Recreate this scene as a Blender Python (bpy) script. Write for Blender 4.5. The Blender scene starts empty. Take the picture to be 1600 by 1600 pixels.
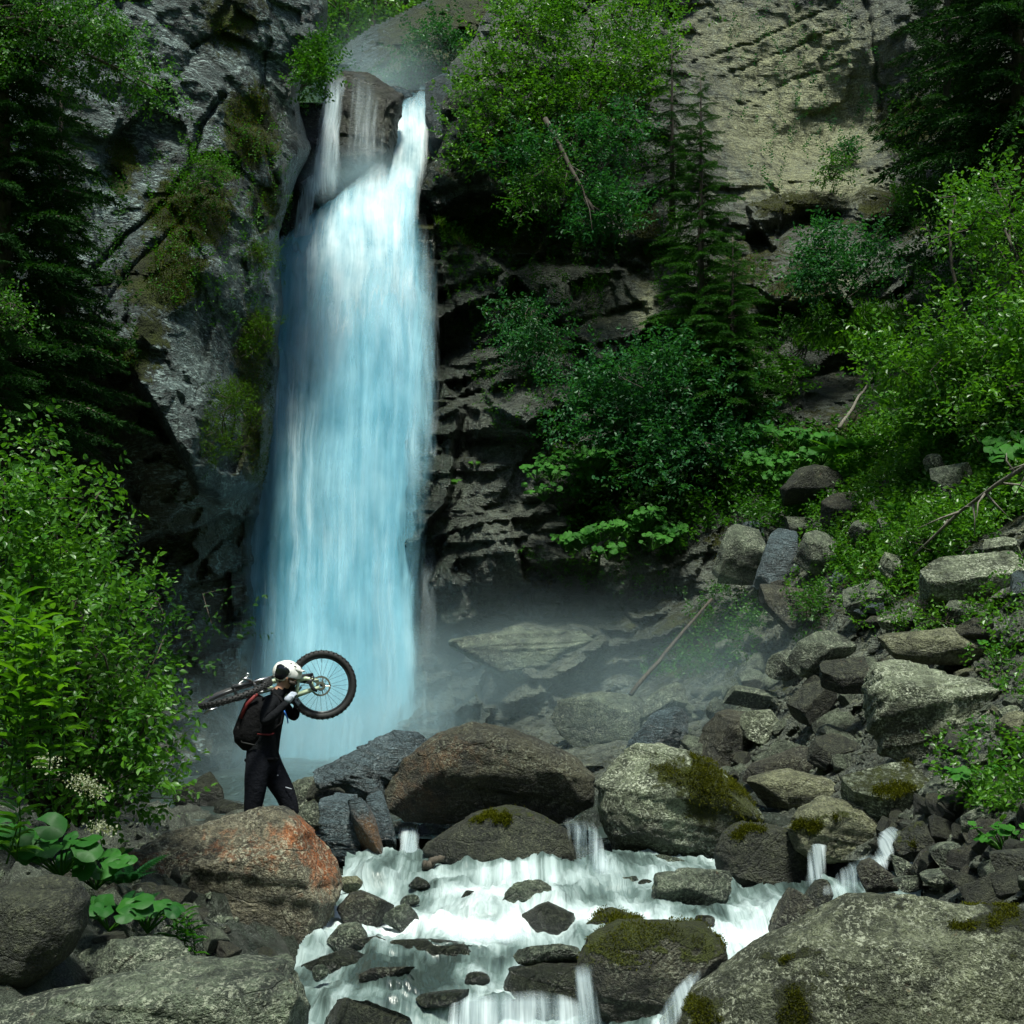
import bpy, bmesh, math, random
import numpy as np
from mathutils import Vector, Matrix

# ------------------------------------------------------------------ camera, sky, sun, exposure
SC = bpy.context.scene
COL = SC.collection
CZ, F, HOR = 2.6, 2000.0, 1020.0            # eye height, focal length in picture units, eye level
PITCH = math.atan((HOR - 800.0) / F)
cd = bpy.data.cameras.new('camera'); cam = bpy.data.objects.new('camera', cd); COL.objects.link(cam)
cd.sensor_width = 36.0; cd.lens = 36.0 * F / 1600.0; cd.clip_start = 0.1; cd.clip_end = 600.0
cam.location = (0, 0, CZ); cam.rotation_euler = (math.pi / 2 + PITCH, 0, 0)
SC.camera = cam

SUN_TO = Vector((0.03, -0.40, 1.0)).normalized()
SUN_EL = math.asin(SUN_TO.z); SUN_AZ = math.atan2(SUN_TO.x, SUN_TO.y)
W = bpy.data.worlds.new('World'); SC.world = W; W.use_nodes = True
wn = W.node_tree.nodes; wl = W.node_tree.links; wn.clear()
sky = wn.new('ShaderNodeTexSky'); sky.sky_type = 'NISHITA'; sky.sun_disc = False
sky.sun_elevation = SUN_EL; sky.sun_rotation = SUN_AZ
sky.air_density = 1.0; sky.dust_density = 1.5; sky.ozone_density = 1.5
bg = wn.new('ShaderNodeBackground'); bg.inputs['Strength'].default_value = 0.09
wo = wn.new('ShaderNodeOutputWorld')
wl.new(sky.outputs[0], bg.inputs[0]); wl.new(bg.outputs[0], wo.inputs[0])
sl = bpy.data.lights.new('sun', 'SUN'); sl.energy = 3.8; sl.angle = math.radians(9.0); sl.color = (0.97, 1.0, 0.88)
so = bpy.data.objects.new('sun', sl); COL.objects.link(so)
so.rotation_euler = SUN_TO.to_track_quat('Z', 'Y').to_euler(); so.location = (0, 0, 60)
vs = SC.view_settings; vs.view_transform = 'Standard'; vs.look = 'None'; vs.gamma = 1.0
vs.use_curve_mapping = False; vs.exposure = 0.78
SC.cycles.max_bounces = 5; SC.cycles.transparent_max_bounces = 24; SC.cycles.volume_bounces = 1
SC.cycles.diffuse_bounces = 2; SC.cycles.glossy_bounces = 2; SC.cycles.use_adaptive_sampling = True; SC.cycles.adaptive_threshold = 0.05
SC.cycles.sample_clamp_indirect = 6.0

# ------------------------------------------------------------------ numbers
RS = np.random.default_rng(11)
random.seed(5)
cp, sp = math.cos(PITCH), math.sin(PITCH)
def PA(px, py, d):
    """photo position (0..1600) and distance along the valley (m) -> world points"""
    px = np.asarray(px, float); py = np.asarray(py, float); d = np.asarray(d, float)
    xc = (px - 800) / F; yc = (800 - py) / F
    wy = cp - sp * yc; wz = sp + cp * yc
    return np.stack([xc / wy * d, d + 0 * px, CZ + wz / wy * d], -1)
def P(px, py, d): return Vector(PA(px, py, d).tolist())
def proj(W3):
    W3 = np.asarray(W3, float); x = W3[..., 0]; y = W3[..., 1]; z = W3[..., 2] - CZ
    fw = cp * y + sp * z; up = -sp * y + cp * z
    return 800 + F * x / fw, 800 - F * up / fw
def mpp(d): return d / F

def _h(i, j, k, seed):
    n = (i.astype(np.int64) * 73856093) ^ (j.astype(np.int64) * 19349663) ^ (k.astype(np.int64) * 83492791) ^ (seed * 2654435761)
    n = n & 0xFFFFFFFF
    n = ((n ^ (n >> 15)) * 2246822519) & 0xFFFFFFFF
    n = ((n ^ (n >> 13)) * 3266489917) & 0xFFFFFFFF
    n = n ^ (n >> 16)
    return n.astype(np.float64) / 4294967295.0
def vn(p, seed=0):
    p = np.asarray(p, float); f = np.floor(p); t = p - f; i = f.astype(np.int64)
    t = t * t * t * (t * (t * 6 - 15) + 10)
    x, y, z = i[..., 0], i[..., 1], i[..., 2]; u, v, w = t[..., 0], t[..., 1], t[..., 2]
    def L(a, b, s): return a + (b - a) * s
    r = L(L(L(_h(x, y, z, seed), _h(x + 1, y, z, seed), u), L(_h(x, y + 1, z, seed), _h(x + 1, y + 1, z, seed), u), v),
          L(L(_h(x, y, z + 1, seed), _h(x + 1, y, z + 1, seed), u), L(_h(x, y + 1, z + 1, seed), _h(x + 1, y + 1, z + 1, seed), u), v), w)
    return r * 2 - 1
def fbm(p, o=4, seed=0, g=0.5, ridged=False):
    p = np.asarray(p, float); a = 1.0; s = 0; tot = 0
    for k in range(o):
        n = vn(p, seed + k * 17)
        if ridged: n = 1 - 2 * np.abs(n)
        s = s + a * n; tot += a; a *= g; p = p * 2.03 + 11.7
    return s / tot
def sst(a, b, x):
    t = np.clip((x - a) / (b - a), 0, 1); return t * t * (3 - 2 * t)
def rbf(cpts, px, py):
    c = np.array(cpts, float); x = c[:, 0] / 400; y = c[:, 1] / 400
    n = len(c); A = np.zeros((n + 3, n + 3))
    A[:n, :n] = np.sqrt((x[:, None] - x) ** 2 + (y[:, None] - y) ** 2 + 0.01)
    A[:n, n] = 1; A[:n, n + 1] = x; A[:n, n + 2] = y; A[n:, :n] = A[:n, n:].T
    A[:n, :n] -= np.eye(n) * 0.02
    b = np.zeros(n + 3); b[:n] = c[:, 2]
    w = np.linalg.solve(A, b)
    X = np.asarray(px, float) / 400; Y = np.asarray(py, float) / 400
    r = w[n] + w[n + 1] * X + w[n + 2] * Y
    for k in range(n): r = r + w[k] * np.sqrt((X - x[k]) ** 2 + (Y - y[k]) ** 2 + 0.01)
    return r
def inpoly(poly, x, y):
    x = np.asarray(x, float); y = np.asarray(y, float); r = np.zeros(x.shape, bool)
    n = len(poly)
    for i in range(n):
        x0, y0 = poly[i]; x1, y1 = poly[(i + 1) % n]
        if y0 == y1: continue
        c = ((y0 > y) != (y1 > y)) & (x < (x1 - x0) * (y - y0) / (y1 - y0) + x0)
        r ^= c
    return r
def segd(pts, X, Y):
    """distance to a polyline in photo units"""
    best = np.full(np.shape(X), 1e9)
    for (x0, y0), (x1, y1) in zip(pts[:-1], pts[1:]):
        dx, dy = x1 - x0, y1 - y0; t = np.clip(((X - x0) * dx + (Y - y0) * dy) / (dx * dx + dy * dy), 0, 1)
        best = np.minimum(best, np.hypot(X - x0 - t * dx, Y - y0 - t * dy))
    return best
def blobs(lst, X, Y):
    r = np.zeros(np.shape(X))
    for (cx, cy, rx, ry, s) in lst:
        r = np.maximum(r, s * np.exp(-(((X - cx) / rx) ** 2 + ((Y - cy) / ry) ** 2)))
    return r

# ------------------------------------------------------------------ objects
def mesh_np(name, v, f, mat=None, parent=None, smooth=True, uv=None, attrs=None, loc=None):
    v = np.asarray(v, np.float32).reshape(-1, 3); f = np.asarray(f, np.int32)
    me = bpy.data.meshes.new(name)
    k = f.shape[1]; m = len(f)
    me.vertices.add(len(v)); me.vertices.foreach_set('co', v.ravel())
    me.loops.add(m * k); me.loops.foreach_set('vertex_index', f.ravel())
    me.polygons.add(m); me.polygons.foreach_set('loop_start', np.arange(0, m * k, k, dtype=np.int32))
    me.polygons.foreach_set('use_smooth', np.full(m, smooth))
    me.update(calc_edges=True)
    if uv is not None:
        l = me.uv_layers.new(name='UVMap'); l.data.foreach_set('uv', np.asarray(uv, np.float32)[f.ravel()].ravel())
    if attrs:
        for an, av in attrs.items():
            a = me.attributes.new(an, 'FLOAT_COLOR', 'POINT')
            c = np.ones((len(v), 4), np.float32); av = np.asarray(av, np.float32); c[:, :av.shape[1]] = av
            a.data.foreach_set('color', c.ravel())
    if mat: me.materials.append(mat)
    return link(name, me, parent, loc)
def link(name, me, parent=None, loc=None):
    o = bpy.data.objects.new(name, me); COL.objects.link(o)
    if loc is not None: o.location = loc
    if parent: o.parent = parent
    return o
def tag(o, label=None, cat=None, group=None, kind=None):
    if label: o['label'] = label
    if cat: o['category'] = cat
    if group: o['group'] = group
    if kind: o['kind'] = kind
    return o
def thing(name, label, cat, loc, group=None):
    o = bpy.data.objects.new(name, None); COL.objects.link(o); o.location = loc; o.empty_display_size = 0.2
    return tag(o, label, cat, group)
def grid_faces(nr, nc):
    i = np.arange(nr * nc).reshape(nr, nc)
    return np.stack([i[:-1, :-1], i[1:, :-1], i[1:, 1:], i[:-1, 1:]], -1).reshape(-1, 4)
def vnormals(me):
    n = np.empty(len(me.vertices) * 3, np.float32); me.vertex_normals.foreach_get('vector', n); return n.reshape(-1, 3)
class MB:
    def __init__(s): s.v = []; s.f = []; s.n = 0
    def add(s, v, f):
        s.v.extend([tuple(map(float, q)) for q in v]); s.f.extend([tuple(int(i) + s.n for i in q) for q in f]); s.n = len(s.v); return s
    def tube(s, pts, r, n=8, cap=True):
        pts = [Vector(p) for p in pts]; m = len(pts)
        rr = list(r) if hasattr(r, '__len__') else [r] * m
        vv = []; ff = []; up = None
        for i, p in enumerate(pts):
            t = (pts[min(i + 1, m - 1)] - pts[max(i - 1, 0)]).normalized()
            if up is None: up = Vector((0, 0, 1)) if abs(t.z) < 0.9 else Vector((1, 0, 0))
            a = t.cross(up)
            if a.length < 1e-4: a = t.orthogonal()
            a.normalize(); b = a.cross(t); up = b
            for k in range(n):
                th = 2 * math.pi * k / n; vv.append(p + (a * math.cos(th) + b * math.sin(th)) * rr[i])
        for i in range(m - 1):
            for k in range(n):
                ff.append((i * n + k, i * n + (k + 1) % n, (i + 1) * n + (k + 1) % n, (i + 1) * n + k))
        if cap: ff.append(tuple(range(n))[::-1]); ff.append(tuple((m - 1) * n + k for k in range(n)))
        return s.add(vv, ff)
    def box(s, M, sx, sy, sz):
        c = [(-1, -1, -1), (1, -1, -1), (1, 1, -1), (-1, 1, -1), (-1, -1, 1), (1, -1, 1), (1, 1, 1), (-1, 1, 1)]
        return s.add([M @ Vector((a * sx / 2, b * sy / 2, g * sz / 2)) for a, b, g in c],
                     [(0, 3, 2, 1), (4, 5, 6, 7), (0, 1, 5, 4), (1, 2, 6, 5), (2, 3, 7, 6), (3, 0, 4, 7)])
    def build(s, name, mat, parent=None, smooth=True, origin=None):
        me = bpy.data.meshes.new(name)
        vv = s.v
        if parent is not None and origin is None: origin = parent_loc(parent)
        if origin is not None: vv = [(a - origin[0], b - origin[1], c - origin[2]) for a, b, c in vv]
        me.from_pydata(vv, [], s.f); me.polygons.foreach_set('use_smooth', [smooth] * len(me.polygons)); me.update()
        if mat: me.materials.append(mat)
        return link(name, me, parent, None if parent else origin)
def parent_loc(o):
    l = Vector(o.location)
    while o.parent: o = o.parent; l = l + o.location
    return l

# ------------------------------------------------------------------ materials
class NT:
    def __init__(s, name):
        s.m = bpy.data.materials.new(name); s.m.use_nodes = True; s.t = s.m.node_tree; s.t.nodes.clear()
        s.out = s.t.nodes.new('ShaderNodeOutputMaterial')
    def n(s, typ, **kw):
        d = s.t.nodes.new('ShaderNode' + typ)
        for k, v in kw.items():
            if k.startswith('i_'):
                key = k[2:].replace('_', ' ')
                key = int(key) if key.isdigit() else key
                s.set(d, key, v)
            else: setattr(d, k, v)
        return d
    def set(s, d, key, v):
        if isinstance(v, bpy.types.NodeSocket): s.t.links.new(v, d.inputs[key])
        elif isinstance(v, bpy.types.Node): s.t.links.new(v.outputs[0], d.inputs[key])
        else: d.inputs[key].default_value = v
    def noise(s, vec, scale, detail=5, rough=0.55, dist=0.0):
        d = s.n('TexNoise', i_Scale=scale, i_Detail=detail, i_Roughness=rough, i_Distortion=dist)
        s.set(d, 'Vector', vec); return d.outputs[0]
    def ramp(s, fac, *stops):
        d = s.n('ValToRGB'); e = d.color_ramp.elements
        while len(e) < len(stops): e.new(0.5)
        for k, (p, c) in enumerate(stops):
            e[k].position = p; e[k].color = (c, c, c, 1) if not hasattr(c, '__len__') else (*c, 1)
        s.set(d, 0, fac); return d.outputs[0]
    def mix(s, fac, a, b, mode='MIX'):
        d = s.n('Mix', data_type='RGBA', blend_type=mode)
        for key, v in ((0, fac), (6, a), (7, b)):
            if isinstance(v, tuple) and len(v) == 3: v = (*v, 1)
            s.set(d, key, v)
        return d.outputs[2]
    def math(s, op, a, b=0.0, c=None, clamp=False):
        d = s.n('Math', operation=op, use_clamp=clamp); s.set(d, 0, a); s.set(d, 1, b)
        if c is not None: s.set(d, 2, c)
        return d.outputs[0]
    def mapr(s, v, a, b, c=0.0, d_=1.0):
        d = s.n('MapRange'); s.set(d, 0, v); d.inputs[1].default_value = a; d.inputs[2].default_value = b
        d.inputs[3].default_value = c; d.inputs[4].default_value = d_; return d.outputs[0]
    def scalev(s, vec, sc, rot=(0, 0, 0)):
        d = s.n('Mapping'); s.set(d, 0, vec); d.inputs['Scale'].default_value = sc; d.inputs['Rotation'].default_value = rot; return d.outputs[0]

def rock_mat(name, dark, light, lichen=(0.42, 0.44, 0.40), lich=0.3, stain=(0.30, 0.10, 0.03), strat=(1, 1, 2.2), srot=(0.2, 0.3, 0.1),
             sc=1.0, moss=(0.06, 0.075, 0.008), gloss=0.60, bump=0.85, streak=0.25, crk=0.3, stb=0.45, frac=1.1, flake=False):
    s = NT(name); tc = s.n('TexCoord').outputs['Object']
    at = s.n('Attribute', attribute_name='mask'); sep = s.n('SeparateColor'); s.set(sep, 0, at.outputs['Color'])
    mR, mG, mB = sep.outputs[0], sep.outputs[1], sep.outputs[2]
    warp = s.n('VectorMath', operation='ADD'); s.set(warp, 0, tc)
    wnz = s.n('TexNoise', i_Scale=1.3 * sc, i_Detail=3.0); s.set(wnz, 'Vector', tc)
    wsc = s.n('VectorMath', operation='SCALE'); s.set(wsc, 0, wnz.outputs['Color']); wsc.inputs['Scale'].default_value = 0.35
    s.set(warp, 1, wsc.outputs[0]); wv = warp.outputs[0]
    big = s.noise(wv, 0.9 * sc, 4, 0.6)
    mid = s.noise(tc, 5.0 * sc, 5, 0.68)
    fine = s.noise(tc, 38.0 * sc, 3, 0.7)
    stv = s.scalev(wv, strat, srot)
    st = s.noise(stv, 4.0 * sc, 5, 0.62)
    st2 = s.noise(stv, 15.0 * sc, 2, 0.6)
    f = s.math('ADD', s.math('MULTIPLY', big, 0.6), s.math('MULTIPLY', st, streak))
    f = s.math('ADD', f, s.math('MULTIPLY', mid, 0.45))
    f = s.mapr(f, 0.49 + 0.27 * streak, 0.88 + 0.32 * streak)
    col = s.mix(f, dark, light)
    sn = s.noise(wv, 6.0 * sc, 4, 0.7)
    sf = s.ramp(s.math('ADD', s.math('MULTIPLY', s.math('SUBTRACT', sn, 0.5), 1.5), mG), (0.22, 0.0), (0.85, 1.0))
    col = s.mix(s.math('MULTIPLY', sf, 0.9), col, s.mix(0.5, stain, s.mix(mid, tuple(c * .5 for c in stain), tuple(c * 1.5 for c in stain))))
    spk = s.ramp(fine, (0.36, 0.25), (0.62, 1.5))
    col = s.mix(0.75, col, spk, 'MULTIPLY')
    crack = s.ramp(st2, (0.34, 0.3), (0.47, 1.0))
    col = s.mix(crk, col, crack, 'MULTIPLY')
    vo = s.n('TexVoronoi', feature='DISTANCE_TO_EDGE', i_Scale=frac * sc); s.set(vo, 'Vector', s.scalev(wv, (1, 1, 1.6), (0.4, 0.2, 0.3)))
    fr = s.ramp(vo.outputs[0], (0.0, 0.45), (0.022, 1.0))
    col = s.mix(0.55, col, fr, 'MULTIPLY')
    # pale lichen flecks
    ln = s.noise(stv if flake else tc, (9.0 if flake else 21.0) * sc, 3, 0.72, 0.6); lb = s.noise(tc, 2.2 * sc, 2, 0.6)
    lf = s.math('MULTIPLY', s.ramp(ln, (0.52, 0.0), (0.60, 1.0)), s.ramp(lb, (0.38, 0.15), (0.62, 1.0)))
    col = s.mix(s.math('MULTIPLY', lf, lich), col, lichen)
    # wet, and the shade painted on a few boulder fronts
    wet_shade = s.mix(1.0, col, (0.46, 0.51, 0.53), 'MULTIPLY')
    col = s.mix(mB, col, wet_shade)
    # moss
    mn = s.noise(tc, 7.0 * sc, 5, 0.75)
    mfac = s.ramp(s.math('ADD', s.math('MULTIPLY', mn, 0.95), s.math('MULTIPLY', mR, 0.54)), (0.70, 0.0), (0.79, 1.0))
    mh = fine
    mcol = s.mix(s.ramp(s.noise(tc, 3.1 * sc, 5, 0.6), (0.35, 0.0), (0.7, 1.0)), tuple(c * 0.35 for c in moss), tuple(c * 1.25 for c in moss))
    mcol = s.mix(0.7, mcol, s.ramp(mh, (0.3, 0.3), (0.7, 1.4)), 'MULTIPLY')
    col = s.mix(mfac, col, mcol)
    rough = s.math('SUBTRACT', gloss + 0.1, s.math('MULTIPLY', mB, 0.50))
    rough = s.math('ADD', rough, s.math('MULTIPLY', mfac, 0.3), clamp=True)
    hgt = s.math('ADD', s.math('MULTIPLY', mid, 1.1), s.math('MULTIPLY', fine, 0.42))
    hgt = s.math('ADD', hgt, s.math('MULTIPLY', st, stb))
    hgt = s.math('ADD', hgt, s.math('MULTIPLY', st2, stb * .45))
    hgt = s.math('ADD', hgt, s.math('MULTIPLY', s.math('MULTIPLY', mh, mfac), 0.9))
    hgt = s.math('ADD', hgt, s.math('MULTIPLY', fr, 0.3))
    bm = s.n('Bump', i_Strength=bump, i_Distance=0.17 / sc); s.set(bm, 'Height', hgt)
    b = s.n('BsdfPrincipled'); s.set(b, 'Base Color', col); s.set(b, 'Roughness', rough); s.set(b, 'Normal', bm.outputs[0])
    b.inputs['Specular IOR Level'].default_value = 0.5
    s.set(s.out, 0, b.outputs[0]); return s.m

def leaf_mat(name, c1, c2, trans=0.35, rough=0.42, spec=0.4):
    s = NT(name)
    g = s.n('NewGeometry'); oi = s.n('ObjectInfo')
    r = s.math('FRACT', s.math('ADD', g.outputs['Random Per Island'], oi.outputs['Random']))
    big = s.noise(g.outputs['Position'], 1.6, 3, 0.5)
    f = s.math('ADD', s.math('MULTIPLY', r, 0.6), s.mapr(big, 0.3, 0.7, -0.1, 0.5), clamp=True)
    col = s.mix(f, c1, c2)
    b = s.n('BsdfPrincipled', i_Roughness=rough); s.set(b, 'Base Color', col); b.inputs['Specular IOR Level'].default_value = spec
    t = s.n('BsdfTranslucent'); s.set(t, 0, s.mix(1.0, col, (1.5, 1.5, 0.6), 'MULTIPLY'))
    mx = s.n('MixShader'); mx.inputs[0].default_value = trans; s.set(mx, 1, b.outputs[0]); s.set(mx, 2, t.outputs[0])
    s.set(s.out, 0, mx.outputs[0]); return s.m

def plain(name, col, rough=0.6, metal=0.0, var=0.25, sc=30, bump=0.0, spec=0.5):
    s = NT(name); tc = s.n('TexCoord').outputs['Object']
    n = s.noise(tc, sc, 5, 0.6)
    c = s.mix(n, tuple(x * (1 - var) for x in col), tuple(min(1, x * (1 + var)) for x in col))
    b = s.n('BsdfPrincipled', i_Roughness=rough, i_Metallic=metal); s.set(b, 'Base Color', c)
    b.inputs['Specular IOR Level'].default_value = spec
    if bump:
        bm = s.n('Bump', i_Strength=bump, i_Distance=0.02); s.set(bm, 'Height', n); s.set(b, 'Normal', bm.outputs[0])
    s.set(s.out, 0, b.outputs[0]); return s.m

def bark_mat(name, c1, c2):
    s = NT(name); tc = s.n('TexCoord').outputs['Object']
    n = s.noise(s.scalev(tc, (1, 1, 0.25)), 22, 6, 0.65); c = s.mix(s.ramp(n, (0.3, 0.0), (0.7, 1.0)), c1, c2)
    b = s.n('BsdfPrincipled', i_Roughness=0.85); s.set(b, 'Base Color', c)
    bm = s.n('Bump', i_Strength=0.6, i_Distance=0.03); s.set(bm, 'Height', n); s.set(b, 'Normal', bm.outputs[0])
    s.set(s.out, 0, b.outputs[0]); return s.m

def fall_mat(name, lo, hi, opaque=0.0, dens=(0.35, 0.62), ss=(5.0, 0.22), puff=(0.7, 0.28)):
    """falling water: strands along the flow (v), denser and looser streaks across (u)"""
    s = NT(name); uv = s.n('TexCoord').outputs['UV']
    at = s.n('Attribute', attribute_name='edge'); sep = s.n('SeparateColor'); s.set(sep, 0, at.outputs['Color'])
    wz = s.noise(s.scalev(uv, (0.5, 0.35, 1)), 1.0, 2, 0.5)
    add = s.n('VectorMath', operation='ADD'); s.set(add, 0, uv)
    cmb = s.n('CombineXYZ'); s.set(cmb, 0, s.math('MULTIPLY', s.math('SUBTRACT', wz, 0.5), 0.5)); s.set(add, 1, cmb.outputs[0])
    w = add.outputs[0]
    st = s.noise(s.scalev(w, (ss[0], ss[1], 1)), 1.0, 7, 0.62)
    st2 = s.noise(s.scalev(w, (ss[0] * 4, ss[1] * 2.2, 1)), 1.0, 4, 0.6)
    pf = s.noise(s.scalev(w, (puff[0], puff[1], 1)), 1.0, 4, 0.55)
    f = s.math('ADD', s.math('MULTIPLY', st, 0.5), s.math('MULTIPLY', pf, 0.75))
    f = s.math('ADD', f, s.math('MULTIPLY', st2, 0.15))
    col = s.mix(s.mapr(f, 0.5, 0.9), lo, hi)
    dens_f = s.mapr(f, dens[0] + 0.15, dens[1] + 0.25, 0.0, 1.0)
    al = s.math('ADD', s.math('MULTIPLY', dens_f, 1.0 - opaque), opaque, clamp=True)
    edge = s.math('ADD', s.math('MULTIPLY', s.math('SUBTRACT', st, 0.5), 2.4), s.mapr(sep.outputs[0], 0.0, 1.0, -0.55, 1.5), clamp=True)
    al = s.math('MULTIPLY', al, edge)
    G = sep.outputs[1]; rag = s.math('MULTIPLY', s.math('SUBTRACT', s.math('ADD', s.math('MULTIPLY', st2, .5), s.math('MULTIPLY', st, .5)), .5), 3.0)
    G2 = s.math('ADD', G, s.math('MULTIPLY', rag, s.math('MULTIPLY', G, s.math('SUBTRACT', 1.0, G))), clamp=True)
    al = s.math('MULTIPLY', al, G2, clamp=True)
    gn = s.n('NewGeometry').outputs['Normal']; ad = s.n('VectorMath', operation='ADD'); s.set(ad, 0, gn); ad.inputs[1].default_value = (0, -.2, 1.6)
    nn = s.n('VectorMath', operation='NORMALIZE'); s.set(nn, 0, ad.outputs[0])
    d = s.n('BsdfDiffuse'); s.set(d, 0, col); s.set(d, 'Normal', nn.outputs[0]); t = s.n('BsdfTranslucent'); s.set(t, 0, col)
    m1 = s.n('MixShader'); m1.inputs[0].default_value = 0.25; s.set(m1, 1, d.outputs[0]); s.set(m1, 2, t.outputs[0])
    tr = s.n('BsdfTransparent'); m2 = s.n('MixShader'); s.set(m2, 0, al); s.set(m2, 1, tr.outputs[0]); s.set(m2, 2, m1.outputs[0])
    s.set(s.out, 0, m2.outputs[0]); return s.m

def stream_mat():
    s = NT('stream_water'); uv = s.n('TexCoord').outputs['UV']
    at = s.n('Attribute', attribute_name='foam'); sep = s.n('SeparateColor'); s.set(sep, 0, at.outputs['Color'])
    wz = s.n('TexNoise', i_Scale=1.1, i_Detail=3.0); s.set(wz, 'Vector', uv)
    wsc = s.n('VectorMath', operation='SCALE'); s.set(wsc, 0, wz.outputs['Color']); wsc.inputs['Scale'].default_value = 0.55
    add = s.n('VectorMath', operation='ADD'); s.set(add, 0, uv); s.set(add, 1, wsc.outputs[0]); w = add.outputs[0]
    st = s.noise(s.scalev(w, (8.0, 0.9, 1)), 1.0, 5, 0.58); st2 = s.noise(s.scalev(w, (26, 6, 1)), 1.0, 4, 0.65)
    pf = s.noise(w, 2.2, 5, 0.6)
    f = s.math('ADD', s.math('MULTIPLY', st, 0.65), s.math('MULTIPLY', pf, 0.55))
    f = s.math('ADD', f, s.math('MULTIPLY', s.math('SUBTRACT', st2, .5), 0.2))
    f = s.math('ADD', f, s.math('MULTIPLY', s.math('SUBTRACT', sep.outputs[0], 0.5), 0.75))
    col = s.ramp(f, (0.38, (0.026, 0.040, 0.036)), (0.52, (0.10, 0.145, 0.135)), (0.70, (0.31, 0.385, 0.38)), (0.98, (0.72, 0.78, 0.78)))
    hh = s.math('ADD', s.math('MULTIPLY', st, 1.0), s.math('MULTIPLY', pf, 0.8))
    bm = s.n('Bump', i_Strength=0.55, i_Distance=0.10); s.set(bm, 'Height', hh)
    b = s.n('BsdfPrincipled', i_Roughness=0.32); s.set(b, 'Base Color', col); s.set(b, 'Normal', bm.outputs[0])
    s.set(b, 'Roughness', s.mapr(f, 0.42, 0.75, 0.28, 0.8))
    s.set(s.out, 0, b.outputs[0]); return s.m

M = {}
M['cliff_l'] = rock_mat('rock_cliff_grey', (0.0171, 0.0270, 0.0260), (0.1283, 0.1900, 0.1800), (0.32, 0.42, 0.40), 0.9, strat=(1.0, 1.0, 3.2), srot=(0.3, 0.7, 0.2), sc=0.8, bump=0.9, flake=True, frac=.6, stain=(0.085, 0.082, 0.050), moss=(0.050, 0.070, 0.004))
M['cliff_r'] = rock_mat('rock_cliff_brown', (0.034, 0.040, 0.031), (0.165, 0.185, 0.135), (0.27, 0.33, 0.28), 0.35, strat=(0.7, 0.7, 4.0), srot=(0.0, 0.26, 0.0), sc=0.7, bump=0.9, stain=(0.255, 0.262, 0.140), streak=.35, crk=.4, stb=.7, frac=.7, moss=(0.055, 0.066, 0.004))
M['grey'] = rock_mat('rock_grey', (0.0206, 0.0280, 0.0176), (0.2494, 0.3050, 0.1960), (0.48, 0.51, 0.38), 0.5, sc=1.6)
M['pale'] = rock_mat('rock_pale', (0.0405, 0.0500, 0.0266), (0.4140, 0.4800, 0.3040), (0.62, 0.66, 0.50), 0.75, sc=1.5, stain=(0.050, 0.052, 0.028))
M['granite'] = rock_mat('rock_granite', (0.0386, 0.0450, 0.0228), (0.3680, 0.4050, 0.2422), (0.58, 0.61, 0.45), 0.65, sc=1.7, strat=(1, 1, 1.2), streak=.1, crk=.12, stb=.2, bump=1.1, frac=.35)
M['tan'] = rock_mat('rock_tan', (0.0450, 0.0460, 0.0220), (0.3420, 0.3600, 0.2000), (0.50, 0.51, 0.37), 0.3, strat=(0.8, 0.8, 4), sc=1.5, streak=.35)
M['brown'] = rock_mat('rock_brown', (0.0110, 0.0110, 0.0060), (0.104, 0.100, 0.054), (0.32, 0.34, 0.25), 0.4, stain=(0.12, 0.060, 0.022), sc=1.5)
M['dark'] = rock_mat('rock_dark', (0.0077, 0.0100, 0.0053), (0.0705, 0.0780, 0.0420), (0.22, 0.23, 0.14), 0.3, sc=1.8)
M['slate'] = rock_mat('rock_slate', (0.022, 0.034, 0.038), (0.150, 0.215, 0.235), (0.36, 0.44, 0.46), 0.4, strat=(0.8, 0.8, 7), srot=(0.1, 0.45, 0.1), sc=1.8, gloss=0.40, stain=(0.16, 0.075, 0.02), streak=.5, crk=.5, stb=1.0)
M['red'] = rock_mat('rock_red', (0.018, 0.017, 0.010), (0.34, 0.305, 0.20), (0.52, 0.51, 0.37), 0.6, stain=(0.32, 0.085, 0.012), sc=1.5, bump=0.9)
M['ground'] = rock_mat('gravel_ground', (0.0155, 0.0180, 0.0105), (0.1161, 0.1400, 0.1029), (0.28, 0.31, 0.24), 0.5, strat=(1, 1, 1), sc=3.0, bump=0.9)
M['bark'] = bark_mat('bark', (0.018, 0.014, 0.010), (0.085, 0.07, 0.05))
M['deadwood'] = bark_mat('dead_wood', (0.05, 0.045, 0.035), (0.22, 0.20, 0.16))
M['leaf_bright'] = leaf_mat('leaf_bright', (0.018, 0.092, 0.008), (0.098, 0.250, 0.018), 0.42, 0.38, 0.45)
M['leaf_yellow'] = leaf_mat('leaf_yellow', (0.026, 0.110, 0.006), (0.105, 0.255, 0.014), 0.45, 0.45, 0.3)
M['leaf_mid'] = leaf_mat('leaf_mid', (0.014, 0.072, 0.006), (0.055, 0.175, 0.012), 0.4, 0.45, 0.3)
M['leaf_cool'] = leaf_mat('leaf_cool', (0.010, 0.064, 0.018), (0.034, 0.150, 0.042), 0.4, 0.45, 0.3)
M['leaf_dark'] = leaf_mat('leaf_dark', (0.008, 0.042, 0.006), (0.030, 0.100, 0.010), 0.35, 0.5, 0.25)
M['leaf_broad'] = leaf_mat('leaf_broad', (0.010, 0.070, 0.010), (0.034, 0.145, 0.018), 0.35, 0.5, 0.25)
M['leaf_broad2'] = leaf_mat('leaf_broad_bright', (0.014, 0.085, 0.008), (0.050, 0.190, 0.018), 0.35, 0.6, 0.15)
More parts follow.
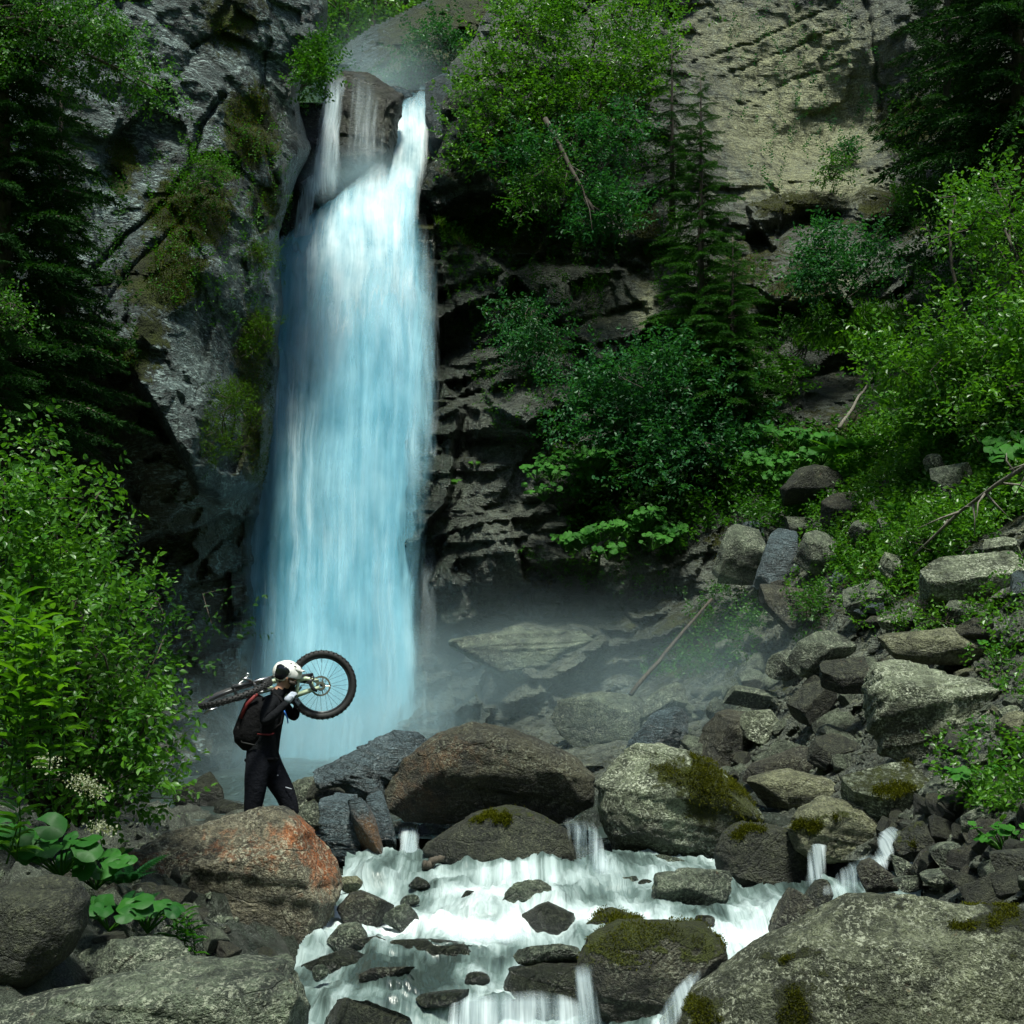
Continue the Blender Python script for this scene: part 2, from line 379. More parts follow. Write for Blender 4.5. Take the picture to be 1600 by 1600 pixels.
M['needle'] = leaf_mat('needle', (0.005, 0.030, 0.006), (0.020, 0.072, 0.009), 0.25, 0.7, 0.15)
M['needle_mid'] = leaf_mat('needle_mid', (0.008, 0.048, 0.006), (0.036, 0.125, 0.011), 0.3, 0.7, 0.15)
M['moss'] = leaf_mat('moss', (0.026, 0.032, 0.002), (0.090, 0.098, 0.004), 0.25, 0.8, 0.1)
M['moss_green'] = leaf_mat('moss_green', (0.018, 0.052, 0.003), (0.062, 0.140, 0.008), 0.3, 0.8, 0.1)
M['grass'] = leaf_mat('grass', (0.018, 0.078, 0.006), (0.060, 0.175, 0.014), 0.4)
M['flower'] = leaf_mat('cream_flower', (0.25, 0.28, 0.18), (0.40, 0.42, 0.30), 0.3)
M['fall_back'] = fall_mat('falling_water_core', (0.030, 0.26, 0.40), (0.28, 0.64, 0.80), opaque=0.9, puff=(.5, .17), ss=(3.0, .14))
M['fall_front'] = fall_mat('falling_water_veil', (0.085, 0.42, 0.58), (0.46, 0.78, 0.90), opaque=0.10, dens=(0.28, 0.85), puff=(.9, .55), ss=(3.0, .2))
M['fall_white'] = fall_mat('white_spray', (0.62, 0.88, 0.96), (0.97, 1.0, 1.0), opaque=0.0, dens=(0.25, 0.75), puff=(1.5, .9), ss=(4.0, .35))
M['fall_torn'] = fall_mat('torn_water_strands', (0.20, 0.56, 0.72), (0.72, 0.90, 0.96), opaque=0.0, dens=(0.52, 0.80), ss=(6.5, .22), puff=(1.1, .35))
M['fall_small'] = fall_mat('small_cascade_strands', (0.30, 0.44, 0.48), (0.85, 0.93, 0.95), opaque=0.0, dens=(0.36, 0.66), ss=(13.0, .7), puff=(4.0, 1.0))
M['fall_thin'] = fall_mat('thin_water_strands', (0.35, 0.55, 0.62), (0.85, 0.95, 0.98), opaque=0.0, dens=(0.35, 0.65), ss=(9.0, 0.5), puff=(1.6, 0.5))
M['stream'] = stream_mat()

# ------------------------------------------------------------------ the terrain
def strata(Wp, h, A, slope, seed, blk=1.6):
    """ledges: every bed steps out by its own amount and slopes back towards its top"""
    s = (Wp[..., 2] - slope * Wp[..., 0] + 0.45 * fbm(Wp * 0.35, 3, seed)) / h
    i = np.floor(s); f = s - i
    j = np.floor((Wp[..., 0] + 0.5 * fbm(Wp * 0.6, 2, seed + 3)) / blk + 7.3 * _h(i.astype(np.int64), i.astype(np.int64) * 0, i.astype(np.int64) * 0, seed))
    r = _h(i.astype(np.int64), j.astype(np.int64), i.astype(np.int64) * 0, seed + 5)
    r2 = _h(i.astype(np.int64), i.astype(np.int64) * 0 + 9, i.astype(np.int64) * 0, seed + 6)
    return A * ((r - 0.5) * 0.8 + (r2 - 0.5) + 0.7 * (0.5 - f))
def facets(Wp, cell, A, seed):
    """flat tilted facets meeting in broken edges"""
    q = Wp / cell + 0.10 * np.stack([fbm(Wp / cell * 1.3, 2, seed + k) for k in range(3)], -1)
    i = np.floor(q).astype(np.int64); best = np.full(q.shape[:-1], 1e9); val = np.zeros(q.shape[:-1])
    for a in (-1, 0, 1):
        for b in (-1, 0, 1):
            for c in (-1, 0, 1):
                ii = i[..., 0] + a; jj = i[..., 1] + b; kk = i[..., 2] + c
                ox = ii + _h(ii, jj, kk, seed); oy = jj + _h(ii, jj, kk, seed + 1); oz = kk + _h(ii, jj, kk, seed + 2)
                dx, dy, dz = q[..., 0] - ox, q[..., 1] - oy, q[..., 2] - oz
                d2 = dx * dx + dy * dy + dz * dz
                v = (_h(ii, jj, kk, seed + 3) - 0.5) * 1.2 + dx * (_h(ii, jj, kk, seed + 4) - 0.5) * 1.6 + dz * (_h(ii, jj, kk, seed + 5) - 0.35) * 1.6
                m = d2 < best; best = np.where(m, d2, best); val = np.where(m, v, val)
    return A * val

class Sheet: pass
def make_sheet(name, px0, px1, py0, py1, step, ctrl, fn, mat, maskfn, keep=None):
    xs = np.arange(px0, px1 + step, step); ys = np.arange(py0, py1 + step, step)
    X, Y = np.meshgrid(xs, ys)
    D = rbf(ctrl, X, Y)
    D = fn(X, Y, D)
    if isinstance(D, tuple): XX, D = D
    else: XX = X
    Dp = np.pad(D, 1, mode='edge'); D = .5 * D + .125 * (Dp[:-2, 1:-1] + Dp[2:, 1:-1] + Dp[1:-1, :-2] + Dp[1:-1, 2:])
    Wp = PA(XX, Y, D)
    f = grid_faces(*X.shape)
    if keep is not None:
        k = keep(X, Y).ravel(); f = f[k[f].all(1)]
    tx = np.gradient(Wp, axis=1); ty = np.gradient(Wp, axis=0)
    n = np.cross(ty, tx); n /= np.linalg.norm(n, axis=-1, keepdims=True) + 1e-9
    n *= np.where(n[..., 1:2] > 0, -1, 1) if False else 1
    S = Sheet(); S.px0, S.py0, S.step, S.D, S.W, S.N = px0, py0, step, D, Wp, n
    mk = maskfn(X, Y, Wp, n)
    S.o = tag(mesh_np(name, Wp, f, mat, smooth=(name == 'hillside'), attrs={'mask': mk.reshape(-1, 3)}), kind='structure')
    return S
def look(S, px, py):
    i = np.clip(((np.asarray(py) - S.py0) / S.step).round().astype(int), 0, S.D.shape[0] - 1)
    j = np.clip(((np.asarray(px) - S.px0) / S.step).round().astype(int), 0, S.D.shape[1] - 1)
    return S.W[i, j], S.N[i, j], S.D[i, j]
def interp(pts, y):
    a = np.array(pts, float); return np.interp(y, a[:, 0], a[:, 1])

# --- left cliff
EDGE_L = [(-300, 516), (0, 512), (40, 509), (110, 480), (160, 470), (210, 480), (232, 488), (265, 470), (310, 455), (360, 438), (420, 441), (480, 445),
          (540, 437), (640, 429), (690, 424), (760, 410), (840, 397), (1000, 397), (1100, 392), (1250, 372), (1500, 340)]
OVER = [(-100, 600), (60, 585), (120, 545), (200, 565), (250, 640), (310, 752), (345, 770), (420, 735)]
CL = [(500, -100, 22.8), (500, 60, 22.6), (470, 200, 22.6), (440, 400, 22.4), (430, 600, 22.2), (395, 850, 22.4), (390, 1100, 22.6), (370, 1250, 22),
      (350, 120, 20.8), (380, 260, 21), (320, 420, 19.6), (280, 620, 18.9), (300, 720, 19.0), (360, 700, 20.5), (230, 250, 20.2), (150, 80, 19.8), (150, 400, 19.2), (0, 400, 18),
      (-250, 400, 15), (-250, -100, 17), (-250, 900, 15), (0, 800, 19.2), (200, 900, 20.4), (200, 1100, 20.5), (0, 1100, 18), (300, 1000, 21.3), (330, 850, 21.4),
      (280, 1200, 20.5), (0, 1250, 17.5), (-300, 1250, 14), (250, -200, 20.5), (100, 640, 18.6)]
def fL(X, Y, D):
    Wp = PA(X, Y, D)
    xs = [p[0] for p in OVER]; ys = [p[1] for p in OVER]
    line = np.interp(X, xs, ys)
    ins = sst(0, 26, Y - line) * sst(470, 400, X)
    D = D + ins * (1.5 + 0.5 * fbm(Wp * 0.5, 2, 9)) * sst(1100, 820, Y)
    # deep cracks
    for pl, w, dp in (([(345, 145), (310, 200), (298, 260), (268, 300), (215, 360), (120, 440)], 4, 0.35), ([(298, 250), (330, 240), (420, 300)], 3, 0.2),
                      ([(420, 60), (400, 180), (430, 290)], 3, 0.2), ([(120, 560), (200, 420), (330, 300)], 3, 0.2)):
        D = D + dp * np.exp(-(segd(pl, X + 6 * vn(Wp * 2, 3), Y + 6 * vn(Wp * 2, 4)) / w) ** 2)
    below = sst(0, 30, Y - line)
    D = D - facets(Wp, 1.7, 0.5, 21) * (0.55 + 0.6 * below) - facets(Wp, 0.55, 0.24, 31) * (0.6 + 0.8 * below)
    D = D - 0.16 * fbm(Wp * 0.8, 3, 4) - 0.07 * fbm(Wp * 3.5, 4, 5, 0.6)
    D = D - below * strata(Wp, 0.8, 0.5, 0.5, 44)
    xe = interp(EDGE_L, Y) + 9 * fbm(Wp * 1.3, 4, 12) 
    t = np.clip((X - (xe - 22)) / 22, 0, 1); D = D + t * (.5 * facets(Wp, .5, 1, 23) + .4 * fbm(Wp * 2.2, 4, 24)) + 1.4 * (1 - np.sqrt(1 - t * t * 0.999))
    b = np.clip(X - xe, 0, None)
    return np.where(X > xe, xe - b * .15, X), D + b / 34 * 5.0
def mL(X, Y, Wp, n):
    moss = blobs([(300, 330, 70, 60, 1.0), (390, 200, 45, 70, 0.9), (420, 320, 40, 50, 0.8), (190, 250, 30, 60, 0.7), (260, 430, 70, 60, 0.85), (170, 560, 70, 40, 1.0),
                  (400, 560, 40, 90, 0.9), (400, 700, 30, 90, 0.9), (345, 260, 40, 30, 0.8), (360, 30, 60, 60, 0.6), (230, 520, 40, 40, 0.6), (415, 830, 25, 60, 0.7)], X, Y)
    line = np.interp(X, [p[0] for p in OVER], [p[1] for p in OVER])
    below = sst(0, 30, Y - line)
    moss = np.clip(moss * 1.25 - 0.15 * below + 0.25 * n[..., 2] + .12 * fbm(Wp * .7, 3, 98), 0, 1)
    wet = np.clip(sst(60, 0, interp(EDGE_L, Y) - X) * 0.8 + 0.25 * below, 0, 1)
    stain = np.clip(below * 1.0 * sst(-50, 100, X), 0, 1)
    return np.stack([moss, stain, wet], -1)
SL = make_sheet('cliff_left', -420, 560, -380, 1330, 3.4, CL, fL, M['cliff_l'], mL, keep=lambda X, Y: X < interp(EDGE_L, Y) + 34)

# --- right cliff and scree slope
EDGE_R = [(-400, 800), (0, 768), (60, 742), (100, 704), (150, 682), (240, 667), (300, 640), (330, 628), (420, 620), (1400, 600)]
CR = [(640, 320, 26.6), (660, 450, 26.3), (660, 600, 25.7), (660, 800, 24.9), (660, 950, 24.4), (680, 1050, 24.6), (690, 1150, 23.2), (760, 250, 26.4), (700, 130, 26.6),
      (850, 940, 25.4), (800, 1010, 23.0), (900, 1010, 23.2), (800, 700, 24.5), (860, 880, 23.4), (760, 560, 25.4), (1000, 650, 24.8), (1000, 850, 24.0), (900, 100, 27.6), (900, 300, 26.9), (850, 420, 26.4), (900, 500, 25.8),
      (1000, 300, 26.6), (1050, 450, 25.8), (1100, 100, 29.5), (1250, 120, 30.2), (1250, 250, 30.0), (1250, 285, 28.4), (1250, 330, 27.6), (1350, 230, 29.6), (1400, 260, 28.2), (1480, 230, 27.8), (1450, 60, 28.5), (1580, 100, 27), (1700, 100, 25), (1250, -200, 31),
      (1250, 420, 26.4), (1350, 480, 25.2), (1350, 600, 24.6), (1200, 640, 24.7), (1200, 560, 25), (1450, 400, 24.5), (1600, 300, 24), (1600, 600, 18.8), (1800, 600, 15), (1600, 750, 16.6), (1600, 950, 13.4), (1600, 1150, 10.6), (1600, 1350, 8.4), (1850, 1000, 10.5), (1850, 1300, 7.2), (2150, 1300, 6.0), (2150, 900, 8.5), (2150, 300, 17),
      (1450, 640, 20.8), (1400, 750, 20.0), (1400, 900, 17.2), (1400, 1100, 14.2), (1400, 1250, 11.8), (1250, 720, 22.6), (1200, 800, 22.2), (1200, 950, 20.0), (1200, 1100, 17.6), (1200, 1200, 15.6), (1200, 1300, 12.8),
      (1080, 900, 23.4), (1050, 1000, 22.2), (1050, 1100, 20), (1000, 1150, 18.8), (900, 1100, 21.4), (800, 1120, 21.6), (700, 1230, 20), (950, 1230, 16.5), (1050, 1300, 14), (900, 1350, 14), (1300, 1400, 10.6), (700, 1400, 15.5)]
def slope_w(X, Y):
    ln = np.interp(X, [600, 1000, 1100, 1250, 1450, 1650, 1900], [1300, 1090, 960, 760, 640, 600, 560])
    return np.maximum(sst(-20, 60, Y - ln), sst(1630, 1720, X) * sst(300, 480, Y))
def fR(X, Y, D):
    Wp = PA(X, Y, D); sw = slope_w(X, Y)
    pale = inpoly([(1090, -300), (1400, -300), (1400, 255), (1100, 300)], X, Y).astype(float)
    sm = 1 - 0.92 * blobs([(1240, 100, 190, 210, 1.8)], X, Y).clip(0, 1)
    rough = (1 - 0.8 * sw) * sm
    grey = blobs([(1310, 610, 140, 70, 1)], X, Y)
    rough = rough * (1 - 0.5 * grey)
    D = D - rough * (strata(Wp, 1.7, 0.40, 0.22, 61, 2.6) + sst(1000, 850, X) * strata(Wp, .8, .22, .18, 64, 1.6) + strata(Wp, 0.42, 0.15, 0.22, 71, 0.9) * sst(-.3, .4, fbm(Wp * .5, 2, 99)))
    D = D - rough * (facets(Wp, 1.8, 0.9, 81) + facets(Wp, 0.7, 0.36, 91) + facets(Wp, .28, .10, 92))
    D = D - 0.25 * fbm(Wp * 0.7, 3, 14) - 0.10 * fbm(Wp * 3.2, 4, 15, 0.62)
    D = D - sw * (facets(Wp, 0.8, 0.30, 95) + facets(Wp, 0.3, 0.12, 96))
    D = D - (facets(Wp, 1.4, 0.16, 77) + facets(Wp, .4, .05, 79)) * (1 - sm) - grey * strata(Wp, 0.35, 0.16, 0.12, 78, 2.0)
    # pale wall: cracks rising to the right, and the dark overhang above the lower ledge
    for pl, w, dp in (([(1080, 100), (1180, 65), (1300, 10)], 1.7, 0.15), ([(1140, 115), (1230, 80), (1340, 30)], 1.7, 0.15), ([(1165, 165), (1235, 125), (1330, 95)], 1.6, 0.12), ([(1145, 110), (1150, 160), (1165, 170)], 1.7, 0.15),
                      ([(1350, 0), (1370, 110), (1378, 170)], 3, 0.2), ([(690, 460), (860, 400), (1000, 420)], 6, 0.4), ([(665, 560), (820, 530), (1000, 480)], 6, 0.4), ([(670, 640), (800, 600)], 5, 0.4)):
        D = D + dp * np.exp(-(segd(pl, X + 3 * vn(Wp * 2.5, 3), Y + 3 * vn(Wp * 2.5, 4)) / w) ** 2)
    D = D + 0.7 * np.exp(-(segd([(760, 945), (850, 940), (960, 950), (1050, 930)], X, Y) / 24) ** 2)
    D = D + 1.0 * np.exp(-(segd([(1180, 380), (1260, 345), (1310, 335)], X, Y + 10 * vn(Wp, 8)) / 16) ** 2)
    xe = interp(EDGE_R, Y) + 7 * fbm(Wp * 1.3, 3, 13)
    t = np.clip(((xe + 30) - X) / 30, 0, 1); D = D + 1.6 * (1 - np.sqrt(1 - t * t * 0.999))
    b = np.clip(xe - X, 0, None)
    return np.where(X < xe, xe + b * .15, X), D + b / 34 * 4.0
def mR(X, Y, Wp, n):
    moss = blobs([(720, 360, 60, 30, 1.0), (840, 390, 60, 20, 0.8), (1255, 325, 70, 22, 1.0), (1420, 190, 55, 40, 1.0), (1010, 370, 40, 60, 0.8), (980, 560, 40, 18, 0.9), (1390, 330, 60, 40, 0.8), (1250, 460, 60, 40, 0.7),
                  (1440, 760, 140, 60, 0.75), (1400, 860, 90, 60, 0.7), (1150, 860, 60, 40, 0.5), (830, 905, 60, 15, 0.8), (1080, 1010, 90, 60, 0.55), (1350, 700, 150, 50, 0.8), (690, 290, 30, 30, 0.5), (1150, 480, 90, 120, 0.5)], X, Y)
    moss = np.clip(moss * 1.15 + 0.6 * (n[..., 2] - 0.35) + .15 * fbm(Wp * .6, 3, 97) + .25 * slope_w(X, Y) * fbm(Wp * .5, 3, 96), 0, 1)
    pale = blobs([(1240, 90, 150, 90, 1.0), (1250, 190, 140, 90, 1.2), (1270, 290, 130, 40, 1.0), (1150, 60, 120, 90, 0.7), (1010, 480, 30, 60, 0.7), (820, 1010, 90, 30, 0.7), (1350, 600, 80, 40, 0.35), (940, 500, 60, 40, 0.5), (1500, 1010, 80, 30, 0.6), (1300, 440, 80, 30, 0.5)], X, Y)
    pale = np.maximum(pale, .22 * slope_w(X, Y))
    wet = np.clip(sst(800, 660, X) * sst(1250, 700, Y) * 0.9 + 0.75 * blobs([(1310, 620, 150, 60, 0.5), (700, 1000, 120, 120, 1), (850, 930, 150, 30, 0.9), (900, 560, 200, 300, 0.35), (960, 980, 140, 50, 0.8)], X, Y), 0, 1)
    return np.stack([moss, np.clip(pale, 0, 1.2), wet], -1)
SR = make_sheet('cliff_right', 560, 2120, -420, 1420, 3.6, CR, fR, M['cliff_r'], mR, keep=lambda X, Y: (X > interp(EDGE_R, Y) - 34) & ~((Y > 1345) & (X < 1440)))

# --- wall behind the fall, and the rock shoulder and wooded hillside above it
def fC(X, Y, D):
    Wp = PA(X, Y, D); return D - strata(Wp, 1.1, 0.5, 0.1, 33) - facets(Wp, 0.9, 0.4, 34) - 0.2 * fbm(Wp * 1.5, 4, 35)
def mC(X, Y, Wp, n): return np.stack([0 * X, 0 * X, 0 * X + 0.95], -1)
SCn = make_sheet('cliff_behind_fall', 360, 770, 140, 1290, 5, [(380, 140, 27.6), (760, 140, 28.6), (380, 1290, 26.6), (760, 1290, 26.6), (570, 600, 26.8)], fC, M['cliff_r'], mC,
                 keep=lambda X, Y: (Y > 155) | (X > 590))
def fB(X, Y, D):
    Wp = PA(X, Y, D)
    xs = [500, 525, 545, 580, 640, 700, 760, 900]; ys = [140, 85, 62, 40, 12, -20, -50, -100]
    top = np.interp(X, xs, ys); t = np.clip((Y - top) / 60, 0, 1)
    return D + 3.0 * (1 - np.sqrt(1 - (1 - t) ** 2 * 0.999)) - facets(Wp, 1.6, 0.7, 36) - facets(Wp, .5, 0.2, 39) - 0.3 * fbm(Wp * 0.9, 4, 37)
def mB(X, Y, Wp, n):
    return np.stack([blobs([(690, 70, 110, 70, 1.2), (740, 30, 80, 90, 1.2), (620, 110, 60, 40, .8)], X, Y), 0.0 * X, 0 * X + 0.6], -1)
SB = make_sheet('rock_shoulder', 505, 900, -120, 175, 3.5, [(505, 100, 33), (700, 0, 33.5), (900, 0, 34), (620, 150, 32), (900, 170, 32)], fB, M['cliff_l'], mB,
                keep=lambda X, Y: Y > np.interp(X, [500, 525, 545, 580, 640, 700, 760, 900], [140, 85, 62, 40, 12, -20, -50, -100]))
def fH(X, Y, D):
    Wp = PA(X, Y, D); return D - 1.2 * fbm(Wp * 0.25, 4, 38)
SH = make_sheet('hillside', 150, 1300, -500, 240, 9, [(150, -500, 62), (1300, -500, 62), (150, 240, 44), (1300, 240, 44)], fH, M['moss_green'],
                lambda X, Y, Wp, n: np.stack([0 * X + 1, 0 * X, 0 * X], -1))

# --- ground under the stream and the banks
WATER = [(560, 1352, 12.4), (620, 1345, 12.6), (700, 1362, 12.2), (780, 1385, 11.5), (880, 1385, 11.6), (1000, 1362, 12.0), (1100, 1352, 12.3), (1180, 1385, 11.4), (1200, 1450, 10.2), (1300, 1395, 11.0), (1400, 1392, 11.0),
         (700, 1400, 11.3), (740, 1440, 10.6), (740, 1462, 10.5), (600, 1440, 10.8), (600, 1500, 9.6), (900, 1430, 10.7), (960, 1480, 9.8), (860, 1492, 9.8), (700, 1500, 9.7), (560, 1540, 9.0), (700, 1520, 9.35), (760, 1545, 9.2), (760, 1600, 8.9), (660, 1560, 8.8), (500, 1545, 9.0),
         (640, 1640, 8.2), (800, 1660, 8.3), (1000, 1640, 8.2), (480, 1640, 8.0), (1130, 1480, 9.6), (1080, 1540, 8.9), (700, 1720, 7.4), (1000, 1720, 7.4), (400, 1720, 7.3)]
gp = [tuple(PA(*w) - np.array([0, 0, 0.35])) for w in WATER]
gp += [tuple(PA(*w)) for w in [(330, 1292, 13.5), (150, 1322, 10.8), (50, 1400, 8.2), (0, 1322, 10), (-300, 1322, 10), (250, 1268, 15.5), (380, 1298, 14.2), (440, 1300, 14.0), (480, 1310, 13.6), (300, 1252, 18.5), (200, 1500, 7.6), (0, 1760, 5.6), (300, 1760, 6.8), (100, 1250, 17), (330, 1420, 9.5),
       (1500, 1400, 9.2), (1600, 1650, 7.2), (1400, 1800, 6.6), (1300, 1440, 9.6), (1000, 1260, 15), (1200, 1330, 12.4), (800, 1290, 14.2), (640, 1300, 14.0)]]
gp += [(-3.6, 18, 0.35), (-3, 22, 0.2), (-1, 22, 0.2), (-2, 25, 0.2), (0.5, 18, 0.4), (-1.5, 16.5, 0.6), (-12, 4, .4), (-4, 5, -.3), (-12, 20, 1.4), (12, 4, 4), (4, 5.5, -.3), (6.2, 5.5, .9), (9, 6.5, 2.6), (9, 10, 3.2), (12, 24, 5), (0, 3, -0.8), (6, 3, .3), (-5, 3, -.6), (2, 25, 0.6)]
gx = np.arange(-14, 14.01, 0.075); gy = np.arange(2, 27.01, 0.075); GX, GY = np.meshgrid(gx, gy)
GZ = rbf([(a * 40, b * 40, c) for a, b, c in gp], GX * 40, GY * 40)
gw = np.stack([GX, GY, GZ], -1); GZ = GZ + facets(gw, 0.45, 0.16, 51) + facets(gw, 0.16, 0.05, 54) + 0.06 * fbm(gw * 2.5, 4, 52)
gw = np.stack([GX, GY, GZ], -1)
gmask = np.stack([np.clip(0.55 * fbm(gw * 0.6, 3, 53) + 0.1, 0, 1), 0 * GX, sst(-3.2, -2.0, GX) * sst(3.5, 2.5, GX) * 0.9], -1)
tag(mesh_np('ground', gw, grid_faces(*GX.shape)[:, ::-1], M['ground'], attrs={'mask': gmask.reshape(-1, 3)}), kind='structure')
def gz(x, y):
    i = np.clip(((np.asarray(y) - 2) / 0.075).round().astype(int), 0, GZ.shape[0] - 1); j = np.clip(((np.asarray(x) + 14) / 0.075).round().astype(int), 0, GZ.shape[1] - 1)
    return GZ[i, j]
# far valley floor, reaching past the gorge, and an unseen wooded slope behind the camera, added to block low sky light
vx, vy = np.meshgrid(np.linspace(-130, 130, 90), np.linspace(-130, 130, 90))
r = np.hypot(vx, vy - 15)
vz = -1.6 + 0.02 * np.clip(r - 30, 0, None) + np.clip(-vy - 14, 0, 90) * 0.75 + np.clip(vy - 60, 0, 200) * 0.6 + np.clip(np.abs(vx) - 26, 0, 120) * 0.8 + 2.0 * fbm(np.stack([vx, vy, 0 * vx], -1) * 0.05, 4, 55) * sst(25, 50, r)
vz = np.minimum(vz, 46 + vz * .02)
tag(mesh_np('valley_floor', np.stack([vx, vy, vz], -1), grid_faces(90, 90)[:, ::-1], M['moss_green']), kind='structure')

# ------------------------------------------------------------------ water
def flow_sheet(name, rows, nu, nv, mat, bulge=0.25, disp=0.12, seed=1, edge=0.16, doff=0.0, fadet=0.04, fadeb=0.05, parent=None, dens=1.0, arch=0.0, edgel=None):
    """falling water between two bank lines; rows = (xl, xr, y, d) in photo units / metres from top to bottom"""
    a = np.array(rows, float); s = np.concatenate([[0], np.cumsum(np.abs(np.diff(a[:, 2])) + 1e-3)]); t = np.linspace(0, s[-1], nv)
    xl, xr, yy, dd = (np.interp(t, s, a[:, k]) for k in range(4))
    def smooth(q, w=max(3, nv // 30)):
        k = np.ones(2 * w + 1) / (2 * w + 1); return np.convolve(np.pad(q, w, mode='edge'), k, 'valid')
    xl, xr, dd = smooth(xl), smooth(xr), smooth(dd)
    u = np.linspace(0, 1, nu); U, V = np.meshgrid(u, np.linspace(0, 1, nv))
    X = xl[:, None] + (xr - xl)[:, None] * U; Y = np.repeat(yy[:, None], nu, 1); D = np.repeat(dd[:, None], nu, 1) + doff
    Y = Y + arch * ((2 * U - 1) ** 2 + .6 * vn(np.stack([U * 6, 0 * U, 0 * U + seed], -1), seed)) * (1 - V) ** 5
    D = D - bulge * np.sqrt(np.clip(1 - (2 * U - 1) ** 2, 0, 1))
    Wp = PA(X, Y, D)
    q = Wp * np.array([1.2, 0.6, 0.16]); D = D - disp * fbm(q, 4, seed) - disp * 0.25 * fbm(Wp * np.array([6, 3, 0.35]), 3, seed + 9)
    Wp = PA(X, Y, D)
    E = np.clip(np.minimum(U / (edgel or edge), (1 - U) / edge), 0, 1); G = np.clip(V / max(fadet, 1e-4), 0, 1) * np.clip((1 - V) / max(fadeb, 1e-4), 0, 1) * dens
    G = np.clip(G, 0, 1)
    uv = np.stack([Wp[..., 0] + 13 * seed, Wp[..., 2]], -1).reshape(-1, 2)
    o = mesh_np(name, Wp, grid_faces(nv, nu), mat, parent, uv=uv, attrs={'edge': np.stack([E, G, 0 * E], -1).reshape(-1, 3)})
    if parent is None: tag(o, kind='structure')
    return o
MAIN = [(592, 642, 252, 26.9), (552, 654, 280, 26.6), (508, 664, 312, 26.3), (462, 672, 350, 26.05), (397, 688, 400, 25.8), (392, 692, 480, 25.5), (387, 698, 560, 25.3), (377, 694, 640, 25.2), (367, 688, 740, 25.1), (352, 684, 860, 25.1), (350, 684, 960, 25.0), (348, 692, 1080, 24.9), (342, 716, 1230, 24.7)]
def inset(rows, a, b): return [(x0 + a, x1 - b, y, d) for x0, x1, y, d in rows]
fall = flow_sheet('waterfall', inset(MAIN, 14, 30), 110, 420, M['fall_back'], 0.5, 0.22, 3, 0.14, edgel=.04)
fall['label'] = 'tall blue white waterfall plunging between the two cliffs'
flow_sheet('front_veil', inset(MAIN, 0, 0), 110, 420, M['fall_front'], 0.75, 0.28, 4, 0.22, -0.25, 0.08, 0.05, fall, edgel=.06)
flow_sheet('torn_strands', inset(MAIN, 0, 0), 120, 420, M['fall_torn'], 0.85, 0.4, 6, 0.3, -0.45, 0.10, 0.10, fall, dens=.85, edgel=.08)
flow_sheet('spray_veil', inset(MAIN, -6, -22), 90, 320, M['fall_front'], 0.9, 0.34, 5, 0.40, -0.6, 0.10, 0.05, fall, dens=0.6)
flow_sheet('right_strand', [(640, 668, 630, 24.9), (640, 666, 720, 24.8), (646, 664, 840, 24.7), (650, 676, 880, 24.5), (660, 690, 950, 24.3), (660, 690, 1000, 24.2), (650, 690, 1080, 24.1)], 16, 120, M['fall_thin'], 0.1, 0.06, 8, 0.5, 0, 0.25, 0.4, fall, dens=0.10)
CH = [(650, 672, 138, 29.6), (642, 680, 138, 28.8), (630, 682, 146, 28.0), (618, 680, 165, 27.4), (608, 674, 200, 27.0), (602, 670, 245, 26.6), (594, 658, 290, 26.3), (580, 655, 330, 26.1), (560, 655, 380, 25.9)]
flow_sheet('upper_chute', CH, 50, 130, M['fall_front'], 0.3, 0.15, 11, 0.25, 0, 0.16, 0.2, fall, arch=10)
flow_sheet('upper_veil', inset(CH, -5, -4), 50, 130, M['fall_white'], 0.45, 0.25, 12, 0.35, -0.1, 0.2, 0.2, fall, arch=8)
flow_sheet('white_billow', [(575, 650, 256, 25.9), (530, 660, 288, 25.7), (475, 668, 335, 25.4), (428, 674, 410, 25.1), (415, 674, 600, 24.9)], 80, 160, M['fall_white'], 0.7, 0.35, 17, 0.35, -0.4, 0.15, 0.7, fall, arch=20)
flow_sheet('feather_edge', [(630, 668, 330, 25.8), (640, 690, 420, 25.4), (645, 694, 540, 25.0), (640, 690, 640, 24.8), (635, 690, 760, 24.7), (640, 690, 900, 24.5), (630, 700, 1100, 24.3)], 30, 260, M['fall_thin'], 0.1, 0.1, 18, 0.5, 0, 0.2, 0.45, fall, dens=.22)
flow_sheet('left_trickle', [(505, 548, 114, 26.0), (500, 548, 122, 25.5), (496, 542, 150, 25.25), (488, 540, 200, 25.1), (476, 540, 260, 25.0), (460, 540, 320, 24.9)], 40, 140, M['fall_thin'], 0.15, 0.08, 13, 0.45, 0, 0.2, 0.15, fall, arch=6, dens=.8)
flow_sheet('left_froth', [(508, 540, 116, 25.5), (500, 535, 150, 25.2), (490, 535, 210, 25.0), (470, 540, 310, 24.8)], 40, 120, M['fall_white'], 0.15, 0.1, 19, 0.5, 0, 0.25, 0.25, fall, dens=.45)
flow_sheet('dome_trickle', [(540, 585, 112, 25.9), (540, 590, 122, 25.4), (535, 600, 150, 25.2), (530, 610, 190, 25.1), (520, 620, 270, 25.0)], 24, 80, M['fall_thin'], 0.1, 0.05, 14, 0.5, 0, 0.25, 0.3, fall, dens=0.22)
flow_sheet('rock_veil', [(470, 515, 268, 25.7), (466, 500, 300, 25.5), (458, 490, 340, 25.4), (448, 500, 400, 25.4)], 24, 80, M['fall_thin'], 0.2, 0.08, 15, 0.3, 0, 0.1, 0.1, fall)

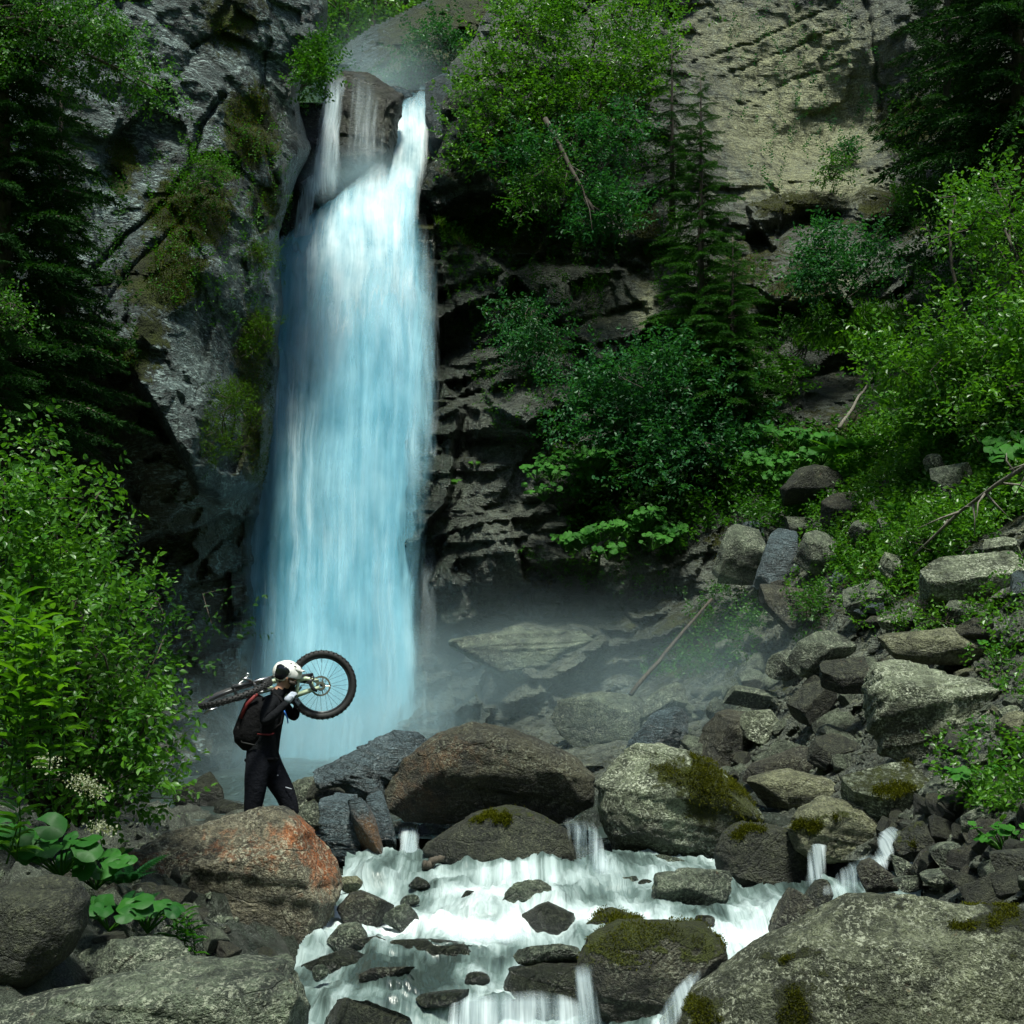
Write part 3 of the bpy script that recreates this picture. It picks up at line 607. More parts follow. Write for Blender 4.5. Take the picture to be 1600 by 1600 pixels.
# pool under the fall
qx, qy = np.meshgrid(np.linspace(-7, 2.2, 90), np.linspace(13.6, 26.5, 120))
qz = 0.68 + 0.05 * fbm(np.stack([qx * 2, qy * 1.2, 0 * qx], -1), 4, 66)
tag(mesh_np('pool', np.stack([qx, qy, qz], -1), grid_faces(*qx.shape)[:, ::-1], M['stream'], uv=np.stack([qx, qy], -1).reshape(-1, 2), attrs={'foam': np.stack([0 * qx + 0.12, 0 * qx, 0 * qx], -1).reshape(-1, 3)}), kind='structure')

# the stream between the boulders
SP = [(540, 1335), (700, 1325), (890, 1350), (960, 1325), (1130, 1335), (1160, 1380), (1240, 1385), (1290, 1370), (1440, 1372), (1440, 1420), (1300, 1440), (1230, 1500), (1130, 1540), (1060, 1640), (1060, 1730), (420, 1730), (440, 1540), (480, 1470), (520, 1440)]
sx = np.arange(400, 1460, 2.4); sy = np.arange(1322, 1732, 2.4); X, Y = np.meshgrid(sx, sy)
D = rbf(WATER, X, Y)
bump = np.zeros_like(X)
for (bx, by, rx, ry, h) in [(770, 1420, 70, 26, 0.45), (860, 1400, 40, 24, 0.3), (960, 1372, 40, 16, 0.25), (1060, 1362, 50, 14, 0.25), (640, 1530, 60, 20, 0.25), (770, 1560, 80, 22, 0.45), (600, 1480, 40, 14, 0.2), (1190, 1420, 50, 20, 0.25), (700, 1350, 60, 14, 0.2), (590, 1365, 40, 16, 0.22), (540, 1560, 40, 16, 0.2), (850, 1550, 50, 18, 0.3), (720, 1480, 60, 10, 0.25), (920, 1640, 60, 20, 0.3)]:
    bump += h * np.exp(-((X - bx) / rx) ** 2 - ((Y - by) / ry) ** 2)
Wp = PA(X, Y, D)
Wu = np.stack([Wp[..., 0], Wp[..., 1], 0 * X], -1)
fl = 0.12 * fbm(Wu * np.array([3.2, 1.8, 1]), 5, 67, .55) + 0.03 * fbm(Wu * np.array([9, 6, 1]), 3, 68, .6, True)
Wp = Wp + np.stack([0 * X, -bump * 0.9, bump * 0.25 + fl], -1)
k = inpoly(SP, X, Y).ravel(); f = grid_faces(*X.shape); f = f[k[f].all(1)]
foam = np.clip(0.46 + 0.43 * fbm(Wu * np.array([1.1, 1.6, 1]), 3, 69) + 0.22 * blobs([(620, 1370, 140, 40, 1), (880, 1420, 200, 40, 0.9), (1180, 1450, 90, 40, 1.2), (800, 1465, 90, 20, 1), (760, 1585, 120, 30, 0.9), (560, 1545, 60, 30, 0.6), (1050, 1400, 80, 40, 0.7)], X, Y)
               - 0.25 * blobs([(640, 1530, 80, 20, 1), (700, 1500, 60, 16, 0.9), (780, 1425, 60, 12, 0.6), (860, 1540, 60, 20, 0.7)], X, Y), 0, 1)
dist = (Y - 1322) * 0.02
uv = np.stack([Wp[..., 0], Wp[..., 1] * 0.7 - Wp[..., 2] * 1.2], -1)
tag(mesh_np('stream', Wp, f, M['stream'], uv=uv.reshape(-1, 2), attrs={'foam': np.stack([foam, 0 * X, 0 * X], -1).reshape(-1, 3)}), kind='structure')
def cascade(rows, seed, nu=26, nv=70, dens=.85, edge=0.42): return flow_sheet('cascade', rows, nu, nv, M['fall_small'], 0.10, 0.05, seed, edge, 0, 0.22, 0.2, None, dens, arch=5)
cascade([(612, 668, 1282, 13.9), (616, 662, 1300, 13.5), (622, 660, 1325, 13.2), (606, 676, 1350, 12.8)], 21, dens=1)
cascade([(618, 660, 1284, 13.7), (624, 654, 1310, 13.3), (612, 670, 1352, 12.7)], 27, dens=1)
cascade([(866, 935, 1278, 12.8), (878, 940, 1292, 12.2), (888, 955, 1330, 11.95), (895, 985, 1375, 11.8)], 22, 36)
cascade([(1268, 1302, 1304, 11.7), (1260, 1296, 1322, 11.3), (1250, 1290, 1388, 11.1)], 23, 16)
cascade([(1372, 1425, 1284, 11.2), (1366, 1405, 1312, 10.7), (1356, 1400, 1352, 10.4)], 24, 20)
cascade([(1336, 1408, 1334, 10.4), (1298, 1392, 1360, 10.2), (1270, 1370, 1400, 10.1)], 25, 26, dens=0.9)
cascade([(1416, 1430, 1336, 10.6), (1422, 1440, 1372, 10.4)], 26, 8, 40)
cascade([(890, 935, 1504, 8.6), (892, 932, 1530, 8.3), (890, 955, 1612, 8.15)], 28, 22)
cascade([(1072, 1104, 1516, 8.0), (1036, 1084, 1558, 7.7), (1000, 1055, 1625, 7.4)], 29, 22)
cascade([(700, 900, 1548, 8.85), (690, 930, 1570, 8.65), (660, 960, 1630, 8.5)], 30, 60, 60, 0.9, 0.2)
cascade([(690, 810, 1432, 10.35), (680, 830, 1450, 10.2), (670, 850, 1474, 10.15)], 31, 50, 40, 0.9, 0.25)

# ------------------------------------------------------------------ rocks
_ico = {}
def ico(n):
    if n not in _ico:
        bm = bmesh.new(); bmesh.ops.create_icosphere(bm, subdivisions=n, radius=1.0)
        bm.verts.ensure_lookup_table()
        _ico[n] = (np.array([v.co[:] for v in bm.verts]), np.array([[v.index for v in f.verts] for f in bm.faces])); bm.free()
    return _ico[n]
def auto_outline(cx, cy, w, h, rot, rs, sq=2.6):
    th = np.linspace(0, 2 * np.pi, 28, endpoint=False)
    x = np.sign(np.cos(th)) * np.abs(np.cos(th)) ** (2 / sq) * w / 2; y = np.sign(np.sin(th)) * np.abs(np.sin(th)) ** (2 / sq) * h / 2
    j = 1 + 0.10 * rs.standard_normal(4)[0] * np.cos(2 * th + rs.uniform(0, 6)) + 0.07 * np.cos(3 * th + rs.uniform(0, 6))
    x *= j; y *= j; a = math.radians(rot)
    return [(cx + x[k] * math.cos(a) + y[k] * math.sin(a), cy - (-x[k] * math.sin(a) * -1 * -1) * 0 + (-x[k] * math.sin(a) + y[k] * math.cos(a))) for k in range(28)]
RN = [100]
def rock(label, outline, d, mat, thick=0.8, res=5, cuts=(), ncut=11, cutd=(0.38, 0.74), moss=0.0, mossn=(0, 0, 1), mossth=0.55, wet=None, stains=(), mossb=(), nz=0.018, chip=0.02, st=0.022, sth=0.12, tb=0.7, stn=(0.2, 0.1, 1),
         q=0.72, slab=None, name='boulder', cat='boulder', group=None, seed=None):
    RN[0] += 1; seed = seed or RN[0]; rs = np.random.default_rng(seed)
    if len(outline) == 5 and not hasattr(outline[0], '__len__'): outline = auto_outline(*outline, rs)
    op = np.array(outline, float); c = op.mean(0) if len(op) > 8 else (op.max(0) + op.min(0)) / 2
    c = (op.max(0) + op.min(0)) / 2
    if c[0] > 960 and 700 < c[1] < 1385 and label[:1] != 'x':
        sh = c + (op - c) * .55; td = np.percentile(look(SR, np.concatenate([sh[:, 0], op[:, 0]]), np.concatenate([sh[:, 1], op[:, 1]]))[2], 22)
        d = min(d, td + .05)
    m = mpp(d); rel = (op - c) * m; rel[:, 1] *= -1
    th = np.arctan2(rel[:, 1], rel[:, 0]); rr = np.hypot(rel[:, 0], rel[:, 1]); o = np.argsort(th); th = th[o]; rr = rr[o]
    # resample the outline by angle along its straight edges
    tf = np.linspace(-np.pi, np.pi, 361)
    ex = np.concatenate([th[-1:] - 2 * np.pi, th, th[:1] + 2 * np.pi]); er = np.concatenate([rr[-1:], rr, rr[:1]])
    px_, py_ = er * np.cos(ex), er * np.sin(ex); RF = np.zeros(361)
    for i in range(len(ex) - 1):
        a, b = ex[i], ex[i + 1]; s_ = (tf >= a) & (tf <= b)
        if b - a < 1e-6: continue
        dx, dy = px_[i + 1] - px_[i], py_[i + 1] - py_[i]; den = np.cos(tf[s_]) * dy - np.sin(tf[s_]) * dx
        RF[s_] = np.abs((px_[i] * dy - py_[i] * dx) / np.where(np.abs(den) < 1e-6, 1e-6, den))
    v, f = ico(res)
    t = np.arctan2(v[:, 2], v[:, 0]); rho = np.hypot(v[:, 0], v[:, 2]) + 1e-9
    R = np.interp(t, tf, RF) * 1.08
    sz = RF.mean()
    p = np.stack([np.cos(t) * R * rho ** q, np.sign(v[:, 1]) * np.abs(v[:, 1]) ** q * thick * sz, np.sin(t) * R * rho ** q], -1)
    cl = [(Vector(n).normalized(), h) for n, h in cuts]
    if slab is None: slab = not cuts and c[0] > 1080 and 700 < c[1] < 1270
    if slab:
        nt = np.array([rs.uniform(-.55, .35), -.5, .8]); nt /= np.linalg.norm(nt); t1 = np.cross(nt, rs.standard_normal(3)); t1 /= np.linalg.norm(t1); t2 = np.cross(nt, t1)
        cl += [(nt, rs.uniform(.38, .55)), (-nt, rs.uniform(.38, .6))] + [(k_ * t_, rs.uniform(.45, .75)) for t_ in (t1, t2) for k_ in (1, -1)] + [((t1 + t2 * rs.choice([-1, 1])) * .7071, .62)]
        ncut = 1; nz = .012; chip = .014; st = .022; sth = .07; stn = nt
    for k in range(ncut):
        n = rs.standard_normal(3) * np.array([1, 1.2, 0.9]); n /= np.linalg.norm(n); cl.append((n, rs.uniform(*cutd)))
    p[:, 1] *= np.where(v[:, 1] > 0, tb, 1.0)
    ext0 = p.max(0) - p.min(0)
    for n, h in cl:
        n = np.array(n[:]); pr = p @ n; lim = h * pr.max(); s = np.clip(pr - lim, 0, None); p = p - np.outer(s * 0.94, n)
    p = (p - (p.max(0) + p.min(0)) / 2) * (ext0 / (p.max(0) - p.min(0)))
    dirn = p / (np.linalg.norm(p, axis=1, keepdims=True) + 1e-9)
    sn = np.array(stn, float); sn /= np.linalg.norm(sn)
    g = p + seed * 3.1
    p = p + dirn * (nz * sz * fbm(g / sz * 1.6, 4, seed) + nz * 0.6 * sz * fbm(g / sz * 5, 4, seed + 1, 0.6))[:, None]
    if chip:
        p = p + dirn * (facets(g / sz, .42, chip * sz, seed + 40) + facets(g / sz, .15, chip * .4 * sz, seed + 50))[:, None]
        p = p + dirn * (chip * .5 * sz * fbm(g / sz * 9, 3, seed + 8, .6, True))[:, None]
    if st:
        s = (p @ sn) / sth + 0.5 * fbm(g * 1.5, 3, seed + 2); i = np.floor(s); fr = s - i
        hh = _h(i.astype(np.int64), i.astype(np.int64) * 0, i.astype(np.int64) * 0, seed)
        p = p + dirn * (st * sz * ((hh - 0.5) * 2 + (0.5 - fr) * 0.8))[:, None]
    c3 = PA(c[0], c[1], d); lo_, hi_ = op.min(0), op.max(0)
    for _ in range(3):
        qx, qy = proj(p + c3); kx = (hi_[0] - lo_[0]) / (qx.max() - qx.min()); kz = (hi_[1] - lo_[1]) / (qy.max() - qy.min())
        p = p * np.array([kx, 1, kz]); qx, qy = proj(p + c3)
        c3 = c3 + np.array([((lo_[0] + hi_[0]) - (qx.max() + qx.min())) / 2 * m, 0, -((lo_[1] + hi_[1]) - (qy.max() + qy.min())) / 2 * m])
    me_o = mesh_np(name, p, f, mat, None, loc=tuple(c3))
    n = vnormals(me_o.data); wp = p + c3
    qx, qy = proj(wp)
    mn = np.array(mossn, float); mn /= np.linalg.norm(mn)
    mo = moss * sst(mossth - 0.3, mossth + 0.25, n @ mn + 0.35 * fbm(g * 1.8 / max(sz, .2), 3, seed + 4))
    wx = qx + 60 * sz * fbm(g * 2.6 / sz, 4, seed + 11, .6); wy = qy + 45 * sz * fbm(g * 2.6 / sz, 4, seed + 12, .6)
    mo = np.maximum(mo, blobs(mossb, wx, wy))
    sta = blobs(stains, wx, wy)
    we = np.zeros(len(p))
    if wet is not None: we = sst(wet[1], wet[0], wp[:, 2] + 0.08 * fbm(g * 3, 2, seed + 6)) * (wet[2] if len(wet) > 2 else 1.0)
    a = me_o.data.attributes.new('mask', 'FLOAT_COLOR', 'POINT')
    cc = np.ones((len(p), 4), np.float32); cc[:, 0] = mo; cc[:, 1] = sta; cc[:, 2] = we; a.data.foreach_set('color', cc.ravel())
    tag(me_o, label, cat, group)
    me_o['_sz'] = float(sz)
    return me_o
ROCKS = {}
def RK(key, *a, **k): ROCKS[key] = rock(*a, **k); return ROCKS[key]
# --- near boulders
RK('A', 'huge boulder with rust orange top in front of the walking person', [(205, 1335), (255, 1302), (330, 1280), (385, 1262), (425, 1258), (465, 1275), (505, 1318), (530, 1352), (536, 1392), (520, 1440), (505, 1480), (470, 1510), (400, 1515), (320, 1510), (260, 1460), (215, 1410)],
   10.6, M['red'], 0.75, 6, [((-0.1, -0.75, 0.75), 0.80), ((0.05, -1, -0.15), 0.78), ((0.9, -0.35, 0.35), 0.86)], 5, (0.86, 0.97), moss=0.15, wet=(0.15, 0.5, 0.6), stains=[(480, 1305, 55, 26, .9), (512, 1350, 30, 45, .9), (400, 1330, 160, 30, 0.36)], nz=0.045, st=0.018, sth=0.2, q=0.7)  # damp foot; the wet tone also paints shade low on the front
RK('A2', 'low pinkish grey rock leaning on the left side of the huge boulder', [(120, 1355), (180, 1325), (250, 1330), (270, 1370), (250, 1420), (160, 1420)], 10.2, M['red'], 0.8, 5, ncut=6, stains=[(200, 1350, 60, 30, .5)])
RK('B', 'smooth round dark grey boulder at the left edge beside broad leaves', [(-40, 1400), (20, 1375), (70, 1366), (115, 1372), (142, 1405), (138, 1450), (110, 1500), (60, 1540), (-20, 1560), (-60, 1480)], 7.2, M['dark'], 0.8, 6, [((0.1, -0.5, 0.8), 0.86)], 4, (0.88, 0.97), nz=0.03, st=0, moss=0.1, chip=0.012)
RK('C', 'long low grey slab filling the bottom left corner', [(-60, 1600), (0, 1575), (90, 1550), (200, 1520), (300, 1496), (370, 1490), (430, 1510), (475, 1540), (486, 1590), (470, 1680), (200, 1740), (-60, 1720)], 6.9, M['grey'], 0.7, 6, [((0.0, -0.3, 1), 0.82)], 6, (0.85, 0.97), nz=0.05, st=0.03, sth=0.1, stn=(0.15, 0.5, 1), wet=(0.0, 0.35, 0.8), chip=0.03)
RK('Dd', 'grey rock behind the bottom left slab under the ferns', [(105, 1500), (150, 1470), (230, 1462), (285, 1475), (310, 1510), (280, 1560), (150, 1580), (90, 1550)], 7.6, M['grey'], 0.8, 5, ncut=6, nz=0.06)
RK('E1', 'tilted blue grey slate slab leaning against the big brown boulder', [(488, 1205), (515, 1193), (560, 1166), (606, 1142), (660, 1140), (682, 1156), (640, 1190), (600, 1228), (596, 1262), (560, 1262), (530, 1228), (500, 1235)], 13.6, M['slate'], 0.6, 6, [((-0.4, -0.6, 0.7), 0.7)], 5, (0.8, 0.95), wet=(0.6, 1.0, 0.6), nz=0.05, st=0.035, sth=0.06, stn=(0.5, 0.2, 1), q=0.6)
RK('E2', 'upright blue slate block standing in the stream beside the orange boulder', [(497, 1250), (520, 1238), (556, 1240), (562, 1300), (575, 1350), (520, 1355), (502, 1330)], 12.9, M['slate'], 0.7, 6, [((0, -1, 0.2), 0.75)], 4, (0.8, 0.95), wet=(0.5, 1.0, 0.8), nz=0.05, st=0.045, sth=0.05, stn=(0.1, 0.1, 1), q=0.5)
RK('E3', 'rusty brown slate pillar between two slate blocks', [(543, 1250), (575, 1246), (585, 1290), (603, 1345), (574, 1352), (556, 1300)], 12.75, M['slate'], 0.9, 5, ncut=5, stains=[(575, 1310, 30, 40, 1.2)], wet=(0.4, 0.8, 0.8), nz=0.05, st=0.03, sth=0.08, stn=(1, 0, 0.2), q=0.5)
RK('E4', 'narrow dark slate block right of the rusty pillar', [(572, 1240), (600, 1235), (612, 1280), (620, 1335), (596, 1345), (582, 1290)], 13.2, M['slate'], 1.0, 5, ncut=5, wet=(0.4, 1.2, 0.9), st=0.03, sth=0.06, q=0.6)
RK('E5', 'small mossy grey stone behind the right shoulder of the orange boulder', (480, 1280, 50, 60, 10), 13.2, M['grey'], 0.8, 4, moss=0.5, wet=(0.6, 0.9))
RK('E6', 'flat dull grey rock behind the walking person by the pool', [(440, 1232), (470, 1216), (500, 1212), (510, 1230), (490, 1260), (450, 1275)], 15.5, M['grey'], 0.9, 5, ncut=6)
RK('E7', 'dark jagged rock under the left end of the tilted slate slab', [(478, 1245), (500, 1208), (535, 1212), (548, 1240), (520, 1262), (492, 1275)], 13.9, M['dark'], 0.8, 5, ncut=8)
RK('E8', 'dark wet rock at the foot of the left cliff beside the bush', [(270, 1250), (290, 1215), (330, 1205), (352, 1235), (345, 1275), (290, 1285)], 16.5, M['dark'], .9, 5, wet=(0, 3, .7))
RK('E9', 'low dark rock at the edge of the pool behind the back leg of the person', [(330, 1270), (350, 1248), (385, 1250), (400, 1272), (380, 1290), (340, 1290)], 15.6, M['dark'], .9, 5, wet=(0, 3, .7))
RK('F', 'biggest brown boulder with an arched lit top in mid stream', [(598, 1215), (640, 1180), (690, 1148), (742, 1127), (800, 1140), (860, 1165), (900, 1185), (930, 1215), (926, 1262), (880, 1288), (760, 1292), (640, 1285), (604, 1262)], 13.6, M['brown'], 0.75, 6, [((0.02, -1, -0.45), 0.70), ((-0.05, -0.5, 0.85), 0.90), ((-0.8, -0.5, 0.3), 0.86)], 4, (0.86, 0.97), stains=[(690, 1185, 80, 35, 0.5), (640, 1240, 60, 50, 0.5)], wet=(0.7, 1.35, 0.7), nz=0.03, st=0.012, sth=0.15, q=0.62)  # besides damp, wet here paints shade into the front below the top
RK('G', 'rounded mossy dark boulder with a small fall on its right side', [(660, 1330), (680, 1300), (720, 1275), (790, 1257), (840, 1264), (885, 1285), (900, 1330), (905, 1375), (850, 1392), (760, 1385), (690, 1370)], 12.6, M['dark'], 0.8, 6, [((0.1, -0.9, 0.3), 0.85)], 5, (0.86, 0.97), moss=0.5, mossth=0.75, mossb=[(780, 1275, 50, 10, 0.9)], wet=(0.5, 0.85, 0.9), nz=0.04, st=0.01, q=0.75, chip=0.012)
RK('H', 'tall pale boulder with a thick cap of dark moss', [(928, 1225), (950, 1190), (990, 1162), (1030, 1160), (1070, 1172), (1120, 1205), (1165, 1240), (1195, 1275), (1180, 1330), (1120, 1352), (1000, 1352), (950, 1330), (930, 1280)], 12.9, M['pale'], 0.8, 6, [((-0.5, -0.6, 0.75), 0.83), ((0.15, -1, -0.2), 0.80), ((0.8, -0.3, 0.6), 0.85)], 5, (0.84, 0.96), mossb=[(1090, 1210, 70, 40, 1.0), (1125, 1245, 70, 45, 1.0), (1045, 1190, 35, 22, 0.8), (1160, 1280, 45, 35, .9)], stains=[(1000, 1310, 90, 45, 0.9), (1130, 1310, 60, 50, 0.8)], wet=(0.6, 1.15, 0.85), nz=0.06, st=0.025, sth=0.12, q=0.72)  # high wet band: damp foot plus shade painted on the lower front
RK('I', 'dark brown square boulder below the mossy boulder right of the stream', [(1115, 1330), (1130, 1296), (1165, 1282), (1215, 1288), (1248, 1300), (1268, 1340), (1262, 1390), (1190, 1402), (1125, 1380)], 11.9, M['dark'], 0.8, 6, [((0.1, -1, 0.1), 0.8)], 6, (0.82, 0.95), moss=0.45, mossth=0.6, wet=(0.35, 0.8, 0.8), q=0.6)
RK('K', 'enormous speckled grey boulder filling the bottom right corner', [(1030, 1615), (1080, 1560), (1140, 1520), (1200, 1478), (1270, 1440), (1340, 1405), (1430, 1394), (1520, 1402), (1600, 1418), (1700, 1460), (1720, 1640), (1600, 1790), (1250, 1800), (1060, 1700)], 7.6, M['granite'], 0.55, 7, [((-0.15, -0.6, 0.8), 0.88)], 6, (0.88, 0.98), mossb=[(1250, 1575, 42, 52, .95), (1245, 1500, 40, 16, 0.7), (1095, 1580, 45, 60, 0.8), (1540, 1438, 75, 22, .9), (1200, 1490, 40, 14, 0.6), (1400, 1415, 40, 10, .6), (1330, 1540, 30, 14, .55), (1480, 1560, 50, 12, .5), (1570, 1500, 30, 12, .5)], nz=0.05, st=0, q=0.8, chip=0.014)
# --- stones in the stream
W0 = lambda z: (z + 0.05, z + 0.28, 1.0)
RK('J1', 'blocky grey stone with white water round it below the dark square boulder', [(1016, 1395), (1030, 1365), (1080, 1355), (1125, 1360), (1145, 1390), (1135, 1425), (1060, 1440), (1020, 1425)], 11.1, M['grey'], 0.8, 5, ncut=9, wet=(0.35, 0.75, 0.8), nz=0.07, st=0.04, sth=0.07)
RK('J2', 'wedge shaped brown stone with a yellow mossy edge above the corner boulder', [(1200, 1400), (1225, 1386), (1255, 1398), (1285, 1440), (1262, 1470), (1225, 1462), (1205, 1430)], 9.9, M['brown'], 0.7, 5, ncut=6, mossb=[(1268, 1432, 14, 14, .9)], wet=(0.3, 0.6))
RK('J3', 'small round dark stone right of the wedge shaped stone', (1276, 1400, 52, 48, 0), 10.4, M['dark'], 0.9, 4, wet=(0.3, 0.9), moss=.3)
RK('J4', 'low mossy stone in white water above the big wet boulder', [(893, 1460), (915, 1430), (950, 1417), (985, 1424), (1003, 1442), (980, 1470), (920, 1485)], 10.3, M['dark'], 0.8, 5, moss=0.7, mossth=0.4, wet=(0.3, 0.55, 0.8))
RK('J5', 'grey stone half covered by water sliding over its left side', [(770, 1400), (800, 1374), (835, 1378), (862, 1400), (855, 1430), (830, 1470), (800, 1470)], 10.9, M['grey'], 0.8, 5, ncut=8, wet=(0.3, 0.9, 0.9), nz=0.08, st=.04, sth=.08)
RK('J6', 'dark wet stone tucked behind the half covered stone', [(815, 1450), (830, 1420), (865, 1408), (900, 1430), (910, 1462), (870, 1480)], 10.5, M['dark'], 0.8, 5, ncut=6, wet=(0.3, 0.9))
RK('J7', 'big wet brown boulder left of the corner boulder', [(900, 1510), (915, 1470), (970, 1443), (1040, 1434), (1100, 1446), (1135, 1480), (1138, 1520), (1090, 1570), (1030, 1620), (960, 1640), (920, 1600)], 8.7, M['brown'], 0.8, 6, [((0.0, -0.9, -0.25), 0.80)], 5, (0.86, 0.97), moss=0.75, mossth=0.42, wet=(0.0, 0.5, 0.9), nz=0.04, st=0.015, chip=0.012)
RK('J8', 'wet dark boulder with a thin fall on its right face', [(786, 1545), (795, 1512), (850, 1500), (905, 1502), (925, 1530), (920, 1585), (850, 1600), (795, 1580)], 8.9, M['dark'], 0.8, 6, [((0, -1, 0.1), 0.8)], 6, (0.84, 0.95), wet=(0.2, 1.0, 0.9), q=0.65, nz=0.05, st=0.03, sth=0.05)
RK('J9', 'flat wet stone lying on the dark boulder with the thin fall', [(802, 1496), (830, 1478), (870, 1474), (905, 1486), (918, 1506), (860, 1512), (806, 1508)], 8.95, M['grey'], 0.8, 5, ncut=6, wet=(0.2, 1.1, 0.8), nz=0.05)
RK('J10', 'rounded dark stone right of the orange boulder by the white water', [(526, 1420), (545, 1393), (580, 1390), (610, 1402), (616, 1432), (590, 1458), (545, 1455)], 10.7, M['brown'], 0.8, 5, [((0, -0.8, -0.3), .8)], 4, moss=0.35, wet=(0.25, 0.6), chip=0.012)
RK('J11', 'small grey stone right beside the rounded dark stone', (624, 1436, 40, 60, 60), 10.6, M['grey'], 0.8, 4, wet=(0.3, 0.8), moss=.3)
RK('J12', 'small tan topped stone at the waist of the orange boulder', (546, 1384, 40, 30, 0), 11.6, M['tan'], 0.8, 4, wet=(0.3, 0.6))
RK('J13', 'low grey stone under the rounded dark stone', [(510, 1470), (525, 1445), (555, 1440), (575, 1462), (560, 1488), (520, 1490)], 10.1, M['grey'], 0.8, 5, wet=(0.2, 0.6))
RK('J14', 'black wet stone below the foot of the orange boulder', [(470, 1510), (495, 1484), (540, 1480), (575, 1495), (590, 1520), (540, 1535), (480, 1532)], 9.6, M['dark'], 0.8, 5, wet=(0.2, 1.0))
RK('J15', 'glossy flat stone washed by thin water in the middle of the stream', [(590, 1492), (620, 1470), (670, 1466), (720, 1474), (745, 1490), (700, 1502), (640, 1506)], 9.85, M['dark'], 0.7, 5, wet=(0.2, 1.0), ncut=5, nz=.08)
RK('J16', 'small glossy stone left of the flat washed stone', (575, 1478, 70, 30, 8), 10.0, M['dark'], 0.8, 4, wet=(0.2, 1.0))
RK('J17', 'rounded wet stone cut off by the bottom edge of the picture', [(505, 1600), (540, 1568), (590, 1558), (630, 1572), (645, 1600), (620, 1650), (540, 1660)], 8.2, M['dark'], 0.8, 5, wet=(0.1, 0.8), nz=.07)
RK('J18', 'small pale stone above the right end of the bottom left slab', [(405, 1510), (425, 1490), (450, 1490), (462, 1510), (450, 1535), (415, 1535)], 8.4, M['grey'], 0.8, 4)
RK('J19', 'brown stone under shallow water near the bottom middle', [(560, 1530), (590, 1512), (640, 1510), (650, 1522), (620, 1540)], 9.0, M['brown'], 0.7, 4, wet=(0.2, 1.2, .7))
RK('J20', 'grey stone under clear water between two small falls', (975, 1382, 46, 26, 0), 11.6, M['grey'], 0.8, 4, wet=(0.3, 1.2, .7))
RK('J21', 'small dark stone just above the blocky grey stone', (1012, 1385, 30, 24, 0), 11.6, M['dark'], 0.8, 4, wet=(0.3, 1.2))
RK('J22', 'smooth grey stone sticking out at the foot of the pale mossy boulder', (1040, 1350, 60, 30, 5), 12.4, M['grey'], 0.8, 4, wet=(0.3, 1.0))
for lab, o_, d_, m_ in [('small wet stone poking out of the foam below the left small fall', (655, 1380, 34, 20, 0), 11.7, 'dark'), ('pair stone nearest the rounded dark stone in the foam', (640, 1408, 30, 20, 10), 11.2, 'grey'), ('small wet stone in the foam left of the half covered stone', (735, 1400, 36, 18, 0), 11.2, 'dark'),
      ('flat wet stone in the foam right of the low mossy stone', (1060, 1462, 60, 24, 5), 9.9, 'dark'), ('small stone in the foam above the wet brown boulder', (1100, 1440, 34, 22, 0), 10.2, 'brown'), ('long wet stone at the lower end of the foam near the bottom edge', (690, 1560, 80, 26, 5), 8.7, 'dark'),
      ('small black stone in the quick water left of the dark boulder with the thin fall', (745, 1530, 40, 24, 0), 9.0, 'dark'), ('tiny stone beside the bottom left slab in the water', (500, 1520, 30, 24, 0), 9.0, 'grey')]:
    RK(lab, lab, o_, d_, M[m_], .9, 4, ncut=6, cutd=(.6, .9), wet=(0, 3, .9))
# --- right bank, below
RK('R1', 'flat topped greenish rock with moss and a small fall at its edge', [(1228, 1300), (1250, 1265), (1290, 1242), (1340, 1252), (1380, 1290), (1384, 1330), (1340, 1350), (1270, 1350), (1236, 1330)], 12.2, M['tan'], 0.8, 6, [((0.0, -0.5, 0.9), 0.75), ((0, -1, -0.2), 0.8)], 4, (0.84, 0.96), mossb=[(1262, 1292, 30, 18, 1.0), (1320, 1275, 40, 10, .55)], wet=(0.5, 0.85, 1), nz=0.04, st=0.02, sth=.06, q=.65)
RK('R2', 'pale rock spotted all over with brown moss tufts', [(1312, 1240), (1330, 1202), (1380, 1190), (1430, 1195), (1460, 1230), (1440, 1275), (1400, 1300), (1345, 1290)], 12.9, M['pale'], 0.8, 6, ncut=8, moss=0.55, mossth=0.3, nz=0.06, st=.02)
RK('R3', 'rounded tan rock lying above the dark square boulder', [(1165, 1245), (1200, 1215), (1250, 1200), (1300, 1215), (1320, 1240), (1290, 1265), (1220, 1275)], 14.2, M['tan'], 0.8, 5, [((0, -.4, .9), .8)], 5, nz=.05, st=.03, sth=.08)
RK('R4', 'long tan log shaped rock in the misty rubble', [(1160, 1235), (1200, 1200), (1270, 1165), (1305, 1172), (1290, 1200), (1220, 1240)], 15.2, M['brown'], 0.7, 5, ncut=7, st=.04, sth=.06, stn=(.5, .2, 1))
RK('R5', 'blue sheened flat slab pointing up behind the pale mossy boulder', [(972, 1180), (1000, 1140), (1020, 1104), (1060, 1106), (1076, 1114), (1048, 1165), (1030, 1190)], 17.6, M['slate'], 0.5, 5, [((-.3, -.6, .8), .7)], 5, wet=(0, 3, .7), st=.02, sth=.05, q=.6)
RK('R6', 'dark square block with a lit top in the mist', [(1085, 1180), (1110, 1135), (1140, 1108), (1180, 1115), (1196, 1140), (1180, 1200), (1120, 1215)], 17.0, M['brown'], 0.8, 5, [((.1, -.3, 1), .75), ((0, -1, -.1), .8)], 4, q=.6, slab=False)
RK('R7', 'pale capped stone beside the square block in the mist', [(1150, 1130), (1170, 1108), (1200, 1115), (1225, 1140), (1210, 1165), (1165, 1165)], 16.8, M['pale'], 0.8, 5, [((.1, -.3, 1), .75)], 5, q=.65)
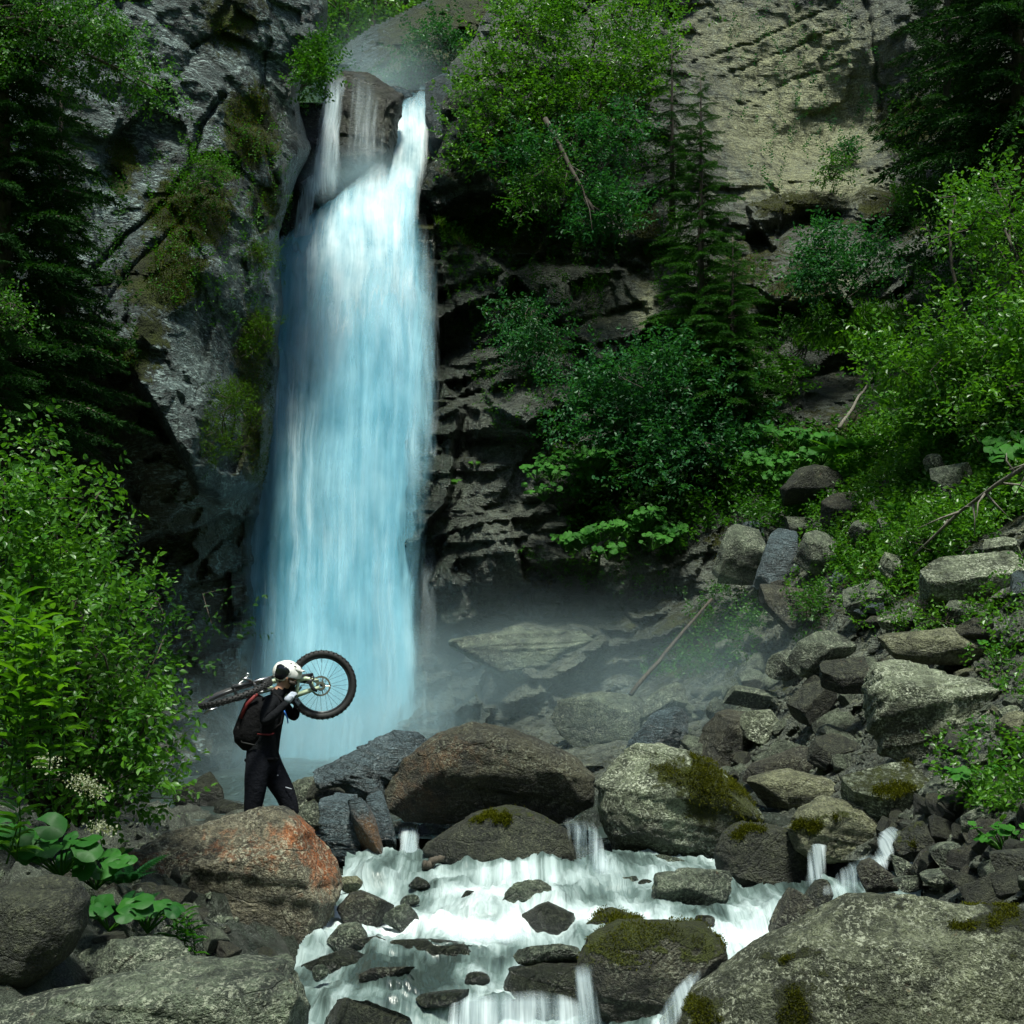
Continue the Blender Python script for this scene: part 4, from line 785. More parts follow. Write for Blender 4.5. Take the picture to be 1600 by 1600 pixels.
RK('R8', 'great slate ledge block with a lit sloping top on the scree', [(1345, 1075), (1370, 1040), (1420, 1030), (1480, 1045), (1562, 1075), (1550, 1110), (1505, 1130), (1470, 1195), (1440, 1205), (1370, 1180), (1352, 1130)], 12.8, M['pale'], 0.75, 6, [((0.10, -0.42, 0.9), 0.70), ((-0.1, -1, -0.35), 0.70)], 3, (0.88, 0.98), stains=[(1410, 1150, 60, 45, 1.1)], nz=0.04, st=0.045, sth=0.09, stn=(-0.2, 0.45, 1), q=0.55, slab=False)
RK('R9', 'broad tan slab lying above the great ledge block', [(1370, 1015), (1420, 990), (1490, 980), (1560, 985), (1575, 1015), (1530, 1040), (1440, 1035), (1380, 1035)], 14.2, M['tan'], 0.8, 5, [((.05, -.5, .9), .7)], 5, st=.04, sth=.08, stn=(0, .4, 1), moss=.3, slab=True)
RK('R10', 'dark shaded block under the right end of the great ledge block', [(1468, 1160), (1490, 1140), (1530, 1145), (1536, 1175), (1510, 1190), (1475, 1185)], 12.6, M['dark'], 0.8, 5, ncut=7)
RK('R11', 'angular grey stone below the shaded block on the scree', [(1466, 1210), (1480, 1182), (1520, 1180), (1530, 1195), (1500, 1220)], 12.2, M['grey'], 0.8, 4, ncut=7)
RK('R12', 'tan pointed slab at the right edge of the scree', [(1555, 1150), (1580, 1125), (1630, 1110), (1640, 1150), (1590, 1165)], 11.0, M['tan'], 0.8, 5, ncut=7, st=.03)
RK('R13', 'pale egg shaped stone above the pointed slab', (1580, 1118, 40, 30, 15), 11.4, M['pale'], 0.8, 4, ncut=3)
RK('R14', 'flat grey slab left of the pointed slab', [(1500, 1145), (1530, 1128), (1565, 1118), (1560, 1140), (1525, 1155)], 11.9, M['grey'], 0.8, 4, ncut=6)
RK('R15', 'long stone under the broad green leaves on the lower right bank', [(1428, 1240), (1450, 1218), (1520, 1208), (1540, 1225), (1500, 1245), (1450, 1258)], 11.8, M['grey'], 0.8, 4, ncut=7)
RK('R16', 'upright grey stone right of the mossy dark boulder', [(1500, 1290), (1515, 1262), (1545, 1258), (1560, 1280), (1545, 1305), (1515, 1310)], 10.6, M['grey'], 0.8, 5, ncut=6)
RK('R17', 'tall brown stone at the right edge above the corner boulder', [(1585, 1300), (1590, 1260), (1620, 1250), (1640, 1300), (1620, 1330), (1592, 1325)], 9.6, M['brown'], 0.8, 5, ncut=5)
RK('R18', 'mossy dark boulder right of the little double fall', [(1394, 1330), (1405, 1296), (1440, 1282), (1480, 1290), (1492, 1320), (1470, 1350), (1415, 1350)], 11.4, M['dark'], 0.8, 5, moss=.5, mossth=.6, wet=(.5, .8))
RK('R19', 'wet brown stone with water draped over its top', [(1338, 1375), (1352, 1350), (1385, 1340), (1405, 1360), (1400, 1392), (1350, 1396)], 11.0, M['brown'], 0.8, 5, ncut=5, wet=(.3, .9))
RK('R20', 'narrow leaning stone beside the draped stone', (1412, 1355, 30, 46, 70), 10.9, M['grey'], 0.8, 4, wet=(.3, .8))
RK('R21', 'round brown stone right of the narrow leaning stone', (1440, 1350, 40, 44, 0), 10.7, M['brown'], 0.9, 4, ncut=4, wet=(.3, .6))
RK('R22', 'round grey stone below the mossy dark boulder on the bank', (1480, 1338, 52, 46, 10), 10.5, M['grey'], 0.9, 4, ncut=4)
RK('R23', 'low grey stone lying just behind the top of the corner boulder', (1475, 1372, 70, 36, 0), 10.0, M['grey'], 0.9, 4, ncut=5, wet=(.2, .6))
RK('R24', 'flat stone just left of the low grey stone behind the corner boulder', (1420, 1382, 50, 26, 0), 10.2, M['grey'], 0.9, 4, ncut=5, wet=(.2, .6))
RK('R25', 'large dark stone under the lower clump of green leaves', [(1545, 1360), (1560, 1330), (1600, 1325), (1640, 1350), (1620, 1380), (1570, 1385)], 9.4, M['dark'], 0.9, 5, ncut=6)
# --- rubble on the slope
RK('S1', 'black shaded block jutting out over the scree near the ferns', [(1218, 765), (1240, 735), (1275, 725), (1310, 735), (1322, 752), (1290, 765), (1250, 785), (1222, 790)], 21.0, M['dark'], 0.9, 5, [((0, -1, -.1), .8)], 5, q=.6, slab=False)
RK('S2', 'leaning slab with a pale edge at the left end of the rubble', [(1112, 870), (1130, 830), (1165, 818), (1195, 830), (1200, 850), (1170, 890), (1125, 915)], 20.6, M['grey'], 0.7, 5, [((-.7, -.5, .5), .75)], 5, q=.6, st=.03, slab=True)
RK('S3', 'upright blue grey slab in the middle of the rubble', [(1175, 920), (1192, 870), (1212, 828), (1240, 825), (1250, 850), (1238, 885), (1210, 910), (1190, 932)], 20.0, M['slate'], 0.6, 5, [((-.4, -.8, .4), .7)], 5, st=.03, sth=.08, q=.6, slab=True)
RK('S4', 'dark wedge pointing down under the blue grey slab', [(1185, 925), (1215, 912), (1245, 925), (1268, 965), (1258, 995), (1225, 970)], 19.4, M['brown'], 0.7, 5, ncut=7, q=.6)
RK('S5', 'large dark block in the centre of the rubble slope', [(1240, 880), (1255, 838), (1290, 828), (1325, 850), (1330, 890), (1290, 905), (1250, 900)], 19.6, M['grey'], 0.8, 5, [((0, -1, 0), .8)], 5, q=.6, slab=True)
RK('S6', 'layered dark slab above the large dark block', [(1282, 800), (1300, 775), (1345, 768), (1370, 785), (1360, 815), (1310, 832), (1285, 825)], 20.0, M['brown'], 0.8, 5, ncut=6, st=.05, sth=.08, q=.6)
RK('S7', 'flat stone wedged between the layered slab and the striped stone', [(1325, 830), (1350, 812), (1385, 818), (1380, 840), (1340, 850)], 18.8, M['grey'], 0.8, 4, ncut=6)
RK('S8', 'striped pale stone among the green herbs', (1386, 824, 30, 30, 30), 18.2, M['grey'], 0.8, 4, ncut=4, st=.06, sth=.05)
RK('S9', 'dark sharp stone left of the lichen slab', [(1372, 900), (1385, 868), (1410, 862), (1425, 890), (1420, 918), (1385, 925)], 16.8, M['pale'], 0.8, 5, ncut=7)
RK('S10', 'dark overhanging block with a thin pale top', [(1316, 940), (1340, 920), (1380, 905), (1405, 925), (1390, 960), (1345, 980), (1325, 970)], 16.9, M['grey'], 0.8, 5, [((0, -.4, .9), .72), ((0, -1, -.3), .8)], 4, q=.6, slab=True)
RK('S11', 'small pale flat stone under the overhanging block', [(1370, 975), (1395, 955), (1425, 955), (1420, 970), (1390, 985)], 15.8, M['pale'], 0.8, 4, ncut=6)
RK('S12', 'wide pale slab with dark lichen at the right edge of the slope', [(1435, 915), (1460, 885), (1500, 868), (1560, 860), (1600, 880), (1620, 930), (1560, 955), (1520, 940), (1470, 930)], 14.4, M['pale'], 0.75, 6, [((-.1, -.7, .7), .7)], 5, (.84, .96), stains=[(1540, 930, 40, 20, .8)], st=.03, sth=.08, stn=(.5, .3, 1), moss=.3, q=.6, slab=True)
RK('S13', 'angular pale block on top of the wide lichen slab', [(1535, 860), (1545, 838), (1580, 838), (1600, 860), (1590, 885), (1550, 880)], 14.7, M['pale'], 0.8, 5, ncut=7)
RK('S14', 'grey layered block on the green slope below the broad leaves', [(1452, 750), (1460, 722), (1500, 728), (1525, 745), (1510, 780), (1470, 790)], 17.4, M['grey'], 0.8, 5, [((0, -.4, .9), .75), ((0, -1, -.2), .8)], 4, st=.04, sth=.08, q=.55, slab=True)
RK('S15', 'small grey stone above the layered block on the green slope', (1458, 722, 34, 28, 10), 18.0, M['grey'], 0.8, 4)
RK('S16', 'flat brown slab half buried near the layered block', [(1372, 770), (1395, 748), (1430, 752), (1430, 778), (1390, 790)], 19.2, M['brown'], 0.8, 4, ncut=6)
RK('S17', 'dark triangular stone under the lichen slab', [(1428, 940), (1450, 915), (1490, 930), (1475, 955), (1440, 960)], 14.9, M['dark'], 0.8, 4, ncut=6)
RK('S18', 'bluish lichen stone under the wide pale slab', [(1470, 965), (1490, 935), (1530, 945), (1545, 965), (1510, 985)], 14.2, M['grey'], 0.8, 4, ncut=6)
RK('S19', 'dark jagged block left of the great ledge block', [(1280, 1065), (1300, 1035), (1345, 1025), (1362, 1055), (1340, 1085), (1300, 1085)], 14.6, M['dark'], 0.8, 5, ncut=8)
RK('S20', 'dark slab in the shadow above the misty rubble', [(1225, 1050), (1250, 1010), (1300, 985), (1340, 995), (1330, 1035), (1270, 1060)], 16.4, M['grey'], 0.8, 5, ncut=7, st=.03)
RK('S21', 'tall dark stone in the misty rubble left of the ledge block', [(1228, 1120), (1240, 1075), (1280, 1062), (1310, 1080), (1300, 1125), (1250, 1135)], 15.6, M['dark'], 0.8, 5, ncut=7)
RK('S22', 'round dark stone half buried below the tall misty stone', [(1260, 1180), (1280, 1150), (1320, 1145), (1345, 1170), (1330, 1200), (1280, 1205)], 14.6, M['dark'], 0.8, 5, ncut=5)
RK('S23', 'rounded grey hump left of the tall dark misty stone', [(1130, 1100), (1150, 1075), (1195, 1070), (1215, 1090), (1190, 1108)], 17.2, M['grey'], 0.8, 4, ncut=5)
RK('S24', 'grey angular stone at the top of the misty scree', [(1195, 1060), (1210, 1030), (1245, 1015), (1255, 1040), (1225, 1065)], 17.0, M['grey'], 0.8, 4, ncut=6)
RK('S25', 'big smooth misty rock at the foot of the right cliff', [(860, 1140), (880, 1095), (930, 1080), (990, 1085), (1010, 1110), (990, 1160), (900, 1190)], 19.4, M['grey'], 0.7, 5, [((0, -.6, .8), .8)], 5, wet=(0, 3, .4), nz=.05)
RK('S26', 'squared misty rock above the blue sheened slab', [(1000, 1120), (1010, 1080), (1050, 1066), (1075, 1075), (1070, 1105), (1030, 1130)], 19.0, M['grey'], 0.8, 5, ncut=6, q=.6)
RK('S27', 'layered ledge rock sticking out under the dark overhang', [(700, 1040), (740, 995), (800, 978), (870, 985), (930, 1010), (950, 1040), (900, 1065), (760, 1070)], 22.6, M['grey'], 0.7, 6, [((0, -.6, .8), .75)], 5, wet=(0, 4, .5), st=.05, sth=.12, stn=(-.1, .3, 1))
# --- rocks at the top of the fall
RK('T1', 'rounded wet rock at the lip of the fall with thin water over it', [(500, 170), (508, 125), (535, 110), (575, 112), (610, 130), (632, 150), (622, 200), (612, 270), (540, 285), (495, 250)], 25.9, M['dark'], 0.6, 6, ncut=6, cutd=(.84, .96), wet=(0, 30, .8), nz=.06, st=.02)
RK('T2', 'wet rock beside the left edge of the fall below the lip', [(470, 290), (482, 265), (510, 262), (538, 275), (545, 295), (520, 325), (480, 330)], 25.9, M['slate'], 0.7, 5, ncut=5, wet=(0, 30, .5), nz=.06)
# --- smaller loose stones, copies of a few shapes
def copies(n, fn, label, group, mats, res=4, name='stone', cat='stone', protos=6):
    ps = []
    for k in range(protos):
        r = rock(label, (800, 800, 100, 100 * RS.uniform(.6, .9), 0), 20, M[mats[k % len(mats)]], RS.uniform(.7, 1.0), res, slab=(k % 2 == 0 and 'round' not in label), ncut=11, cutd=(.35, .7), nz=.018, st=.02, chip=.03, name=name, cat=cat, group=group, moss=.35, mossth=.7, wet=None)
        ps.append(r)
    used = set()
    for i in range(n):
        p, nrm, size = fn(i); k = int(RS.integers(protos)); b = ps[k]
        o = b if k not in used else b.copy()
        if k in used: COL.objects.link(o)
        used.add(k)
        o.location = p + np.asarray(nrm) * size * 0.12
        s = size; o.scale = (s * RS.uniform(.8, 1.3), s * RS.uniform(.8, 1.2), s * RS.uniform(.65, 1.0))
        o.rotation_euler = (RS.uniform(-.5, .5), RS.uniform(-.5, .5), RS.uniform(0, 6.3))
        tag(o, label, cat, group)
    for k in range(protos):
        if k not in used: bpy.data.objects.remove(ps[k])
def on_poly(S, poly):
    a = np.array(poly); lo, hi = a.min(0), a.max(0)
    while True:
        x, y = RS.uniform(lo[0], hi[0]), RS.uniform(lo[1], hi[1])
        if inpoly(poly, np.array([x]), np.array([y]))[0]: break
    w, n, d = look(S, x, y); return w, n, float(d)
def st_right(i):
    w, n, d = on_poly(SR, [(1340, 1290), (1480, 1250), (1620, 1230), (1640, 1400), (1460, 1400), (1440, 1340), (1350, 1330)]); return w, n, RS.uniform(.12, .30)
copies(60, st_right, 'small grey stone among the stones on the bank above the corner boulder', 'small stones on the lower right bank', ['grey', 'dark', 'brown'])
def st_mist(i):
    w, n, d = on_poly(SR, [(1050, 1130), (1150, 1000), (1250, 980), (1360, 1020), (1350, 1200), (1240, 1240), (1100, 1250)]); return w, n, RS.uniform(.15, .5)
copies(80, st_mist, 'angular grey stone in the misty scree below the rubble', 'stones in the misty scree', ['grey', 'grey', 'dark'])
def st_slope(i):
    w, n, d = on_poly(SR, [(1120, 860), (1280, 760), (1440, 820), (1620, 900), (1620, 1000), (1360, 1000), (1200, 990)]); return w, n, RS.uniform(.18, .55)
copies(26, st_slope, 'broken dark stone lying in the rubble slope under the green herbs', 'stones in the upper rubble', ['grey', 'slate', 'brown'])
def st_scree(i):
    w, n, d = on_poly(SR, [(1440, 1080), (1620, 1000), (1620, 1260), (1480, 1260)]); return w, n, RS.uniform(.06, .22)
copies(60, st_scree, 'small grey stone on the gravel right of the great ledge block', 'stones on the gravel slope', ['grey', 'tan', 'pale'])
def st_left(i):
    x, y = PA(RS.uniform(60, 330), 1330, RS.uniform(9.5, 12.5))[:2]; return np.array([x, y, gz(x, y)]), (0, 0, 1), RS.uniform(.06, .18)
copies(40, st_left, 'small grey stone on the dark gravel under the left bush', 'stones under the left bush', ['grey', 'dark'])
def st_foot(i):
    x, y = RS.uniform(-2.9, -1.5), RS.uniform(7.9, 9.6); return np.array([x, y, gz(x, y)]), (0, 0, 1), RS.uniform(.08, .3)
copies(36, st_foot, 'damp stone in the gap between the orange boulder and the bottom left slab', 'stones between the near left boulders', ['dark', 'grey', 'brown'])
RK('T3', 'small dark rock at the lip of the fall left of the chute', [(606, 150), (618, 134), (640, 136), (646, 158), (625, 172)], 27.6, M['slate'], .8, 4, wet=(0, 40, .8))
RK('T4', 'wet rock rim on the right side of the upper chute', [(664, 200), (672, 150), (690, 122), (712, 110), (722, 150), (705, 230), (672, 260)], 26.7, M['slate'], .7, 5, wet=(0, 40, .6))
# gravel nobody could count
def gravel(name, n, pick, mat, smin, smax):
    v, f = ico(1); V = []; Fc = []
    for i in range(n):
        p, s = pick(), RS.uniform(smin, smax); q = v * RS.uniform(.5, 1.2, 3) * (1 + .25 * RS.standard_normal((len(v), 1))) * s
        a = RS.uniform(0, 6.3); c, sn = math.cos(a), math.sin(a); q = q @ np.array([[c, -sn, 0], [sn, c, 0], [0, 0, 1]])
        V.append(q + p); Fc.append(f + i * len(v))
    return tag(mesh_np(name, np.concatenate(V), np.concatenate(Fc), mat, smooth=False, attrs={'mask': np.zeros((n * len(v), 3))}), kind='stuff')
def pk():
    return on_poly(SR, [(1040, 1160), (1120, 990), (1300, 960), (1620, 960), (1640, 1390), (1330, 1300), (1200, 1260)])[0]
gravel('scree_gravel', 1500, pk, M['ground'], .015, .06); gravel('pale_scree_gravel', 900, pk, M['grey'], .012, .045)
def pk2():
    x, y = RS.uniform(-6.5, -2.0), RS.uniform(8, 14); return np.array([x, y, gz(x, y)])
gravel('bank_gravel', 1500, pk2, M['grey'], .012, .045)

# ------------------------------------------------------------------ vegetation
def unit(a): return a / (np.linalg.norm(a, axis=-1, keepdims=True) + 1e-9)
LT = np.array([(0, 0, 0), (.30, -.44, .10), (.66, -.38, .06), (1, 0, -.14), (.66, .38, .06), (.30, .44, .10)])   # along, across, lift
LTF = np.array([(0, 3, 2, 1), (0, 5, 4, 3)])
def leaf_arrays(B, A, N, L, Wd):
    A = unit(A); S = unit(np.cross(A, N)); N = np.cross(S, A)
    v = B[:, None] + A[:, None] * (LT[None, :, 0:1] * L[:, None, None]) + S[:, None] * (LT[None, :, 1:2] * Wd[:, None, None]) + N[:, None] * (LT[None, :, 2:3] * L[:, None, None])
    n = len(B); f = (LTF[None] + (np.arange(n) * 6)[:, None, None]).reshape(-1, 4)
    return v.reshape(-1, 3), f
_leafmesh = {}
def leaf_mesh(mat, wr):
    k = (mat.name, wr)
    if k not in _leafmesh:
        t = np.array([(0, 0, 0), (.15, -.3, .06), (.40, -.48, .1), (.70, -.36, .05), (1, 0, -.15), (.70, .36, .05), (.40, .48, .1), (.15, .3, .06), (.4, 0, 0), (.7, 0, -.03)])
        t[:, 1] *= wr
        me = bpy.data.meshes.new('leaf'); me.from_pydata([tuple(q) for q in t], [], [(0, 8, 2, 1), (8, 9, 3, 2), (9, 4, 3), (0, 7, 6, 8), (8, 6, 5, 9), (9, 5, 4)])
        me.polygons.foreach_set('use_smooth', [True] * 6); me.materials.append(mat); _leafmesh[k] = me
    return _leafmesh[k]
def sprays(P0, T, per, L, jit=0.35, gap=0.62, droop=0.0):
    """leaves set alternately along twigs starting at P0 in direction T"""
    n = len(P0); T = unit(T); up = np.tile([0, 0, 1.0], (n, 1)) + 0.6 * RS.standard_normal((n, 3)); S = unit(np.cross(T, up)); U = np.cross(S, T)
    B, A, N = [], [], []
    for k in range(per):
        s = 1 if k % 2 else -1; t = (k + 0.5) * gap * L
        b = P0 + T * t + np.array([0, 0, -droop * (t / (per * gap * L)) ** 2 * per * gap * L])
        a = T * 0.55 + S * s * 0.9 + jit * RS.standard_normal((n, 3)) + np.array([0, 0, -0.15 - droop])
        B.append(b); A.append(a); N.append(U + 0.45 * RS.standard_normal((n, 3)) + np.array([0, -0.25, 0.5]))
    return np.concatenate(B), np.concatenate(A), np.concatenate(N)
def ell_pts(bl, n, bias=0.45):
    c = PA(bl[0], bl[1], bl[4]); m = mpp(bl[4]); r = np.array([bl[2] * m, bl[5], bl[3] * m])
    u = unit(RS.standard_normal((n, 3))); q = RS.uniform(0, 1, (n, 1)) ** bias
    return c + u * q * r, u / r
def shrub(name, label, cat, bls, twigs, leaf, mat, root, parts=0, per=8, wr=0.62, clump=0.16, nclump=None, group=None, droop=0.0, stems=5, up=0.5, stem_r=0.02, bark='bark', bias=0.45):
    """bls: foliage masses (x, y, rx, ry, depth, depth radius)"""
    rt = P(*root); o = thing(name, label, cat, rt, group); r0 = np.array(rt[:])
    area = np.array([b[2] * b[3] for b in bls], float); pr = area / area.sum()
    P0, T, C = [], [], []
    for b, q in zip(bls, pr):
        n = max(6, int(twigs * q)); k = max(4, int((nclump or twigs / 14) * q))
        c, nr = ell_pts(b, k, bias); i = RS.integers(0, k, n)
        P0.append(c[i] + clump * RS.standard_normal((n, 3)) * np.array([1, 1, .7])); T.append(unit(nr[i]) * 0.6 + np.array([0, -0.15, up]) + 0.55 * RS.standard_normal((n, 3))); C.append(c)
    P0 = np.concatenate(P0); T = np.concatenate(T); C = np.concatenate(C)
    B, A, N = sprays(P0, T, per, leaf, droop=droop); n = len(B)
    L = leaf * RS.uniform(.55, 1.3, n); Wd = L * wr * RS.uniform(.85, 1.15, n)
    keep = np.ones(n, bool)
    if parts:
        px, py = proj(B); inside = (px > 5) & (px < 1595) & (py > 5) & (py < 1595)
        score = B[:, 1] + RS.uniform(0, .5, n) + 1e3 * ~inside; idx = np.argsort(score)[:parts]; keep[idx] = False
        me = leaf_mesh(mat, wr)
        A1 = unit(A); S1 = unit(np.cross(A1, N)); N1 = np.cross(S1, A1)
        for i in idx:
            q = link('leaf', me, o); Mx = Matrix((A1[i] * L[i], S1[i] * L[i], N1[i] * L[i])).transposed().to_4x4(); Mx.translation = Vector(B[i] - r0); q.matrix_basis = Mx
    v, f = leaf_arrays(B[keep], A[keep], N[keep], L[keep], Wd[keep])
    tag(mesh_np('foliage', v - r0, f, mat, o, smooth=False), kind='stuff')
    mb = MB()
    for i in RS.choice(len(C), min(len(C), stems), replace=False):
        e = Vector(C[i]); mid = rt.lerp(e, .5) + Vector((RS.normal(0, .1), RS.normal(0, .1), .12)) * (e - rt).length
        pts = [rt.lerp(mid, t).lerp(mid.lerp(e, t), t) for t in np.linspace(0, 1, 7)]
        mb.tube(pts, np.linspace(stem_r, stem_r * .3, 7), 5)
    for i in RS.choice(len(P0), min(len(P0), 60), replace=False):
        j = np.argmin(((C - P0[i]) ** 2).sum(1)); t = unit(T[i]); mb.tube([C[j], P0[i], P0[i] + t * per * leaf * .55], [stem_r * .3, stem_r * .2, stem_r * .08], 3, False)
    mb.build('stem', M[bark], o)
    return o

# --- left bank bush and neighbours
shrub('alder_bush', 'large bright alder bush filling the left edge beside the waterfall', 'bush',
      [(0, 695, 32, 55, 9.6, .4), (45, 820, 70, 70, 9.4, .6), (120, 890, 85, 55, 9.6, .6), (90, 960, 130, 90, 9.2, .8), (205, 940, 60, 32, 9.8, .4), (140, 1050, 90, 65, 9.3, .6), (60, 1080, 90, 100, 9.0, .7), (160, 795, 14, 30, 9.8, .2), (180, 1150, 90, 70, 9.2, .6), (-40, 900, 80, 200, 9, .7), (15, 765, 50, 45, 9.5, .4)],
      1250, .060, M['leaf_bright'], (90, 1300, 10.2), 300, 8, .66, .135, 130, stems=44, stem_r=.024)
shrub('alder_bush', 'low spreading bright bush branch reaching towards the person on the left bank', 'bush',
      [(232, 1135, 50, 14, 9.9, .3), (200, 1185, 60, 36, 9.8, .4), (130, 1220, 110, 45, 9.4, .5), (215, 1235, 40, 22, 10.2, .3)],
      360, .058, M['leaf_bright'], (120, 1290, 10), 200, 8, .64, .13, 50, stems=14, stem_r=.014)
shrub('leafy_shrub', 'dark shrub growing behind the left alder bush under the overhang', 'shrub',
      [(60, 1180, 120, 70, 11.5, .6), (200, 1080, 90, 90, 12, .6), (290, 960, 60, 50, 12, .5), (130, 960, 120, 120, 12, .6)], 420, .06, M['leaf_dark'], (120, 1290, 12.2), 0, 8, .62, .2, 60, stems=12)
def herb(name, label, roots, d, hpx, mat, leaf, group, nl=16, wr=.22):
    for (px, py) in roots:
        rt = P(px, py, d); h = hpx * mpp(d) * RS.uniform(.8, 1.15); o = thing(name, label, 'plant', rt, group)
        lean = Vector((RS.normal(0, .15), RS.normal(-.1, .1), 1)); tip = rt + lean * h
        MB().tube([rt, rt.lerp(tip, .5) + Vector((.02, 0, 0)), tip], [.006, .005, .002], 5).build('stem', M['leaf_mid'], o)
        me = leaf_mesh(mat, wr)
        for k in range(nl):
            t = .15 + .85 * (k / nl); b = rt.lerp(tip, t); a = k * 2.4 + RS.uniform(-.3, .3)
            A = Vector((math.cos(a), math.sin(a), .55 - .5 * (1 - t))).normalized(); S = A.cross(Vector((0, 0, 1))).normalized(); N = S.cross(A); L = leaf * (1.15 - .5 * abs(t - .45)) * RS.uniform(.8, 1.15)
            q = link('leaf', me, o); Mx = Matrix((A * L, S * L, N * L)).transposed().to_4x4(); Mx.translation = b - rt; q.matrix_basis = Mx
herb('willowherb', 'tall herb with narrow bright leaves at the left edge', [(12, 1230), (40, 1240), (75, 1235), (28, 1180), (62, 1170), (100, 1200), (8, 1130), (50, 1110)], 7.3, 190, M['leaf_yellow'], .17, 'narrow leaved herbs at the left edge', 22)
herb('willowherb', 'short pale herb with narrow leaves beside the round boulder at the left edge', [(10, 1350), (25, 1345)], 7.4, 110, M['leaf_bright'], .15, 'short herbs at the left edge', 14)
herb('willowherb', 'glossy narrow leaved herb against the base of the orange boulder', [(285, 1500), (305, 1500), (270, 1495)], 8.2, 75, M['leaf_mid'], .12, 'herbs at the foot of the orange boulder', 14)
for k, (px, py) in enumerate([(128, 1222), (148, 1235), (72, 1190), (155, 1295)]):
    c = P(px, py, 8.2); n = 160; q = np.array(c[:]) + RS.standard_normal((n, 3)) * np.array([.045, .04, .03]); v, f = leaf_arrays(q, RS.standard_normal((n, 3)), RS.standard_normal((n, 3)), np.full(n, .016), np.full(n, .014))
    o = thing('flower_head', ['cream flower head in front of the left bush, lower one', 'cream flower head in front of the left bush, lowest of the pair on the right', 'cream flower head in front of the left bush, upper one', 'small cream flower head above the dark gravel'][k], 'flower', c)
    tag(mesh_np('florets', v - np.array(c[:]), f, M['flower'], o, smooth=False), kind='stuff')
    MB().tube([c, c + Vector((.02, .1, -.3))], .004, 4).build('stem', M['leaf_mid'], o)

# --- broad round leaves
def disc_leaf(mat, n=14):
    k = ('disc', mat.name)
    if k not in _leafmesh:
        v = [(0, 0, -.06)]; 
        for ring, rr in ((.55, .02), (1.0, .0)):
            for i in range(n):
                a = math.pi * .09 + (2 * math.pi - math.pi * .18) * i / (n - 1); w = ring * (1 + (.06 * math.cos(5 * a) if ring == 1 else 0))
                v.append((math.cos(a + math.pi) * -w if False else -math.cos(a) * w, math.sin(a) * w, rr + .10 * math.cos(3.5 * a) * ring - .14 * ring * ring + .06))
        f = [(0, 1 + i, 2 + i) for i in range(n - 1)] + [(1 + i, 1 + n + i, 2 + n + i, 2 + i) for i in range(n - 1)]
        me = bpy.data.meshes.new('leaf'); me.from_pydata(v, [], f); me.polygons.foreach_set('use_smooth', [True] * len(f)); me.materials.append(mat); _leafmesh[k] = me
    return _leafmesh[k]
def butterbur(label, rt, nl, r, spread, mat, group, tilt=(0, -.45, 1)):
    o = thing('broad_leaf_plant', label, 'plant', rt, group); me = disc_leaf(mat); mb = MB()
    for k in range(nl):
        a = RS.uniform(0, 6.3); q = math.sqrt(RS.uniform(.02, 1)) * spread; h = RS.uniform(.5, 1.1) * spread * .7 + .03
        p = Vector((math.cos(a) * q, math.sin(a) * q * .7 - .1 * spread, h)); N = (Vector(tilt) + Vector(RS.normal(0, .28, 3)) + p.normalized() * .35).normalized()
        A = Vector((math.cos(a), math.sin(a), 0)) ; A = (A - N * A.dot(N)).normalized(); S = N.cross(A); s = r * RS.uniform(.6, 1.2)
        l = link('leaf', me, o); Mx = Matrix((A * s, S * s, N * s)).transposed().to_4x4(); Mx.translation = p; l.matrix_basis = Mx
        mb.tube([Vector((0, 0, 0)), Vector((p.x * .6, p.y * .6, p.z * .6)), p - N * .02], [.007, .005, .004], 4, False)
    mb.build('stalk', M['leaf_mid'], o, origin=(0, 0, 0))
    return o
for lab, px, py, d, nl, r, sp_ in [('clump of large round wet leaves at the left edge above the round boulder', 30, 1345, 7.9, 16, .085, .26), ('clump of large round leaves just behind the round left boulder', 95, 1370, 8.0, 16, .08, .26), ('clump of round leaves right of the round left boulder', 150, 1390, 8.2, 14, .07, .24),
                              ('flat round leaves between the round boulder and the orange boulder', 170, 1455, 7.7, 13, .07, .2), ('round leaves hanging over the rock under the orange boulder', 230, 1458, 8.0, 12, .065, .2)]:
    butterbur(lab, P(px, py, d), nl, r, sp_, M['leaf_broad'], None, (0, -.7, 1))
def bb_patch(poly, n, label, group, nl, r, sp_, mat, off=.7):
    for i in range(n):
        w, nn, d = on_poly(SR, poly); butterbur(label, Vector(w) + Vector((0, -off, 0)), nl, r, sp_, mat, group, (0, -.9, .8))
bb_patch([(800, 740), (860, 720), (960, 740), (960, 860), (880, 890), (840, 800)], 16, 'round leaved plant in the bright patch below the central bush', 'broad leaves below the central bush', 20, .068, .36, M['leaf_broad2'])
bb_patch([(890, 830), (1040, 820), (1050, 850), (980, 890), (890, 885)], 12, 'round leaved plant in the lowest patch above the dark overhang', 'broad leaves above the overhang', 20, .066, .34, M['leaf_broad2'])
bb_patch([(1150, 700), (1270, 690), (1270, 740), (1200, 780), (1150, 760)], 12, 'round leaved plant on the ledge left of the ferns', 'broad leaves on the middle ledge', 20, .068, .36, M['leaf_broad2'])
bb_patch([(1500, 660), (1600, 620), (1620, 760), (1540, 750)], 10, 'round leaved plant in the bright patch at the right edge', 'broad leaves at the right edge', 14, .10, .38, M['leaf_broad2'])
bb_patch([(1560, 790), (1620, 780), (1620, 840), (1570, 840)], 3, 'round leaved plant above the wide lichen slab', 'broad leaves above the lichen slab', 10, .07, .25, M['leaf_bright'])
butterbur('single clump of round leaves on the rock right beside the fall', P(700, 765, 24.6), 9, .08, .22, M['leaf_mid'], None)
